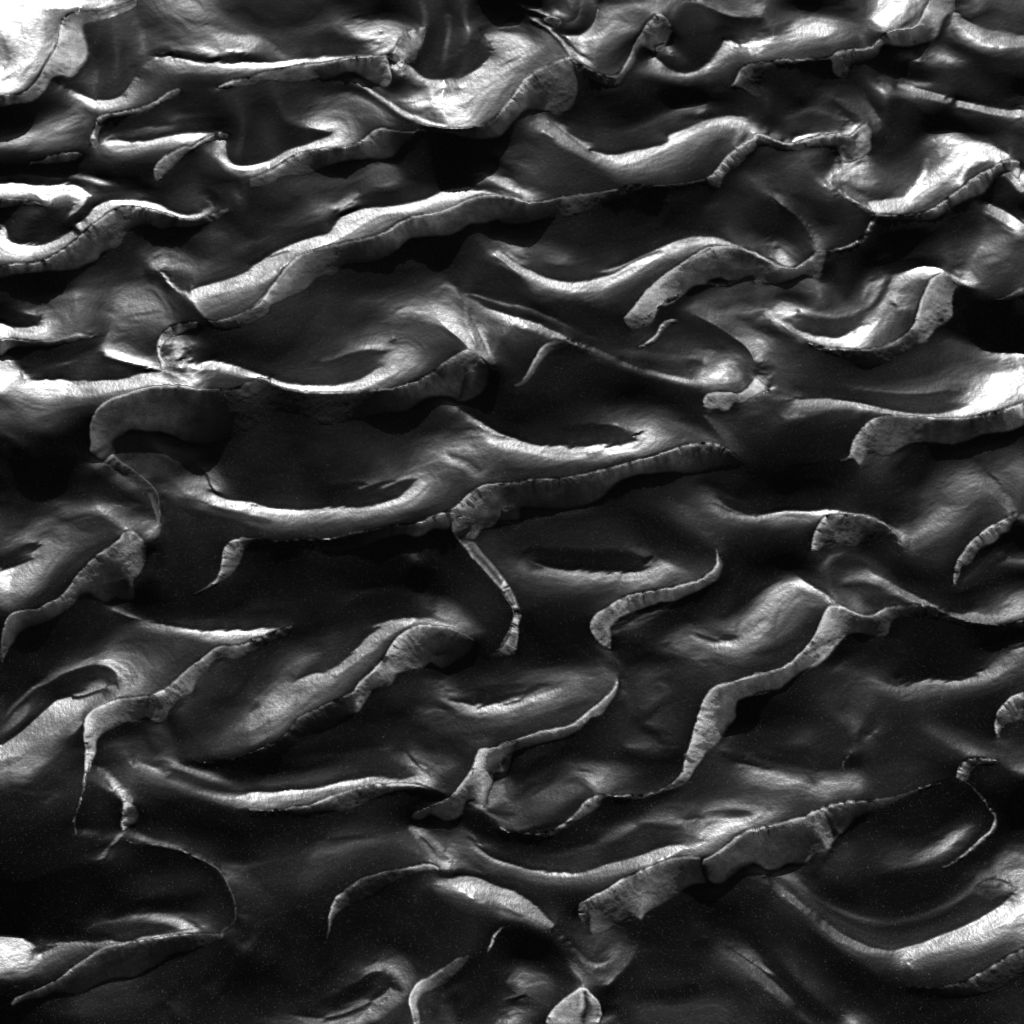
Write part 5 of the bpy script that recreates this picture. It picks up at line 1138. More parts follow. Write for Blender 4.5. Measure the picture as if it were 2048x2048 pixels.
C 1100 230 14,1200 260 12,1350 300 10,1500 345 14,1600 370 22,1750 385 30,1900 385 32
C 1000 180 14,1050 250 14,1450 330 2 2,1600 385 5 2,1750 400 14 2,1932 405 18 2
C 1300 50 14,1400 0 14,1500 80 4,1700 100 2,1900 150 4,1600 150 4,1700 20 10,1900 60 2,1540 50 2
C 1330 60 4,1450 110 10
C 0 960 5 2,200 900 6 1,400 840 5 1,600 800 3 1,720 780 5 2
C 100 1100 0,300 1000 0,500 900 0,400 1200 0,700 1000 0,650 1100 1,200 1230 0,550 1200 1
C 900 850 2,1100 780 2,1300 800 4,1000 900 8,1150 870 9,1300 870 8,1450 880 8,1200 930 10,1050 950 9,900 970 8,750 950 2
C 850 1050 4,1000 1010 7,1100 980 12,1250 980 8,1400 980 6,1000 1060 2,1300 1050 2,1550 950 4,1500 1050 4
C 800 1150 1,1000 1100 2,1200 1110 4,1400 1120 8,1550 1100 6,1620 1120 7
C 650 1240 16,720 1215 20,800 1200 30,880 1185 28,950 1165 42,1050 1160 48,1150 1165 55,1250 1180 60,1330 1205 65,1380 1240 75,1420 1260 60
C 650 1260 12,750 1225 10 12,880 1195 22 12,980 1175 35 12,1080 1178 40 12,1200 1190 50 12,1290 1220 60 14,1320 1250 60 12
C 850 1230 12,1000 1210 12,1150 1220 13,1250 1240 14
C 1450 1230 45,1500 1220 25,1400 1190 28,1300 1140 22,1500 1270 25,1560 1270 22,1520 1180 12
C 0 1285 2 65,80 1295 2 65,140 1305 2 65,200 1335 12 60,240 1360 12 60,255 1385 14 60,240 1410 16 60,190 1450 45 60
C 0 1340 65,100 1350 62,180 1390 60,100 1440 60,0 1450 60
C 0 1540 55,80 1500 58,180 1480 55,240 1480 48,180 1540 42 28,80 1550 40 25
C 0 1580 32,100 1560 25
C 180 1310 1 10,300 1305 1 9,450 1300 1 9,600 1305 1 10,800 1310 1 12
C 280 1350 12,350 1360 14,300 1400 10,260 1420 12,370 1380 22
C 250 1440 45,330 1430 60,380 1390 50,410 1355 45,350 1430 45,300 1460 50
C 420 1340 12 35,500 1340 12 45,600 1340 12 40,700 1340 12 45,780 1330 12 70,860 1340 12 85,940 1335 12 85,1000 1310 12 80,1080 1300 12 80,1150 1290 25 85,1250 1275 25 75,1330 1260 30 75,1400 1250 50 70
C 500 1320 12,700 1320 14,900 1290 15,1050 1280 14,1180 1260 14,700 1280 12
C 420 1380 45,550 1370 45,700 1355 50,820 1350 75
C 250 1520 30,400 1430 35,550 1400 28,680 1385 20
C 0 1650 14,150 1620 15,300 1560 18,450 1490 20,550 1450 14
C 100 1700 10,250 1640 12,400 1560 14,550 1470 16
R floor_lip | 70 1810 4 14,80 1780 4 40,110 1750 5 42,180 1720 8 32,280 1680 10 28,380 1630 12 32,450 1585 12 32,520 1530 14 30,600 1480 16 28,700 1410 20 24,780 1375 30 22,900 1352 50 20,1050 1330 60 18,1200 1305 60 16,1320 1292 50 14,1450 1288 30 12,1560 1290 22 12,1600 1275 14 18 | 70 1815 10 2,120 1790 22 2,200 1760 16 4,300 1740 14 6,400 1700 14 8,550 1720 16 12,700 1650 18 18,850 1600 18 18,950 1600 18 16,1050 1550 18 14,1150 1500 14 12,1200 1450 12 10,1400 1400 10 8,1560 1330 9 6,1590 1310 14 4
C 700 1500 22,850 1450 22,1000 1420 20,1100 1400 18,800 1550 20,1250 1350 14,600 1580 20,500 1630 16
C 1000 1740 14 12,1040 1700 8 14,1090 1680 10 14
C 1290 1600 6 4,1250 1660 3 8,1200 1730 2 12,1175 1780 1 14,1190 1830 1 14,1210 1890 1 14,1220 1932 1 10
C 400 1850 12,550 1850 14,700 1800 15,900 1780 14,1050 1800 14,1150 1740 14,850 1700 14,1250 1800 14,1300 1880 12,1350 1720 8,900 1900 9,700 1900 8,200 1900 3,1100 1900 10,650 1720 14
C 1400 1550 10,1500 1500 6,1450 1650 4,1600 1450 3,1600 1700 3,1400 1800 6,1600 1900 9,1800 1880 12,1900 1800 4,1900 1930 12,1300 1500 8,1500 1800 5
T 500 1508
C 0 120 3,150 60 2,300 40 3,500 10 8,700 0 12,850 10 13
C 0 180 14,200 180 18,350 150 14,500 110 16,700 60 14,800 90 14,1000 50 14,1100 80 16
C 100 220 22,300 200 22,500 170 22,650 130 18,900 140 14,1050 140 14
C 0 265 14 95,100 270 13 98,200 268 13 98,300 255 13 95,400 250 13 90,500 235 13 90,600 210 14 92,700 190 14 92,780 175 14 92,860 162 14 92,950 165 14 92,1050 175 15 90,1120 175 20 85,1180 150 20 55
C 1120 0 30 45,1160 40 18 50,1210 90 18 80,1250 120 25 80,1270 150 40 90,1280 190 70 85
C 1200 60 45,1300 100 28,1280 180 70,1220 170 70,1180 190 75,1280 220 80,1340 240 40,1370 260 30
C 100 310 60,250 300 60,400 280 55,550 250 60,700 215 75,850 190 85,1000 190 92,1100 200 92
C 1300 60 28,1450 80 28,1380 150 22,1400 220 18,1500 150 16
R fin | 0 400 30 2,150 402 28 2,260 400 22 2,300 385 25 12,400 375 25 20,480 345 28 30,560 310 30 32,650 280 30 28,750 245 32 22,850 228 45 20,950 220 45 26,1050 215 50 35,1150 218 60 42,1230 235 60 28,1300 255 28 4,1390 300 20 2 | 0 450 3 3,200 440 3 3,350 430 8 4,500 410 14 5,620 410 16 5,700 400 22 6,800 360 22 8,900 315 18 9,1000 275 18 9,1100 260 14 9,1200 255 8 8,1300 280 3 10,1390 310 2 14
C 700 330 20,600 370 20,800 300 18,880 270 16
C 620 425 2,720 420 3
C 1160 280 16,1230 290 28,1300 310 20,1200 330 12,1000 350 8,1100 400 7,900 400 7
R pour | 1370 340 16 32,1440 300 18 38,1500 230 20 45,1560 150 22 50,1600 80 22 60,1630 0 24 60 | 1180 420 22 9,1150 460 22 14,1220 470 25 22,1280 430 22 22,1350 460 24 20,1400 485 24 22,1460 470 28 8,1520 430 30 2,1530 370 25 1,1560 330 25 2,1620 330 30 25,1680 370 30 20,1700 290 20 50,1740 200 25 45,1740 150 30 35,1800 60 22 14,1840 0 22 10
C 1330 360 30,1270 390 25,1400 400 26,1480 380 25,1550 250 35,1620 200 42,1660 270 35,1650 100 60,1700 50 40,1680 150 45
C 1720 130 14,1750 170 2,1730 230 2,1700 300 1,1680 370 2
C 1760 220 60,1740 300 60,1700 370 60,1800 250 50,1850 350 35,1830 150 28,1900 200 12,1932 100 5,1900 300 25,1870 30 6
C 1600 340 28 60,1650 370 45 50,1700 400 28 42,1760 440 20 40,1840 480 22 38,1932 520 25 30
C 1690 380 45,1750 410 16,1830 420 14,1900 400 30,1932 370 30
C 1780 470 30,1850 500 28,1932 530 20
C 1620 400 3,1700 480 4,1800 540 6,1932 570 4,1560 500 8,1650 560 4,1750 580 3,1900 600 4,1600 480 4
C 1480 475 1,1500 465 2
C 1480 520 18,1550 560 28,1600 600 45,1640 650 60
C 1580 620 30 40,1640 670 14 60,1700 720 9 80,1780 755 9 92,1860 775 10 92,1932 800 10 92
C 1560 580 18,1620 620 14,1680 640 30,1720 660 16,1800 670 12,1900 690 20,1800 720 14,1900 730 12,1932 760 14
C 1500 600 25,1600 680 40,1700 750 35,1800 800 40,1932 840 40
C 1500 700 30,1600 780 22,1700 850 18,1850 880 14,1500 800 35
C 1650 720 30,1750 780 45
C 1130 510 30,1160 540 50,1200 590 60,1250 640 60,1300 700 60,1350 760 60,1380 800 60
C 1180 520 55,1250 570 60,1310 620 65,1360 660 65,1400 710 92,1410 760 98,1420 820 80
C 1220 580 14,1270 630 16,1310 680 18,1350 730 45
C 1440 650 40,1445 750 60,1450 830 45,1380 600 22,1420 560 14,1320 560 20,1260 510 22
C 1300 430 16,1320 500 14
C 1130 560 14,1180 620 20,1250 720 18,1300 780 20
C 400 680 14,500 620 18,650 580 18,800 560 16,950 560 16,1050 600 16
C 400 800 16,450 720 25,550 690 28,650 670 30,800 620 26,950 600 22,720 640 28
C 380 900 20,450 850 22,550 780 20,700 720 18,900 680 14,1050 720 14
C 350 1000 12,420 950 18,550 900 14,650 880 12,800 820 9,1000 760 9,350 1050 8,450 1000 8
C 0 600 2,200 550 3,400 500 6,600 500 8,800 480 8,1000 480 9,1050 520 12,200 650 7,0 750 9,150 750 9,0 850 14,150 850 12,250 900 14,300 750 14,100 950 11,200 1000 8,300 1050 7
R stinger | 545 1330 4 12,560 1250 4 20,560 1170 6 32,575 1110 8 38,610 1040 9 38,670 980 8 32,740 930 9 26,800 890 9 28,900 860 10 18,1020 830 12 14,1100 820 14 22,1180 800 14 42,1250 788 18 45,1320 795 22 42,1360 820 50 22 | 560 1330 8 2,580 1240 20 2,600 1170 20 2,650 1130 14 3,720 1090 9 4,800 1050 10 3,900 1000 10 3,1000 930 12 3,1080 890 14 4,1180 850 20 5,1250 835 25 10,1320 832 25 10,1360 840 12 14
C 640 1060 22,750 980 16,850 930 14,950 900 12
C 1250 870 14,1300 900 20,1200 920 9
C 1350 860 14,1420 870 30,1460 850 30
C 1330 930 35,1380 910 60,1420 920 80,1500 890 60,1560 880 75,1620 890 85
C 1460 860 18 25,1550 865 16 50,1640 885 14 75,1740 930 14 75,1840 965 14 80,1932 1000 16 90
C 1400 945 70,1500 935 80,1600 930 97,1700 950 85,1800 985 75,1932 1040 90
C 1380 970 40,1500 980 60,1620 1000 65,1750 1030 60,1860 1060 65,1932 1100 60
C 1400 1020 18,1550 1050 25,1700 1080 30,1850 1120 28,1932 1160 22
C 1300 1000 14,1450 1120 10,1700 1160 9,1850 1220 6 2,1932 1220 4 2
C 1100 1000 4,1000 1100 8,1200 1150 9,1400 1250 9,1600 1300 8,1200 1300 13,1050 1150 14,950 1200 4
C 800 1150 1,600 1300 0,300 1300 0,100 1300 6,30 1250 12,20 1150 16,100 1150 4,100 1430 9,0 1450 8,300 1150 3,400 1200 1
C 0 1100 14,20 1200 20
C 300 1500 1,100 1600 2,500 1450 0,600 1500 1,300 1700 1,800 1350 7
C 950 1280 9,1100 1400 14,1300 1400 11,1500 1350 8,1300 1500 10,1500 1420 8
C 850 1500 14,930 1400 18,1000 1450 25,950 1480 35
C 760 1600 10,820 1560 28,880 1510 40,960 1500 45
C 560 1740 10 1,650 1690 14 1,760 1630 20 2,850 1570 45 2,930 1540 45 3,980 1550 60 3,1020 1600 60 3,1010 1660 60 3,950 1720 55 4,880 1760 50 8
C 980 1500 50,1060 1550 60,1050 1620 60,1100 1600 50,1060 1690 60,1150 1650 35,1180 1560 20,1130 1520 28
C 880 1760 4 60,800 1800 3 55,720 1840 3 50,620 1870 2 42,520 1890 2 40
C 300 1860 4 20,420 1885 3 28,520 1890 2 40
C 1080 1700 50,1000 1740 70,920 1800 85,870 1830 90,780 1880 60,700 1900 55,560 1910 50
C 850 1620 5,800 1700 1,700 1760 2,900 1640 8,600 1830 1
C 900 1880 55,960 1820 40 25,1060 1740 45 22,1120 1710 35 20
C 1050 1800 18,1000 1900 18,1110 1800 16,900 1932 20,1100 1900 12
C 100 1850 8,250 1890 18,400 1920 25,550 1932 45,700 1932 50,0 1900 12
C 1250 1600 14,1180 1630 22
R snout | 1170 1932 14 32,1150 1840 14 36,1135 1760 16 38,1150 1710 20 38,1200 1645 22 32,1280 1595 12 25,1370 1540 10 18,1460 1480 8 15,1540 1445 8 12,1580 1438 6 8 | 1220 1932 30 14,1210 1850 28 9,1200 1780 28 16,1240 1720 22 14,1320 1680 18 6,1400 1640 14 2,1480 1570 12 2,1540 1510 12 2,1580 1445 8 1
C 1280 1650 20,1400 1560 14,1180 1720 32
C 1280 1800 5,1330 1850 6,1250 1900 14,1260 1750 12
C 1490 1660 16,1430 1690 18,1390 1740 25,1385 1790 28,1400 1860 28,1430 1932 30
C 1350 1720 10,1360 1800 14,1340 1900 14
C 1440 1750 1,1550 1650 2,1500 1850 0,1650 1750 0,1700 1600 1,1600 1500 0,1500 1900 1
R tick | 1685 1420 1 3,1700 1390 1 30,1740 1310 1 38,1800 1230 1 35 | 1690 1425 8 1,1720 1390 30 1,1770 1300 30 1,1805 1235 25 1
C 1750 1500 1,1850 1300 1,1700 1250 4,1850 1450 1
C 1820 1600 4,1880 1550 18,1932 1500 28,1860 1600 30,1932 1580 50,1932 1650 60,1900 1620 45,1860 1680 2,1900 1720 1
C 1850 1750 20 1,1932 1720 40 2
C 1800 1870 5,1850 1830 30,1932 1800 28,1880 1870 60,1840 1920 65,1900 1920 50,1932 1870 55,1750 1900 14,1650 1900 10,1550 1920 14
T 1000 1508
C 0 60 50,20 150 45,0 230 60,40 300 35,60 200 25,80 50 18
C 200 100 1,120 200 2,280 50 2,350 20 4,60 400 30,30 350 22
C 420 30 9,500 80 25,560 90 30,650 90 38,750 110 40,850 130 32,950 150 20
C 520 120 30,590 130 45,680 150 45,760 170 50,830 190 40,640 180 60,680 220 50,700 260 50,600 180 28
C 820 240 28,950 220 16,800 280 28,900 280 24,1050 230 14
C 650 110 18,560 110 20
C 480 30 14,600 30 16,800 50 16,1000 80 14,1150 150 12,1250 80 14,1000 180 13
C 200 320 22,280 280 28,380 230 28,480 180 26,560 170 22
C 240 410 30,340 350 35,450 280 35,540 220 30,600 220 20,650 270 14
C 100 300 8,200 250 9,300 180 9,400 120 9,150 380 16
C 0 430 22,60 430 14,110 430 16,60 480 42,0 470 45,120 490 28,200 440 22
C 100 530 28,200 530 22,300 480 16,420 420 12,550 330 9,500 400 9
R fang | 0 530 35 6,60 560 25 3,150 572 22 3,280 570 18 8,380 540 18 18,450 500 14 25,530 430 12 30,590 360 12 35,650 310 14 38,700 295 20 22,760 293 40 5,850 303 30 3,950 300 22 14,1050 285 20 22,1150 255 20 28,1240 205 20 38,1290 150 20 48,1315 60 14 50,1318 0 14 50 | 0 560 3 3,150 600 3 3,350 600 3 3,430 560 8 4,540 480 14 4,620 430 18 5,700 390 16 3,740 320 10 3,850 330 3 3,960 330 10 6,1080 300 18 10,1180 270 22 10,1280 235 28 12,1350 180 35 12,1400 90 38 14,1450 40 42 14,1465 0 42 14
C 650 360 22,680 330 30
C 300 700 6,500 650 3,300 640 4,700 600 4,600 520 3,800 450 3,950 380 6,1100 320 8,850 400 4,50 600 4,400 600 3,1050 400 10
C 0 660 5,100 690 8,200 715 12,320 725 16,420 720 18,520 700 16,620 660 18,720 630 20,800 590 28,880 540 35,960 510 40
C 1000 490 30 14,1080 490 35 14,1150 480 45 35,1250 460 45 40
C 60 720 14,200 740 13,350 750 15,450 740 14,550 720 14,750 660 14,900 600 14,1000 540 14,1150 520 16,1300 520 28
C 0 720 12,100 760 16,250 790 18,400 810 18,550 790 15,700 740 15,850 700 14,1000 660 14,1100 630 14,1250 600 22
C 0 762 14 85,80 785 14 65,180 815 14 65,280 835 14 65,400 845 16 80,540 852 18 80,620 840 16 75,700 810 15 60,800 775 15 65,900 750 15 60,1000 720 14 60,1100 685 14 65,1200 655 16 70,1300 645 28 75,1400 645 45 70,1500 660 60 60
C 100 820 40,250 870 40,400 890 40,560 880 45,700 850 40,850 800 45,1000 770 40,1150 720 50,1300 690 60,1420 700 45
C 0 850 22,200 920 20,400 950 18,600 930 22,800 880 25,1000 820 16
C 300 1000 12,500 1020 10,700 980 10
C 1300 350 16,1400 300 14,1500 250 14,1600 200 16,1700 260 18,1500 330 22,1350 400 28,1300 440 25
C 1550 350 35,1650 340 35,1750 330 30,1850 350 30,1932 400 25
C 1450 400 45,1550 390 50,1650 370 45,1780 380 50
C 1450 430 40,1550 415 24,1640 400 18,1740 410 18,1790 430 45,1700 440 20,1600 440 26
C 1780 400 55,1850 430 60,1932 440 50
C 1200 490 40,1280 480 50,1400 470 60,1550 460 65,1700 460 60,1850 470 65
C 1320 460 14,1450 450 25,1350 510 35,1450 520 60,1550 520 70,1650 510 70,1750 500 70
C 1400 560 40,1450 570 75,1540 580 80,1600 570 55,1450 620 60,1550 630 45,1680 560 45
C 1300 570 25,1380 600 30,1480 680 60
C 1750 540 40,1850 500 40,1932 480 45
C 1450 100 14,1600 80 14,1500 30 14,1650 20 14,1750 0 20,1750 60 35,1850 90 45,1932 80 20
C 1700 90 25,1750 120 35,1830 150 50,1932 170 55,1850 200 40,1700 180 20,1800 250 28,1900 250 28
R club | 555 1150 10 22,560 1090 9 40,575 1065 10 42,610 1050 10 38,650 1025 12 32,740 980 12 32,840 920 14 30,940 865 18 30,1040 820 22 28,1150 775 28 26,1260 745 28 24,1360 738 28 22,1430 740 25 20 | 600 1210 14 9,640 1170 20 14,650 1280 22 22,750 1270 22 24,860 1200 18 5,920 1160 16 2,980 1170 28 2,1010 1190 40 1,1040 1140 30 2,1150 1080 18 4,1250 1020 20 4,1330 960 22 5,1400 930 24 8,1450 930 25 10,1490 940 14 10,1450 850 18 10,1435 760 20 4
C 1010 1100 35,1020 1040 32,1030 980 28,980 960 22,900 1000 26,850 1100 22,800 1050 26,750 1180 20,700 1120 26,1100 920 22,1200 880 22,1300 830 18,1350 900 26,1150 980 20
C 560 1110 12,570 1170 25,600 1230 22,640 1290 20
R plate | 1440 790 5 28,1455 760 5 50,1500 740 20 38,1560 700 22 38,1640 640 24 38,1700 590 24 36,1780 545 24 35,1850 530 24 34,1932 520 25 34 | 1445 800 3 3,1470 860 3 3,1500 910 30 12,1550 930 28 12,1610 920 20 10,1680 860 18 12,1760 800 22 14,1820 780 28 22,1900 830 32 40,1932 840 32 40
C 1500 820 32,1600 750 35,1700 700 36,1820 640 36,1932 600 36,1560 860 35,1700 780 36,1850 740 36
C 1450 750 1,1440 800 1,1460 860 1,1490 900 1,1510 940 1
C 1500 960 14,1550 970 22,1600 950 8,1640 890 6,1580 1000 20,1650 980 9
C 1820 790 40,1860 840 40,1900 900 30,1932 940 20
C 1860 900 18,1780 850 12,1850 980 12,1900 1000 8
C 1930 860 2,1920 920 3
C 1700 900 9,1750 1000 7,1900 1100 5,1600 1100 6,1450 1050 5,1500 1200 5,1400 1000 4
C 900 1180 2,950 1250 0,900 1280 2,1000 1300 1,1100 1250 1,1000 1230 0,880 1330 14,1050 1350 3
C 1300 1100 2,1200 1200 1,1350 1250 3,1200 1350 3,1500 1350 3,1000 1450 5,1200 1500 3,1400 1500 4
C 1400 1180 9,1480 1260 14,1550 1310 22,1620 1380 30,1700 1430 45,1780 1490 60,1860 1550 65,1932 1620 65
C 1640 1370 22 10,1740 1440 55 6,1840 1510 65 5,1932 1585 70 4
C 1700 1470 28,1800 1550 30,1900 1640 28
C 1750 1300 6,1850 1400 6,1932 1480 4,1800 1200 6,1932 1300 5
C 0 955 22 65,60 965 20 70,150 1010 16 75,250 1080 14 75,320 1150 14 70,380 1210 14 70,440 1280 14 60,500 1340 14 50,550 1400 16 45,610 1460 20 45,660 1500 28 60
C 0 990 90,80 1010 90,180 1070 85,270 1140 70,340 1210 60,400 1270 55
C 0 1060 75,100 1080 70,200 1140 60,300 1220 40,380 1290 25
C 0 1120 45,100 1150 45,200 1200 28,300 1270 20,400 1340 14
C 0 1190 22 2,100 1210 16 2,200 1240 14 3,300 1300 12 3,400 1380 12 3,460 1440 20 4,480 1470 28 8
C 0 1240 22,10 1280 1,150 1350 1,300 1400 3,0 1450 1
C 450 1350 30,520 1430 28,580 1500 28,640 1560 35,700 1600 40,760 1640 45
C 250 1020 14,350 1080 12,400 1000 10,450 1200 16,550 1280 28,600 1350 28,700 1450 22,650 1420 25,480 1250 20
C 660 1500 22 75,720 1500 20 70,770 1470 25 50
C 640 1250 30,720 1350 20,800 1300 22,780 1370 14,720 1430 18,850 1360 28,860 1400 35,820 1440 45,780 1490 40
C 740 1520 22,820 1490 25,870 1430 28
C 680 1540 25,760 1560 28,860 1500 32,920 1440 28,950 1390 22,900 1380 25
C 720 1580 40,770 1640 50,810 1600 40,870 1540 30,930 1470 28
C 780 1650 45 5,850 1580 32 4,920 1510 25 3,970 1430 20 3
C 480 1450 28,520 1500 45,560 1580 50,600 1650 55
C 520 1440 28,580 1530 25,650 1590 25,720 1630 28
C 560 1480 28,640 1540 28
C 620 1640 30,700 1700 20,760 1680 14,800 1700 6,680 1660 14
C 60 1560 18,150 1500 22,250 1540 22,350 1560 20,450 1550 16,520 1600 25
C 60 1620 38,140 1560 40,220 1580 40,300 1620 40,200 1650 50,150 1680 45,340 1640 35,450 1640 22
C 0 1600 3,60 1680 4,120 1720 25,160 1760 45,140 1830 60,80 1900 65,50 1932 70,100 1780 12,60 1850 20,0 1800 1,0 1900 28,110 1850 50
C 250 1700 40,220 1800 45,180 1900 42,350 1700 26,330 1780 26,280 1850 22,260 1932 18,450 1680 20
R tip | 320 1932 14 38,350 1870 14 40,400 1800 14 38,470 1740 14 36,540 1695 18 42,580 1670 28 45,620 1680 30 35,650 1710 20 38,700 1760 20 38,720 1810 18 38,725 1870 16 35,700 1932 14 28 | 360 1932 36 36,450 1932 34 34,560 1932 34 34,690 1932 28 28
C 450 1850 34,520 1760 38,560 1850 34,590 1780 42,580 1720 45,640 1750 35,680 1830 36,650 1880 28,500 1900 34
C 610 1700 10 4,625 1780 14 4,610 1860 9 5,600 1932 9 4
C 560 1720 30,555 1850 28,640 1830 14
C 600 1650 18,560 1600 25
C 760 1780 22,790 1740 20,790 1820 35,750 1880 38,720 1920 38,790 1880 40,820 1800 8,860 1900 4
C 740 1760 16,760 1840 16,800 1700 12
C 900 1700 4,950 1640 6,1050 1620 6,1200 1600 8,1350 1620 7,1500 1600 8,1650 1650 7
C 950 1750 6,1050 1760 8,1200 1780 8,1350 1760 9
C 1050 1700 2,1200 1690 2,1350 1680 2,1450 1700 5,1300 1730 3,1100 1730 2,1400 1650 2,1100 1670 6
C 900 1850 10,1000 1800 14,1150 1800 18,1300 1800 18,1450 1790 20,1550 1800 22,1650 1850 20
C 1100 1850 14,1300 1870 16,1450 1860 18,1600 1890 22,1200 1932 16,1400 1932 14,1000 1900 14,1750 1932 14,1700 1750 12,1850 1800 7,1900 1900 10,1800 1650 8
T 1508 1508
C 0 20 14,100 50 16,200 80 18 12,300 95 22 12,450 130 25 10,600 155 28 9,700 165 40 10,770 200 38 9
C 100 20 9,300 60 9,500 100 10,600 100 9
R ear | 635 120 8 35,628 80 10 38,640 50 9 28,690 0 10 30 | 640 125 14 6,636 80 14 6,655 50 12 6,700 5 10 6
C 700 60 8,900 50 7,800 120 10,1000 150 10,1200 100 8,1300 50 6,850 180 13,900 250 12,1100 220 9,1250 180 7,1350 100 3,1150 10 6
C 0 60 14,150 80 18,300 130 20,400 150 20,430 200 15
C 0 110 50,60 130 60,150 155 55,250 185 50,330 200 45,400 220 40
C 0 170 50,100 200 42,200 230 40,0 230 28,100 280 25,250 260 28,380 240 38,450 250 42,520 290 38,560 320 25
C 430 185 30,520 200 45,600 200 42,700 190 45,750 230 45,780 260 25
C 500 240 48,600 250 38,700 260 32,650 290 24,560 270 32
C 250 340 20,350 330 22,450 330 20,400 370 16,300 300 24,500 350 22
C 0 350 30,80 360 35,0 430 65,60 440 65,130 430 50,200 420 30,280 400 18,100 400 40,0 490 45,120 480 28
C 800 300 12,750 320 14
R plate | 0 537 28 38,100 515 25 36,200 490 20 36,300 460 16 42,380 438 14 38,440 405 16 45,500 385 16 38,580 362 14 30,650 350 14 30,750 342 13 22,850 330 12 18,950 312 10 14,1080 280 9 12,1200 240 8 8,1300 210 7 4,1420 170 6 4 | 0 780 35 30,60 810 38 30,100 830 38 14,180 825 30 22,230 790 26 18,330 795 24 14,380 780 22 12,440 720 18 14,520 690 30 8,575 620 35 6,600 595 18 14,640 560 28 10,700 500 14 8,750 450 14 4,850 415 12 3,950 380 10 2,1080 310 8 2,1200 260 4 2,1420 180 3 2
C 100 600 32,200 600 28,300 580 26,150 700 32,50 700 34,250 720 26,200 780 32,350 700 22,400 620 22,420 520 28,350 500 32,430 680 18
C 450 460 45,470 540 45,500 620 42,540 660 38,550 560 42,520 500 30,490 450 40
C 535 450 18,550 520 14,580 590 5,600 450 32,590 520 32,630 560 35,640 480 18,680 420 22,640 400 25,540 420 35,570 470 20
C 470 620 14,500 670 14,520 690 8
C 600 600 2,560 680 1,500 760 1,450 830 1,430 880 1
C 180 825 2,230 790 2,380 785 3,420 740 5
C 100 840 1,110 900 1,120 960 1
C 610 640 22,580 720 22,540 780 20,640 700 18,620 800 16,560 860 12,500 820 18,700 750 10,750 650 9,700 600 8
C 420 800 14,350 850 12,300 830 14,400 870 9
C 800 550 4,900 500 3,1000 400 1,1200 400 1,1400 300 1,1500 350 1,1100 600 3,1000 550 2,1300 500 3
C 950 740 14,1050 700 18,1130 670 8,1250 640 12,1350 580 10,1420 530 18,1480 500 12
C 1100 690 14,1200 660 6,1300 600 5,1380 580 28,1450 530 25,1550 490 9
C 1120 720 16,1200 690 28,1300 660 38,1380 630 50,1440 590 50,1500 550 38,1560 530 25
C 1130 750 28,1230 730 42,1320 690 50,1420 640 60,1500 590 38
C 950 800 18,1050 800 20,1150 780 20,1250 760 24,1400 690 26,1520 620 14,1600 550 10
C 1100 840 9,1250 810 9,1400 740 9,1550 640 6,1650 520 6,1650 400 5
R kidney | 1340 820 9 14,1450 750 12 22,1550 670 14 30,1640 590 14 38,1690 550 12 38,1712 500 8 30,1715 450 6 28,1680 390 5 25,1620 310 4 20,1560 240 3 18,1490 190 4 12 | 1350 830 5 1,1460 770 12 1,1580 680 20 1,1660 610 30 1,1730 550 20 2,1740 480 18 4,1735 430 14 4,1690 370 16 4,1620 280 14 3,1550 215 14 3,1500 190 9 3
R lower_cup | 1430 170 5 20,1450 150 5 45,1470 100 5 45,1510 55 7 42,1560 32 20 35,1640 35 28 22,1700 50 28 12,1740 60 28 8 | 1450 170 25 5,1480 190 40 6,1520 190 30 4,1550 120 28 4,1600 80 22 5,1680 70 16 7,1740 75 9 8
C 1600 150 7,1700 100 7,1700 200 8,1800 150 8,1900 250 4,1700 300 2,1850 400 2
C 1580 0 40,1700 0 28,1800 40 28,1880 90 30,1932 130 30,1780 10 25,1900 50 18
C 0 780 28,30 830 32,80 890 28,0 850 14,60 950 12,0 900 7
C 180 830 38,250 880 45,300 910 40,350 950 30,430 1010 20,520 1070 20,620 1120 22,720 1160 25,820 1190 22,950 1195 16,1080 1180 14,1200 1140 14,1350 1090 18,1450 1040 20,1520 990 22,1600 920 28
C 350 910 14,450 1000 8,600 1080 6,750 1130 6,900 1160 5,1100 1150 4,1300 1080 6,1450 980 6,1550 900 5
C 500 950 2,700 1050 1,900 1000 0,1100 1000 0,1300 950 0,900 900 2,1500 800 1,700 900 4,1600 700 1,1680 640 1,1400 850 0
C 150 890 22 30,180 930 25 50,230 970 25 55,290 1020 22 60,370 1090 20 65,450 1150 18 50,540 1220 16 55,640 1290 15 60,740 1340 14 60,850 1385 15 60,960 1400 18 50,1040 1420 30 60
C 200 890 22,300 980 20,400 1050 18,500 1120 18,600 1180 16,700 1240 14,850 1310 12,1000 1340 14,1150 1300 12,1300 1250 14,1450 1190 10,1550 1140 10
C 400 980 15,520 1100 12,650 1170 10,800 1220 7,950 1240 5,1150 1220 5,1350 1150 5,1500 1050 6,1600 1000 8,1600 1090 8
C 120 960 8,200 1030 14,280 1090 14,350 1130 14,450 1200 20
C 500 1240 28,600 1320 26,700 1390 28,800 1430 26,900 1450 26,980 1460 25
C 300 1180 8,420 1280 5,550 1380 3,680 1480 3,800 1560 2,900 1640 1
C 780 1470 14,880 1530 16,980 1560 14,1080 1540 14,950 1630 9,1050 1630 8
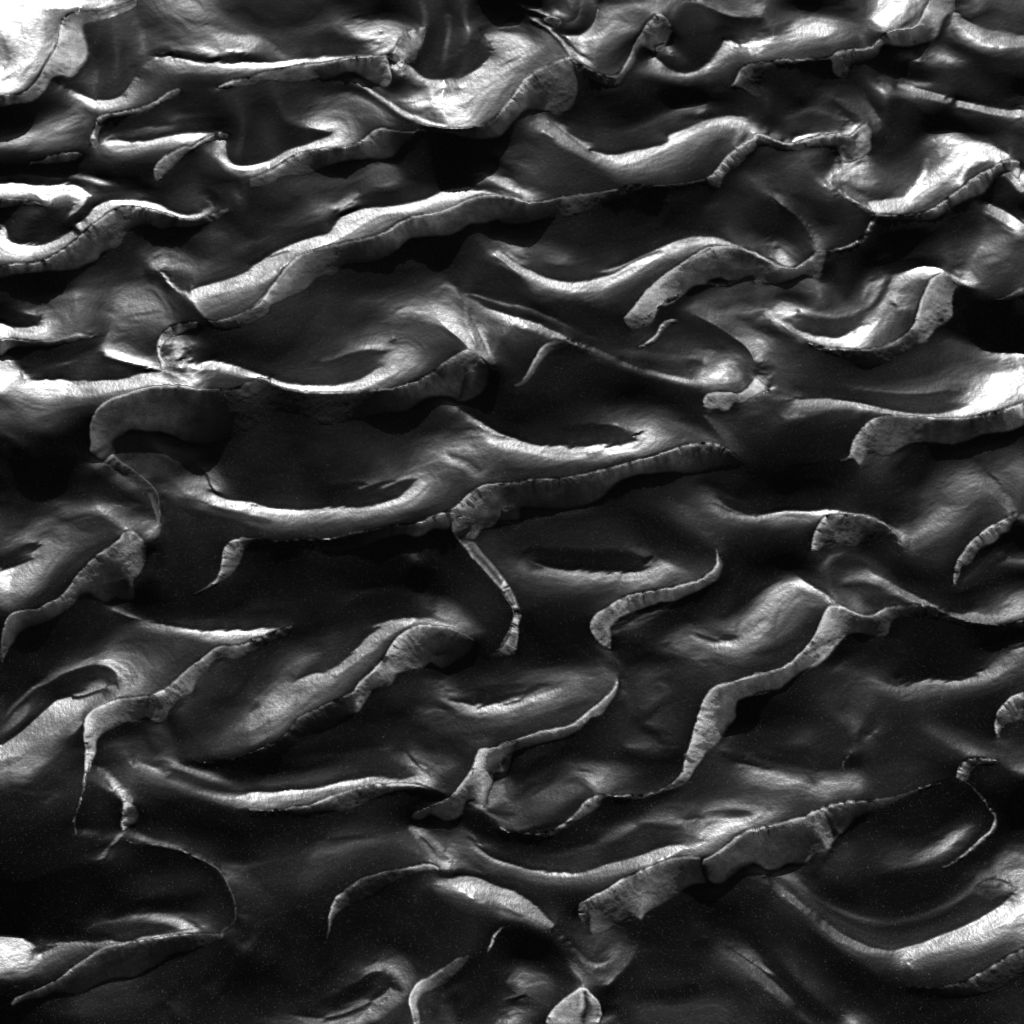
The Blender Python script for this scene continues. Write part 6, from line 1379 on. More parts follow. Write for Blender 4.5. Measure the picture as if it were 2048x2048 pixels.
C 1040 1390 18 60,1120 1370 16 60,1200 1350 15 60,1300 1310 15 55,1400 1270 14 60,1500 1230 14 60,1600 1180 14 60,1700 1120 15 55,1780 1070 16 60,1850 1000 20 60,1900 950 30 65
C 1060 1440 60,1150 1410 55,1300 1370 52,1450 1320 55,1580 1280 60,1700 1220 60,1820 1150 65,1932 1100 65
C 1080 1480 60 28,1140 1530 40 20
C 1150 1480 28,1300 1440 28,1500 1390 32,1700 1320 32,1850 1250 38,1932 1220 38
C 1150 1560 14,1300 1530 15,1500 1480 15,1700 1410 15,1850 1350 16
C 1600 920 30 12,1680 880 45 12,1760 890 45 12,1820 910 50 14,1850 970 50 14,1860 1030 50 14
C 1650 950 9,1700 1000 12,1620 1000 25,1750 960 28,1680 1060 9,1780 1020 14,1620 1040 8,1760 930 14
C 1700 830 28,1750 800 38,1820 850 40,1900 880 50,1700 870 40,1932 1000 55,1650 900 32
C 1750 720 25,1850 700 32,1932 700 30,1780 650 14,1850 640 25,1932 640 25,1850 560 18,1932 550 20,1800 500 5,1932 500 10,1800 760 35,1932 780 38
C 1650 800 4,1700 700 3,1720 620 2
R se_wall | 1100 1668 9 1,1200 1672 8 1,1320 1675 8 3,1400 1655 10 14,1480 1640 11 15,1560 1605 12 28,1620 1570 12 30,1700 1520 12 30,1780 1470 12 25,1850 1430 14 25,1932 1388 14 22 | 1100 1700 3 3,1200 1720 4 4,1320 1720 5 3,1450 1740 6 4,1600 1720 8 5,1750 1680 9 6,1932 1560 12 8
C 1600 1620 18,1700 1570 16,1800 1520 14
C 1040 1690 2,1100 1750 7,1000 1800 9,1150 1850 3,1300 1800 3,1050 1900 7,1500 1820 5,1700 1780 8,1650 1880 5,1850 1700 8,1932 1650 6,1400 1900 2,1850 1850 5
C 0 1490 18 50,60 1550 10 55,130 1620 8 60,200 1690 8 65,260 1750 8 60,320 1820 8 45,400 1900 8 22
C 0 1530 45,80 1610 45,160 1680 40,240 1760 35,310 1830 22
C 0 1600 14,100 1700 12,200 1800 12,300 1900 10,60 1850 8,0 1750 8
C 80 1500 4,200 1600 2,350 1750 1,500 1880 3,100 1400 4
C 150 1400 9,280 1550 12,380 1630 22,450 1700 22,550 1780 22,620 1840 28,680 1900 45,720 1932 60
C 200 1350 7,350 1500 12,500 1650 14,600 1750 16,700 1820 14,800 1880 20
C 400 1700 5,500 1800 3,600 1900 3,350 1640 8
C 650 1600 1,800 1700 1,900 1800 6,700 1700 6,850 1880 10,550 1500 2
C 0 1100 6,100 1200 6,0 1300 6,200 1250 5,300 1350 5,400 1400 4
C 20 1000 6
"""

N = 1190
M = 200.0
SPAN = PX + 2 * M
CELL = SPAN / (N - 1)
def parse(txt):
    ox=oy=0; s=540/1932
    curves=[]; ridges=[]
    def pts(st):
        out=[]; a=b=None
        for p in st.split(','):
            v=[float(q) for q in p.split()]
            if not v: continue
            if len(v)>=3: a=v[2]; b=v[3] if len(v)>3 else None
            out.append((ox+v[0]*s, oy+v[1]*s, a, b))
        return out
    for l in txt.split('\n'):
        l=l.split('#')[0].strip()
        if not l: continue
        k,_,r=l.partition(' ')
        if k=='T':
            q=[float(z) for z in r.split()]; ox,oy=q[0],q[1]; s=540/1932 if len(q)<3 else q[2]
        elif k=='C': curves.append(pts(r))
        elif k=='R':
            rid,br,ft=r.split('|')
            b_,f_=pts(br),pts(ft)
            ridges.append((rid.strip(),b_,f_)); curves.append(b_); curves.append(f_)
    return curves,ridges
def spline(P,step=0.5):
    """centripetal-ish catmull-rom through points (k,c)"""
    P=np.asarray(P,float)
    if len(P)<2: return P
    Q=np.vstack([2*P[0]-P[1],P,2*P[-1]-P[-2]])
    out=[]
    for i in range(1,len(Q)-2):
        p0,p1,p2,p3=Q[i-1],Q[i],Q[i+1],Q[i+2]
        d=np.hypot(*(p2-p1)[:2]); d0=max(np.hypot(*(p1-p0)[:2]),1e-6); d1=max(np.hypot(*(p3-p2)[:2]),1e-6)
        m1=((p1-p0)/d0+(p2-p1)/max(d,1e-6))*.5*d; m2=((p2-p1)/max(d,1e-6)+(p3-p2)/d1)*.5*d
        m1[2:]=p2[2:]-p1[2:]; m2[2:]=m1[2:]
        n=max(2,int(d/step)); t=np.linspace(0,1,n,endpoint=False)[:,None]
        h00=2*t**3-3*t**2+1;h10=t**3-2*t**2+t;h01=-2*t**3+3*t**2;h11=t**3-t**2
        out.append(h00*p1+h10*m1+h01*p2+h11*m2)
    out.append(P[-1:])
    return np.vstack(out)
def togrid(x): return (x+M)/CELL
def solve(curves,N=N,iters=60):
    val=np.zeros((N,N)); wt=np.zeros((N,N))
    def put(x,y,v):
        i=np.rint(y).astype(int); j=np.rint(x).astype(int)
        ok=(i>=0)&(i<N)&(j>=0)&(j<N)
        np.add.at(val,(i[ok],j[ok]),v[ok]); np.add.at(wt,(i[ok],j[ok]),1.0)
    for c in curves:
        two=c[0][3] is not None
        A=np.array([[togrid(p[0]),togrid(p[1]),p[2],p[3] if p[3] is not None else p[2]] for p in c])
        S=spline(A)
        if not two or len(S)<2: put(S[:,0],S[:,1],S[:,2]); continue
        t=np.gradient(S[:,:2],axis=0); t/=np.maximum(np.hypot(t[:,0],t[:,1]),1e-9)[:,None]
        nx,ny=-t[:,1],t[:,0]   # right of travel (y down): travel +x -> normal +y
        o=0.9
        put(S[:,0]-nx*o,S[:,1]-ny*o,S[:,2]); put(S[:,0]+nx*o,S[:,1]+ny*o,S[:,3])
    lv=[(val,wt)]
    while lv[-1][0].shape[0]>12:
        v,w=lv[-1]; n=v.shape[0]; m=(n+1)//2
        vp=np.zeros((2*m,2*m)); wp=np.zeros((2*m,2*m)); vp[:n,:n]=v; wp[:n,:n]=w
        lv.append((vp.reshape(m,2,m,2).sum((1,3)),wp.reshape(m,2,m,2).sum((1,3))))
    u=None
    for k,(v,w) in enumerate(lv[::-1]):
        n=v.shape[0]
        m=w>0; c=np.where(m,v/np.maximum(w,1e-9),0)
        if u is None: u=np.full((n,n),c[m].mean())
        else:
            up=np.repeat(np.repeat(u,2,0),2,1)[:n,:n]; u=up
        u=np.where(m,c,u)
        for it in range(iters if n>100 else 150):
            p=np.pad(u,1,mode='edge')
            a=(p[:-2,1:-1]+p[2:,1:-1]+p[1:-1,:-2]+p[1:-1,2:])*.25
            u=np.where(m,c,a)
    return u

T0 = time.time()
LABELS = dict(
 nw_hook="hook shaped ripple with wide smooth grey slip face in the top left corner",
 lip_a="long straight low ripple under the thin white line, ending at the small cone",
 worm="thin worm like ridge curling over at its left end in the upper left",
 claw="claw shaped ripple pointing at the black pit in the upper left",
 beetle="small ribbed lump of sand near the left edge, above the white ringed pit",
 pit_lee="short dark ledge inside the white ringed pit on the left edge",
 west_long="ripple from the left edge with fluted slip face, just below the white ringed pit",
 cone="small cone shaped mound on the rim of the black crater at the top",
 bowl_lee="ripple curving round the big bright bowl at top centre, with broad pale slip face",
 mid_lip="wavy ripple with fluted lip, below the black pit in the upper left",
 grand="longest diagonal ripple with white back and fluted edge, left of upper centre",
 lump="tiny crumbly lump under the curved white line at the top edge",
 mid_hook="sharp S shaped ridge with pale tip beside the black pit, top right of centre",
 inner_hook="little curled hook on the left rim of the black pit, top right of centre",
 knob="low ripple end with rounded dark knob, right of the black pit near the top",
 finger="short pale finger shaped ridge climbing to a knotted joint, upper right of centre",
 ne_lee="ripple rising to the top edge at upper right with rough pale slip face",
 joint="cracked and knotted ridge with a dark split, left of the boat shaped ripple",
 boat_foot="boat shaped bright ripple with ragged pale lip near the upper right edge",
 shelf="faint thin curved ledge hanging below the boat shaped ripple",
 crusty="arched ripple with cracked crusty brink and ragged black hole, right of centre top",
 c_small="small C shaped curl of sand left of centre, above the great C shaped ripple",
 slit="narrow ledge with dark slit beneath it on the left edge",
 great_c="great C shaped ripple with tall slip face fading into shadow, left of centre",
 mid_shelf="long ripple crossing the centre with a finely fluted straight brink",
 small_lobe="faint curved lobe of sand under the cracked arched ripple",
 tooth="short chunky tooth of broken sand right of centre",
 hill="smooth rounded grey hump below the long thin white line at centre",
 flap="ripple ending in a broad flat pale flap beside deep black shadow, right side",
 edge_lip="short thin lip at the right edge above the deep black shadow",
 east_big="ripple with wide even grey slip face running to the right edge, lower end hooked",
 seal="ripple swelling into a broad seal shaped head, left edge at mid height",
 shark="thin dark brink with a small shark fin shaped end, left of centre",
 arm="long bent ripple sweeping down to a thin vertical tail in the lower left",
 spoon="ripple with spoon shaped pale slip face under a bright back, lower left of centre",
 bridge="narrow neck of sand dropping from the centre ripple to a small pale foot",
 pour="ripple widening downward like poured sand, lower centre",
 s_ridge="S shaped ridge with evenly fluted pale face just right of centre",
 mound_lip="curved lip under the low bright mound, lower centre",
 long_wall="tall pale wall of sand bending from right of centre down to a narrow tail",
 cap="arched cap shaped ripple with dark mouth, right side at mid height",
 hood="slanted finger like ledge near the right edge at mid height",
 right_cup="cup shaped pale slip face cut by the right edge, lower half",
 lower_cup="small curled cup at the right end of the longest lower right brink",
 trunk_rib="short tree trunk like rib of pale sand in the lower left",
 loop_rim="thin bright rim looping round the large black hollow, lower left",
 floor_lip="long low lip with dull grey apron in the bottom left corner",
 fin="thin fin shaped slip face under the long white band, lower left of centre",
 stinger="curved ripple tapering to a hanging stinger, bottom centre left",
 snout="blunt snout shaped lip cut by the bottom edge, left of centre",
 tick="tiny slanted tick of pale sand in black shadow near the bottom centre",
 fang="thin wavy brink with small fang like drop, lower right of centre",
 club="club shaped ripple with broad slip face and black hole beneath, lower right of centre",
 plate="widest pale slab like slip face with cracks and folds, lower right",
 tip="leaf shaped pale mound cut by the bottom edge, right of centre",
 ear="tiny ear shaped curl on the dark flat, lower right",
 kidney="thin kidney shaped rim round the black hollow, lower right",
 se_wall="ripple brink with ragged dark flutes in the bottom right corner",
)

def TONEMAP(t):
    return np.clip(1.08 * t ** 1.08 - 0.012, 0.008, 0.9)
rng = np.random.default_rng(7)

def hash2(i, j, seed):
    n = (i.astype(np.int64) * 374761393 + j.astype(np.int64) * 668265263 + seed * 1442695041) & 0x7fffffff
    n = ((n ^ (n >> 13)) * 1274126177) & 0x7fffffff
    n = ((n ^ (n >> 16)) * 668265263) & 0x7fffffff
    return (n & 0xffffff) / float(0xffffff) * 2 - 1

def vnoise(x, y, seed):
    i = np.floor(x); j = np.floor(y); fx = x - i; fy = y - j
    fx = fx * fx * (3 - 2 * fx); fy = fy * fy * (3 - 2 * fy)
    i = i.astype(np.int64); j = j.astype(np.int64)
    a = hash2(i, j, seed); b = hash2(i + 1, j, seed); c = hash2(i, j + 1, seed); d = hash2(i + 1, j + 1, seed)
    return (a * (1 - fx) + b * fx) * (1 - fy) + (c * (1 - fx) + d * fx) * fy

curves, ridges = parse(RELIEF)
tone = np.clip(solve(curves) / 100.0, 0.0, 1.0)

# ---- slip faces: filled polygons, and distance below / along each brink
lee = np.zeros((N, N), bool)
rid = np.full((N, N), -1, np.int32)        # which ridge a grid vertex belongs to
leed = np.full((N, N), 1e3)                # distance from the nearest brink, px (positive = down the slip face)
lees = np.zeros((N, N))                    # position along the brink, px
names = []
for name, br, ft in ridges:
    if name not in names:
        names.append(name)
    k = names.index(name)
    B = spline([[togrid(p[0]), togrid(p[1]), 0, 0] for p in br], 1.0)[:, :2]
    F = spline([[togrid(p[0]), togrid(p[1]), 0, 0] for p in ft], 1.0)[:, :2]
    P = np.vstack([B, F[::-1]])
    x0, x1 = int(P[:, 0].min()) - 34, int(P[:, 0].max()) + 34
    y0, y1 = int(P[:, 1].min()) - 34, int(P[:, 1].max()) + 34
    x0, y0 = max(x0, 0), max(y0, 0); x1, y1 = min(x1, N - 1), min(y1, N - 1)
    X, Y = np.meshgrid(np.arange(x0, x1 + 1), np.arange(y0, y1 + 1))
    inside = np.zeros(X.shape, bool)
    Q = np.roll(P, -1, axis=0)
    for r in range(X.shape[0]):
        y = y0 + r + 0.013
        c = (P[:, 1] > y) != (Q[:, 1] > y)
        if not c.any():
            continue
        xs = np.sort(P[c, 0] + (y - P[c, 1]) / (Q[c, 1] - P[c, 1]) * (Q[c, 0] - P[c, 0]))
        inside[r] = (np.searchsorted(xs, X[r].astype(float)) % 2) == 1
    lee[y0:y1 + 1, x0:x1 + 1] |= inside
    Bs = B[::2]
    t = np.gradient(Bs, axis=0); t /= np.maximum(np.hypot(t[:, 0], t[:, 1]), 1e-9)[:, None]
    arc = np.concatenate([[0], np.cumsum(np.hypot(*np.diff(Bs, axis=0).T))])
    best = np.full(X.shape, 1e9); bi = np.zeros(X.shape, int)
    for q in range(len(Bs)):
        d2 = (X - Bs[q, 0]) ** 2 + (Y - Bs[q, 1]) ** 2
        m = d2 < best
        best[m] = d2[m]; bi[m] = q
    d = np.sqrt(best)
    side = -(X - Bs[bi, 0]) * t[bi, 1] + (Y - Bs[bi, 1]) * t[bi, 0]
    perp = np.abs(side)
    d = np.where(side >= 0, d, -d) * CELL
    sub = leed[y0:y1 + 1, x0:x1 + 1]
    ended = (bi == 0) | (bi == len(Bs) - 1)
    ok = (np.abs(d) < np.abs(sub)) & (inside | ((d < 0) & (d > -70) & ~(ended & (np.abs(d) > perp * CELL * 1.3 + 2))))
    sub[ok] = d[ok]
    lees[y0:y1 + 1, x0:x1 + 1][ok] = (arc[bi] * CELL)[ok] + 997.0 * k
    rr = rid[y0:y1 + 1, x0:x1 + 1]
    own = ok & (inside | (d > -46 - 8 * np.sin(arc[bi] * 0.11)))
    rr[own & (inside | (rr < 0) | ok)] = k
    rr[inside] = k
lee_f = lee.astype(float)

def blur(a, n):
    for _ in range(n):
        a = (np.roll(a, 1, 0) + np.roll(a, -1, 0) + 2 * a) / 4
        a = (np.roll(a, 1, 1) + np.roll(a, -1, 1) + 2 * a) / 4
    return a

# ---- frayed, wind-combed edges of the bright slopes: shift the relief along the combing direction
gu, gv = np.meshgrid(np.arange(N) * CELL - M, np.arange(N) * CELL - M)     # px coordinates of the vertices
near = np.exp(-(np.minimum(np.abs(leed), 200) / 16.0) ** 2)
keep = blur(lee_f, 6)
free = np.clip(1 - np.maximum(near, keep * 1.6), 0, 1)
bt_ = blur(tone, 5)
g1, g2 = np.gradient(bt_, axis=1), np.gradient(bt_, axis=0)
j11, j22, j12 = blur(g1 ** 2, 24), blur(g2 ** 2, 24), blur(g1 * g2, 24)
ang = 0.5 * np.arctan2(2 * j12, j11 - j22) + np.pi / 2
ang = np.where(ang > np.pi / 2, ang - np.pi, ang)                          # along the bands
coh0 = np.clip(np.hypot(j11 - j22, 2 * j12) / (j11 + j22 + 1e-6), 0, 1)
vx, vy = np.cos(ang) * coh0 + 0.92 * (1 - coh0), np.sin(ang) * coh0 - 0.39 * (1 - coh0)
vx, vy = blur(vx, 4), blur(vy, 4)
vm = np.hypot(vx, vy) + 1e-6
vx, vy = vx / vm, vy / vm
def at(a, x, y):
    j = np.clip(np.rint((x + M) / CELL).astype(np.int32), 0, N - 1); i = np.clip(np.rint((y + M) / CELL).astype(np.int32), 0, N - 1)
    return a[i, j]
def smear(a, k, step):
    acc = a * 1.0; tot = 1.0
    for sg_ in (-1, 1):
        x, y = gu, gv
        for q in range(1, k + 1):
            ux, uy = at(vx, x, y), at(vy, x, y)
            x = x + sg_ * step * ux; y = y + sg_ * step * uy
            w_ = 0.5 + 0.5 * math.cos(math.pi * q / (k + 1))
            acc = acc + w_ * at(a, x, y); tot += w_
    acc = acc / tot
    return acc / acc.std()
nz0 = rng.standard_normal((N, N))
comb = smear(0.7 * blur(nz0, 1) / blur(nz0, 1).std() + vnoise(gu / 9, gv / 9, 14) * 1.6, 10, 5.0)
streak = 0.30 * smear(blur(rng.standard_normal((N, N)), 1), 9, 3.5) + 0.25 * vnoise(gu / 30, gv / 12, 15)
ca, sa = vx, vy
fr = 0.55 * comb
amp = 11.0 * free * (0.15 + 0.85 * np.clip(vnoise(gu / 170, gv / 120, 21) + 0.35, 0, 1))
al = gu * 0.94 - gv * 0.34; ac = gu * 0.34 + gv * 0.94
frey = (vnoise(al / 30, ac / 4.0, 12) + 0.6 * vnoise(al / 16, ac / 2.6, 13)) * free * np.clip(0.3 + vnoise(gu / 130, gv / 90, 22) * 1.2, 0, 1)
frey = frey * (0.12 + 0.88 * np.clip((np.abs(vx * 0.94 - vy * 0.34) - 0.86) / 0.1, 0, 1))
sx = gu + ca * fr * amp + 19.0 * frey + 0.35 * vnoise(gu / 3.3, gv / 3.3, 31) * free
sy = gv + sa * fr * amp - 6.0 * frey + 0.8 * fr * free + 0.35 * vnoise(gu / 3.1, gv / 3.1, 32) * free
# beyond the traced field the ripples go on as a mirrored run of the same relief
def mirror(a):
    a = np.abs(a)
    return np.where(a > PX, 2 * PX - a, a)
def sample(a, x, y):
    x = (mirror(x) + M) / CELL; y = (mirror(y) + M) / CELL
    i = np.clip(np.floor(y).astype(int), 0, N - 2); j = np.clip(np.floor(x).astype(int), 0, N - 2)
    fy = y - i; fx = x - j
    return (a[i, j] * (1 - fx) + a[i, j + 1] * fx) * (1 - fy) + (a[i + 1, j] * (1 - fx) + a[i + 1, j + 1] * fx) * fy
tone_w = sample(tone, sx, sy)
out = (gu < 0) | (gu > PX) | (gv < 0) | (gv > PX)
lee_m = sample(lee_f, gu, gv) > 0.5
leed_m = np.where(out, sample(leed, gu, gv), leed)
lees_m = np.where(out, sample(lees, gu, gv), lees)
rid[out] = -1
# crumbled, uneven brinks and feet
jx_ = 0.9 * vnoise(gu / 7, gv / 7, 81) + 1.2 * vnoise(gu / 24, gv / 24, 82)
jy_ = 0.9 * vnoise(gu / 7, gv / 7, 83) + 1.2 * vnoise(gu / 24, gv / 24, 84)
def lin_at(a, x, y):
    x = np.clip((x + M) / CELL, 0, N - 1.001); y = np.clip((y + M) / CELL, 0, N - 1.001)
    i = y.astype(int); j = x.astype(int); fy = y - i; fx = x - j
    return (a[i, j] * (1 - fx) + a[i, j + 1] * fx) * (1 - fy) + (a[i + 1, j] * (1 - fx) + a[i + 1, j + 1] * fx) * fy
lee_m = lin_at(np.where(out, lee_m, lee).astype(float), gu + jx_, gv + jy_) > 0.5
leed_m = lin_at(leed_m, gu + jx_, gv + jy_)
tone_w = np.where(near + keep > 0.1, lin_at(tone_w, gu + jx_, gv + jy_), tone_w)
lee = lee_m; leed = leed_m; lees = lees_m
tone = tone_w

# ---- brink detail: a hairline dip behind each brink, flutes running down from it
lip = np.exp(-((leed + 2.0) / 1.25) ** 2) * (leed < 0)
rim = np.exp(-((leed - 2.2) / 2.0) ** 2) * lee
lipk = np.clip(0.55 + 0.8 * vnoise(lees / 60, lees * 0, 41) + 0.35 * vnoise(lees / 9, lees * 0, 42), 0, 1)
tone = tone * (1 - 0.85 * lip * lipk)
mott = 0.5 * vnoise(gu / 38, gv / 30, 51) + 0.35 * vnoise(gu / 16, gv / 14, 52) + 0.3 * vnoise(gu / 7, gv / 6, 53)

# ---- slope that tips the wet sand to the tone: mirror slope minus the lobe's reach
ALPHA, WPK = 0.07, 8.0
sunv = np.array([math.cos(SUN_EL) * math.sin(SUN_AZ), math.cos(SUN_EL) * math.cos(SUN_AZ), math.sin(SUN_EL)])
tt = np.clip(tone * (1 + (0.10 + 0.22 * np.clip((tone - 0.15) * 2.5, 0, 1)) * (1 + 0.8 * np.clip((tone - 0.6) * 3, 0, 1)) * streak * (1 - lee)), 0.012, 1.0)
tt = np.where(lee, tt, TONEMAP(tt))
wl = 1 - lee.astype(float)
loc = blur(tt * wl, 14) / np.maximum(blur(wl, 14), 0.05)
tt = np.clip(np.where(lee, tt, tt + 0.30 * (tt - loc) * np.clip(1.5 - 2.0 * tt, 0.1, 1)), 0.008, 0.99)
lin = np.where(tt > 0.04045, ((tt + 0.055) / 1.055) ** 2.4, tt / 12.92)
LOBE = np.minimum(ALPHA * np.sqrt(np.maximum(np.sqrt(WPK / np.maximum(lin, 1e-4)) - 1, 0)), 0.70)

jj, ii = np.meshgrid((gu[0] / PX - 0.5) * 2 * TANH, (0.5 - gv[:, 0] / PX) * 2 * TANH)
fwd = np.array([0, math.cos(PITCH), -math.sin(PITCH)]); up = np.array([0, math.sin(PITCH), math.cos(PITCH)])
D = np.stack([jj, fwd[1] + up[1] * ii, fwd[2] + up[2] * ii], -1)
Dn = D / np.linalg.norm(D, axis=-1, keepdims=True)

def place(h):
    t = (h - CAM[2]) / D[..., 2]
    return CAM + t[..., None] * D

P0 = place(np.zeros((N, N)))
Yv = -np.gradient(P0[..., 1], axis=0)          # ground metres per row, towards the camera
cot = np.abs(D[..., 1] / D[..., 2])

def slopes(h):
    P = place(h)
    a = np.gradient(P, axis=1); b = np.gradient(P, axis=0)
    n = np.cross(b, a)
    nz = n[..., 2]
    nz = np.where(np.abs(nz) < 1e-12, 1e-12, nz)
    return -n[..., 0] / nz, -n[..., 1] / nz

hv = sunv - Dn                                  # half vector per vertex
px_, py_ = -hv[..., 0] / hv[..., 2], -hv[..., 1] / hv[..., 2]
Xu = np.gradient(P0[..., 0], axis=1)

def relief(T_, R, lee_, PX_, PY_, Xu, Yv, cot, mu, n_proj, n_gn, n_rad, eps, cgit, h0=None, beta=0.0, guide=0.0, DX=0.0, DY=1.0):
    """Height field whose slopes reflect the low sun as strongly as T_ asks: projections, then Gauss-Newton steps."""
    n = T_.shape[0]
    ey = (np.exp(2j * np.pi * np.fft.fftfreq(n)) - 1)[:, None]
    ex = (np.exp(2j * np.pi * np.fft.rfftfreq(n)) - 1)[None, :]
    den = np.abs(ey) ** 2 + np.abs(ex) ** 2 + mu
    fx = lambda a: np.roll(a, -1, 1) - a
    fy = lambda a: np.roll(a, -1, 0) - a
    ax_ = lambda a: np.roll(a, 1, 1) - a
    ay_ = lambda a: np.roll(a, 1, 0) - a
    def shade(gx, gy):
        f = 1 / (1 + ((gx - PX_) ** 2 + (gy - PY_) ** 2) / ALPHA ** 2)
        l = WPK * f * f
        d = np.where(l > 0.0031308, 1.055 * l ** (1 / 2.4) - 0.055, 12.92 * l)
        dl = np.where(l > 0.0031308, 1.055 / 2.4 * l ** (1 / 2.4 - 1), 12.92) * (-2 * WPK * f ** 3 / ALPHA ** 2)
        return np.minimum(d, 1.3), 2 * dl * (gx - PX_), 2 * dl * (gy - PY_), (d > 1) & (T_ >= 0.995)
    grid = lambda gx, gy: (gx * Xu, -gy * Yv / (1 + np.clip(gy, -0.75, 3) * cot))
    world = lambda a, b: (a / Xu, -b / np.maximum(Yv + b * cot, 0.15 * Yv))
    h = np.zeros((n, n)) if h0 is None else h0
    for it in range(n_proj):
        gx, gy = world(fx(h), fy(h))
        if it == 0 and h0 is None:
            gx, gy = PX_ + DX * R, PY_ + DY * R
        dx, dy = gx - PX_, gy - PY_
        m = np.maximum(np.hypot(dx, dy), 1e-6)
        wd = max(0.0, 1 - it / 12.0)
        dx, dy = dx / m * (1 - wd) + DX * wd, dy / m * (1 - wd) + DY * wd
        m = np.maximum(np.hypot(dx, dy), 1e-6)
        tx = np.where(lee_, gx * 0.8, PX_ + dx / m * R)
        ty = np.where(lee_, np.clip(gy, 0.42, 0.62), PY_ + dy / m * R)
        a, b = grid(tx, ty)
        h = np.fft.irfft2((np.conj(ex) * np.fft.rfft2(a) + np.conj(ey) * np.fft.rfft2(b)) / den, s=(n, n))
    for it in range(n_gn):
        gx, gy = world(fx(h), fy(h))
        d, jx, jy, over = shade(gx, gy)
        r = np.where(over | lee_, 0, T_ - d)
        if it < n_rad:
            # far from the answer: drive the distance from the mirror slope instead of the tone
            ux, uy = gx - PX_, gy - PY_
            ra = np.hypot(ux, uy) + 1e-3
            f = 1 / (1 + R ** 2 / ALPHA ** 2)
            l = np.maximum(WPK * f * f, 0.004)
            sens = 1.055 / 2.4 * l ** (1 / 2.4 - 1) * 4 * WPK * f ** 3 * R / ALPHA ** 2
            wt_ = np.clip(sens, 0.7, 6.0)
            r = np.where(lee_, 0, wt_ * (R - ra)); jx = wt_ * ux / ra; jy = wt_ * uy / ra
        Jx = np.where(lee_, 0, jx / Xu)
        Jy = np.where(lee_, 0, -jy * Yv / np.maximum(Yv + fy(h) * cot, 0.15 * Yv) ** 2)
        y2 = Yv.mean() ** 2
        wr = eps / y2
        lw = np.where(lee_, 0.3, 0.0) / y2
        lb = grid(gx, np.clip(gy, 0.42, 0.62))[1]
        bt_ = beta / y2
        lap = lambda v: np.roll(v, 1, 0) + np.roll(v, -1, 0) + np.roll(v, 1, 1) + np.roll(v, -1, 1) - 4 * v
        def A(x):
            a, b = fx(x), fy(x)
            s = Jx * a + Jy * b
            return ax_(Jx * s + (wr + lw + st_ + wg) * a) + ay_(Jy * s + (wr + lw + st_ + wg) * b) + wr * mu * x + bt_ * lap(lap(x))
        # dark ground keeps to the far side of the mirror slope, square to the bands beside it
        wg = np.where(lee_, 0.0, guide * np.clip((R - 0.22) / 0.2, 0, 1)) / y2
        ga, gb = grid(PX_ + DX * R, PY_ + DY * R)
        # too-steep places are pulled back towards a plausible angle of repose
        gm = np.hypot(gx, gy)
        st_ = np.where(gm > 0.6, 0.6, 0.0) / y2
        k_ = np.minimum(1, 0.6 / np.maximum(gm, 1e-6))
        sa_, sb_ = grid(gx * k_, gy * k_)
        rhs = (ax_(Jx * r + st_ * (sa_ - fx(h)) + wg * (ga - fx(h))) + ay_(Jy * r + lw * (lb - fy(h)) + st_ * (sb_ - fy(h)) + wg * (gb - fy(h)))
               - bt_ * lap(lap(h)))
        sc_ = (Jx ** 2 + Jy ** 2).mean() + wr
        pre = lambda v: np.fft.irfft2(np.fft.rfft2(v) / (den * sc_ + bt_ * den ** 2), s=(n, n))
        x = np.zeros_like(h); res = rhs; z = pre(res); p = z; rz = (res * z).sum()
        for c in range(cgit):
            Ap = A(p); al_ = rz / (p * Ap).sum(); x = x + al_ * p; res = res - al_ * Ap
            z = pre(res); rz2 = (res * z).sum(); p = z + rz2 / rz * p; rz = rz2
        best = None
        for st in (1.0, 0.5, 0.25):
            hh = h + st * x
            dd = shade(*world(fx(hh), fy(hh)))[0]
            if it < n_rad:
                g1, g2 = world(fx(hh), fy(hh))
                c = (np.where(lee_, 0, wt_ * (R - np.hypot(g1 - PX_, g2 - PY_))) ** 2).mean()
            else:
                c = (np.where(lee_, 0, np.clip(dd, 0, 1) - T_) ** 2).mean()
            if best is None or c < best[0]:
                best = (c, hh)
        h = best[1]
        print('gn', n, it, round(math.sqrt(best[0]), 4), round(time.time() - T0, 1))
    return h

q2 = lambda a: a[::2, ::2]
bt = blur(np.log(tt + 0.02), 3)
gxx, gyy = np.gradient(bt, axis=1), -np.gradient(bt, axis=0)
jxx, jyy, jxy = blur(gxx ** 2, 6), blur(gyy ** 2, 6), blur(gxx * gyy, 6)
the = 0.5 * np.arctan2(2 * jxy, jxx - jyy)
coh = np.hypot(jxx - jyy, 2 * jxy) / (jxx + jyy + 1e-4)
dxx, dyy = np.cos(the), np.sin(the)
sg = np.where(dyy < 0, -1, 1)
dxx, dyy = 0.75 * dxx * sg * coh, np.maximum(dyy * sg * coh + (1 - coh), 0.45)
dxx = blur(dxx, 6)
dk = np.clip((0.22 - tt) / 0.12, 0, 1)
dxx = dxx * (1 - dk) + blur(dxx, 60) * dk; dyy = dyy * (1 - dk) + np.maximum(blur(dyy, 60), 0.6) * dk
mm = np.hypot(dxx, dyy) + 1e-6
dxx, dyy = dxx / mm, dyy / mm
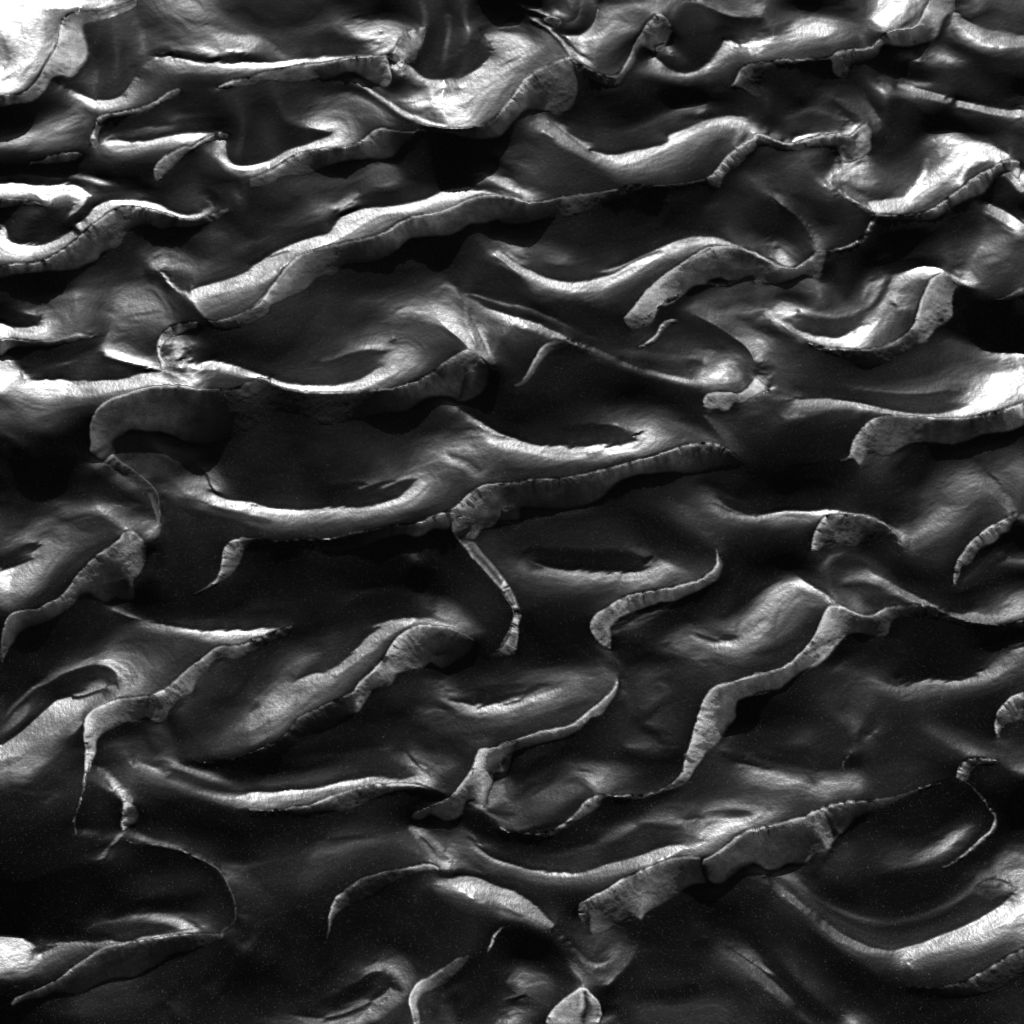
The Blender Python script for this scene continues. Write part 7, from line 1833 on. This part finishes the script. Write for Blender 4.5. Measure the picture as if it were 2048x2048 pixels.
def finer(a, n):
    gi = np.clip(np.arange(n) * (a.shape[0] - 1) / (n - 1), 0, a.shape[0] - 1.001)
    i0 = gi.astype(int); f0 = gi - i0
    a = a[i0] * (1 - f0)[:, None] + a[i0 + 1] * f0[:, None]
    return a[:, i0] * (1 - f0)[None, :] + a[:, i0 + 1] * f0[None, :]
h = None
for st_, npj, ngn, nrd, be, bl, gd in ((8, 30, 8, 8, 3.0, 8, 1.0), (4, 0, 8, 8, 1.5, 4, 0.6), (2, 0, 6, 5, 0.6, 1, 0.3), (1, 0, 6, 2, 0.06, 0, 0.08)):
    q_ = lambda a: a[::st_, ::st_]
    tb = blur(tt, bl)
    if h is not None:
        h = finer(h, q_(tt).shape[0])
    h = relief(q_(tb), q_(LOBE), q_(lee), q_(px_), q_(py_), st_ * q_(Xu), st_ * q_(Yv), q_(cot),
               (2 * np.pi * st_ / (2 * 180.0)) ** 2, npj, ngn, nrd, 0.05, 12, h, be, gd, q_(dxx), q_(dyy))
# creases that the traced relief does not have are worn round
lp = np.abs(np.roll(h, 1, 0) + np.roll(h, -1, 0) + np.roll(h, 1, 1) + np.roll(h, -1, 1) - 4 * h)
tg = blur(np.hypot(np.gradient(tt, axis=0), np.gradient(tt, axis=1)), 2)
crease = (lp > 0.00022) & (tg < 0.05) & (blur(lee.astype(float), 3) < 0.02)
cm = np.clip(blur(crease.astype(float), 4) * 5, 0, 1)
print('creases', crease.mean())
h = h * (1 - cm) + blur(h, 10) * cm
print('relief m', h.min(), h.max())

# small relief that is not worth solving for
fade_d = np.exp(-np.maximum(leed, 0) / 15.0) * np.clip(0.75 + 0.9 * vnoise(lees / 70, leed * 0, 75), 0.1, 1.4)
wob = 5 * vnoise(gu / 24, gv / 24, 74)
rib = 0.75 * vnoise((lees + wob) / 8.5, leed / 34, 71) + 0.45 * vnoise((lees + wob) / 5.2, leed / 16, 72) + 0.35 * vnoise(lees / 30, leed / 60, 73)
h = h + lee * blur(lee_f if False else lee.astype(float), 1) * (0.0015 * 1.0 * rib * (0.05 + fade_d) + 0.0007 * mott)
h = h - 0.00045 * lip * lipk * np.clip(tone * 6, 0, 1)
grit = rng.standard_normal((N, N))
h = h + (~lee) * 0.00008 * streak + 0.000028 * grit + 0.000030 * blur(grit, 1) + lee * 0.00005 * grit
P = place(h)

# ---- slip face colour: pale drained sand, with traced light and shade painted in
pale = np.clip((tone - 0.03) * (1 + 0.34 * mott + 0.85 * rib * fade_d + 0.45 * rim), 0, 1)  # flute shading and a lit rim under the brink, painted into the colour
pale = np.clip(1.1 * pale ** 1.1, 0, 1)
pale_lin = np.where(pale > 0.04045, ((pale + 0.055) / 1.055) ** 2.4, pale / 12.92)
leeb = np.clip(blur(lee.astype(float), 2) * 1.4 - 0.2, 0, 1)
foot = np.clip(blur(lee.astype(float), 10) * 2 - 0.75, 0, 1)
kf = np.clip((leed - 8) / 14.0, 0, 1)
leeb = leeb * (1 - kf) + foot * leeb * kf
dry_shade = np.clip(pale_lin * 5.2, 0.0, 1.0) * leeb

# ------------------------------------------------------------------ materials
def sand_material(name):
    m = bpy.data.materials.new(name); m.use_nodes = True
    t = m.node_tree; t.nodes.clear()
    L = t.links.new
    o = t.nodes.new('ShaderNodeOutputMaterial')
    b = t.nodes.new('ShaderNodeBsdfPrincipled')
    L(b.outputs['BSDF'], o.inputs['Surface'])
    at = t.nodes.new('ShaderNodeAttribute'); at.attribute_name = 'shaded_dryness'
    tc = t.nodes.new('ShaderNodeTexCoord')
    n1 = t.nodes.new('ShaderNodeTexNoise'); n1.inputs['Scale'].default_value = 430; n1.inputs['Detail'].default_value = 2.5
    n1.inputs['Roughness'].default_value = 0.7
    L(tc.outputs['Object'], n1.inputs['Vector'])
    n2 = t.nodes.new('ShaderNodeTexNoise'); n2.inputs['Scale'].default_value = 45; n2.inputs['Detail'].default_value = 5
    L(tc.outputs['Object'], n2.inputs['Vector'])
    # base colour: wet dark grain to dry pale grain, with the painted light and shade
    mr = t.nodes.new('ShaderNodeMapRange'); mr.inputs['From Min'].default_value = 0.25; mr.inputs['From Max'].default_value = 0.75
    mr.inputs['To Min'].default_value = 0.55; mr.inputs['To Max'].default_value = 1.45
    L(n1.outputs['Fac'], mr.inputs['Value'])
    mr.inputs['To Min'].default_value = 0.35; mr.inputs['To Max'].default_value = 1.65
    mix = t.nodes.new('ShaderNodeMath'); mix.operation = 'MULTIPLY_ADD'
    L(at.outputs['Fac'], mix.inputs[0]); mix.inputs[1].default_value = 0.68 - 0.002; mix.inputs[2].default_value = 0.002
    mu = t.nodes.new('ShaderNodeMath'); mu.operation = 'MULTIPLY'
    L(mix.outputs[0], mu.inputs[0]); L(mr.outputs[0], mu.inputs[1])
    # sparse pale shell and quartz grains
    acc = mu.outputs[0]
    for scl, cut, siz, lum in ((900, 0.95, 0.40, 0.06), (620, 0.985, 0.30, 0.12), (420, 0.997, 0.22, 0.2)):
        vo = t.nodes.new('ShaderNodeTexVoronoi'); vo.inputs['Scale'].default_value = scl; vo.feature = 'F1'
        L(tc.outputs['Object'], vo.inputs['Vector'])
        rare = t.nodes.new('ShaderNodeMath'); rare.operation = 'GREATER_THAN'; rare.inputs[1].default_value = cut
        sep = t.nodes.new('ShaderNodeSeparateColor'); L(vo.outputs['Color'], sep.inputs['Color']); L(sep.outputs[0], rare.inputs[0])
        cl = t.nodes.new('ShaderNodeMath'); cl.operation = 'LESS_THAN'; cl.inputs[1].default_value = siz
        L(vo.outputs['Distance'], cl.inputs[0])
        gr = t.nodes.new('ShaderNodeMath'); gr.operation = 'MULTIPLY'; L(rare.outputs[0], gr.inputs[0]); L(cl.outputs[0], gr.inputs[1])
        gs = t.nodes.new('ShaderNodeMath'); gs.operation = 'MULTIPLY_ADD'; gs.inputs[1].default_value = lum
        L(gr.outputs[0], gs.inputs[0]); L(acc, gs.inputs[2])
        acc = gs.outputs[0]
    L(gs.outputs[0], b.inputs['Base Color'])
    # roughness: wet film -> dry grain
    rr = t.nodes.new('ShaderNodeMapRange'); rr.inputs['From Min'].default_value = 0.0; rr.inputs['From Max'].default_value = 0.10
    rr.inputs['To Min'].default_value = math.sqrt(ALPHA); rr.inputs['To Max'].default_value = 0.95
    L(at.outputs['Fac'], rr.inputs['Value']); L(rr.outputs[0], b.inputs['Roughness'])
    sp = t.nodes.new('ShaderNodeMapRange'); sp.inputs['From Max'].default_value = 0.12
    sp.inputs['To Min'].default_value = 0.19; sp.inputs['To Max'].default_value = 0.1
    L(at.outputs['Fac'], sp.inputs['Value']); L(sp.outputs[0], b.inputs['Specular IOR Level'])
    b.inputs['IOR'].default_value = 1.5
    # relief of the grains
    bp = t.nodes.new('ShaderNodeBump'); bp.inputs['Strength'].default_value = 0.1; bp.inputs['Distance'].default_value = 0.0012
    L(n1.outputs['Fac'], bp.inputs['Height'])
    bp2 = t.nodes.new('ShaderNodeBump'); bp2.inputs['Strength'].default_value = 0.1 * 0.5; bp2.inputs['Distance'].default_value = 0.006
    L(n2.outputs['Fac'], bp2.inputs['Height']); L(bp.outputs['Normal'], bp2.inputs['Normal'])
    L(bp2.outputs['Normal'], b.inputs['Normal'])
    return m

mat = sand_material('wet_sand')

# ------------------------------------------------------------------ meshes
V = P.reshape(-1, 3)
idx = np.arange(N * N).reshape(N, N)
quads = np.stack([idx[:-1, :-1], idx[1:, :-1], idx[1:, 1:], idx[:-1, 1:]], -1).reshape(-1, 4)
fl = lee[:-1, :-1].reshape(-1)
fr_ = rid[:-1, :-1].reshape(-1)
drv = dry_shade.reshape(-1)

def mesh_object(name, sel, parent=None):
    q = quads[sel]
    used, inv = np.unique(q.reshape(-1), return_inverse=True)
    me = bpy.data.meshes.new(name)
    v = V[used]
    me.vertices.add(len(used)); me.vertices.foreach_set('co', v.astype(np.float32).ravel())
    me.loops.add(len(q) * 4); me.loops.foreach_set('vertex_index', inv.astype(np.int32).ravel())
    me.polygons.add(len(q)); me.polygons.foreach_set('loop_start', np.arange(0, len(q) * 4, 4, dtype=np.int32))
    me.polygons.foreach_set('loop_total', np.full(len(q), 4, np.int32))
    me.polygons.foreach_set('use_smooth', np.ones(len(q), bool))
    me.update(calc_edges=True)
    a = me.attributes.new('shaded_dryness', 'FLOAT', 'POINT'); a.data.foreach_set('value', drv[used].astype(np.float32))
    me.materials.append(mat)
    o = bpy.data.objects.new(name, me); sc.collection.objects.link(o)
    if parent: o.parent = parent
    return o

def biggest(mask):
    # the largest connected patch of a set of grid faces
    g = mask.reshape(N - 1, N - 1)
    r = np.where(g.any(1))[0]; c = np.where(g.any(0))[0]
    if len(r) == 0:
        return mask
    sl_ = (slice(r[0], r[-1] + 1), slice(c[0], c[-1] + 1)); m = g[sl_]
    lab = np.where(m, np.arange(1, m.size + 1).reshape(m.shape), 0)
    while True:
        p = np.pad(lab, 1)
        n = np.maximum.reduce([lab, p[:-2, 1:-1], p[2:, 1:-1], p[1:-1, :-2], p[1:-1, 2:]]) * m
        # jump ahead: every label takes the label its root cell has
        n = np.where(m, np.maximum(n, n.reshape(-1)[np.maximum(n - 1, 0)]), 0)
        if (n == lab).all():
            break
        lab = n
    u, cnt = np.unique(lab[m], return_counts=True)
    outm = np.zeros_like(g); outm[sl_] = lab == u[cnt.argmax()]
    return outm.reshape(-1)

for k, nm in enumerate(names):
    body = (fr_ == k) & ~fl
    face = (fr_ == k) & fl
    if face.sum() < 30:
        continue
    body, face = biggest(body), biggest(face)
    own_ = body | face
    fr_[(fr_ == k) & ~own_] = -1
    if body.sum() < 40:
        body = face; face = None
    o = mesh_object('sand_ripple', body)
    o['category'] = 'sand ripple'; o['group'] = 'ripple crests across the wet sand'
    o['label'] = LABELS[nm]
    if face is not None:
        mesh_object('slip_face', face, o)
    fr_[fr_ == k] = -2 - k
rest = fr_ >= -1
g = mesh_object('sand_ground', rest)
g['kind'] = 'structure'

# the beach around the detailed patch: the same kind of ripples, coarser, then open flat sand
st2 = 8
nk = int(0.85 * N) // st2
kk = np.arange(-nk, (N - 1) // st2 + nk + 2) * st2
def fold(k_):
    k_ = np.abs(k_) % (2 * (N - 1))
    return np.where(k_ > N - 1, 2 * (N - 1) - k_, k_)
K1, K2 = np.meshgrid(kk, kk)
hq = blur(h, 6)[fold(K2), fold(K1)]
dq = dry_shade[fold(K2), fold(K1)]
U, W = K1 * CELL - M, K2 * CELL - M
inner = (K1 > 0) & (K1 < N - 1) & (K2 > 0) & (K2 < N - 1)
hq = np.where(inner, hq - 0.02, hq - 0.002)
ju, iv = (U / PX - 0.5) * 2 * TANH, (0.5 - W / PX) * 2 * TANH
D2 = np.stack([ju, fwd[1] + up[1] * iv, fwd[2] + up[2] * iv], -1)
P2 = CAM + ((hq - CAM[2]) / D2[..., 2])[..., None] * D2
n2 = len(kk)
id2 = np.arange(n2 * n2).reshape(n2, n2)
q2_ = np.stack([id2[:-1, :-1], id2[1:, :-1], id2[1:, 1:], id2[:-1, 1:]], -1).reshape(-1, 4)
deep = (K1 > 16) & (K1 < N - 17 - st2) & (K2 > 16) & (K2 < N - 17 - st2)
V, quads, drv = P2.reshape(-1, 3), q2_, dq.reshape(-1)
o = mesh_object('rippled_beach', ~deep[:-1, :-1].reshape(-1))
o['kind'] = 'structure'
ring_in = np.concatenate([P2[0, ::9], P2[::9, -1][1:], P2[-1, ::-9][1:], P2[::-9, 0][1:]])
c0 = ring_in.mean(0)
nr = len(ring_in)
vs, fs = [], []
rads = [0.97, 1.2, 3, 12, 60]
for r in rads:
    for p in ring_in:
        q_ = c0 + (p - c0) * r
        vs.append((q_[0], q_[1], -0.09 + 0.03 * (r > 1)))
for a in range(len(rads) - 1):
    for b_ in range(nr):
        c = (b_ + 1) % nr
        fs.append((a * nr + b_, (a + 1) * nr + b_, (a + 1) * nr + c, a * nr + c))
me = bpy.data.meshes.new('beach'); me.from_pydata(vs, [], fs); me.update()
me.attributes.new('shaded_dryness', 'FLOAT', 'POINT')
me.materials.append(mat)
o = bpy.data.objects.new('beach', me); sc.collection.objects.link(o); o['kind'] = 'structure'
import os
if os.environ.get('DUMP'):
    np.savez(os.environ['DUMP'], tone=tone, lee=lee, h=h, tt=tt)
print('script', time.time() - T0)
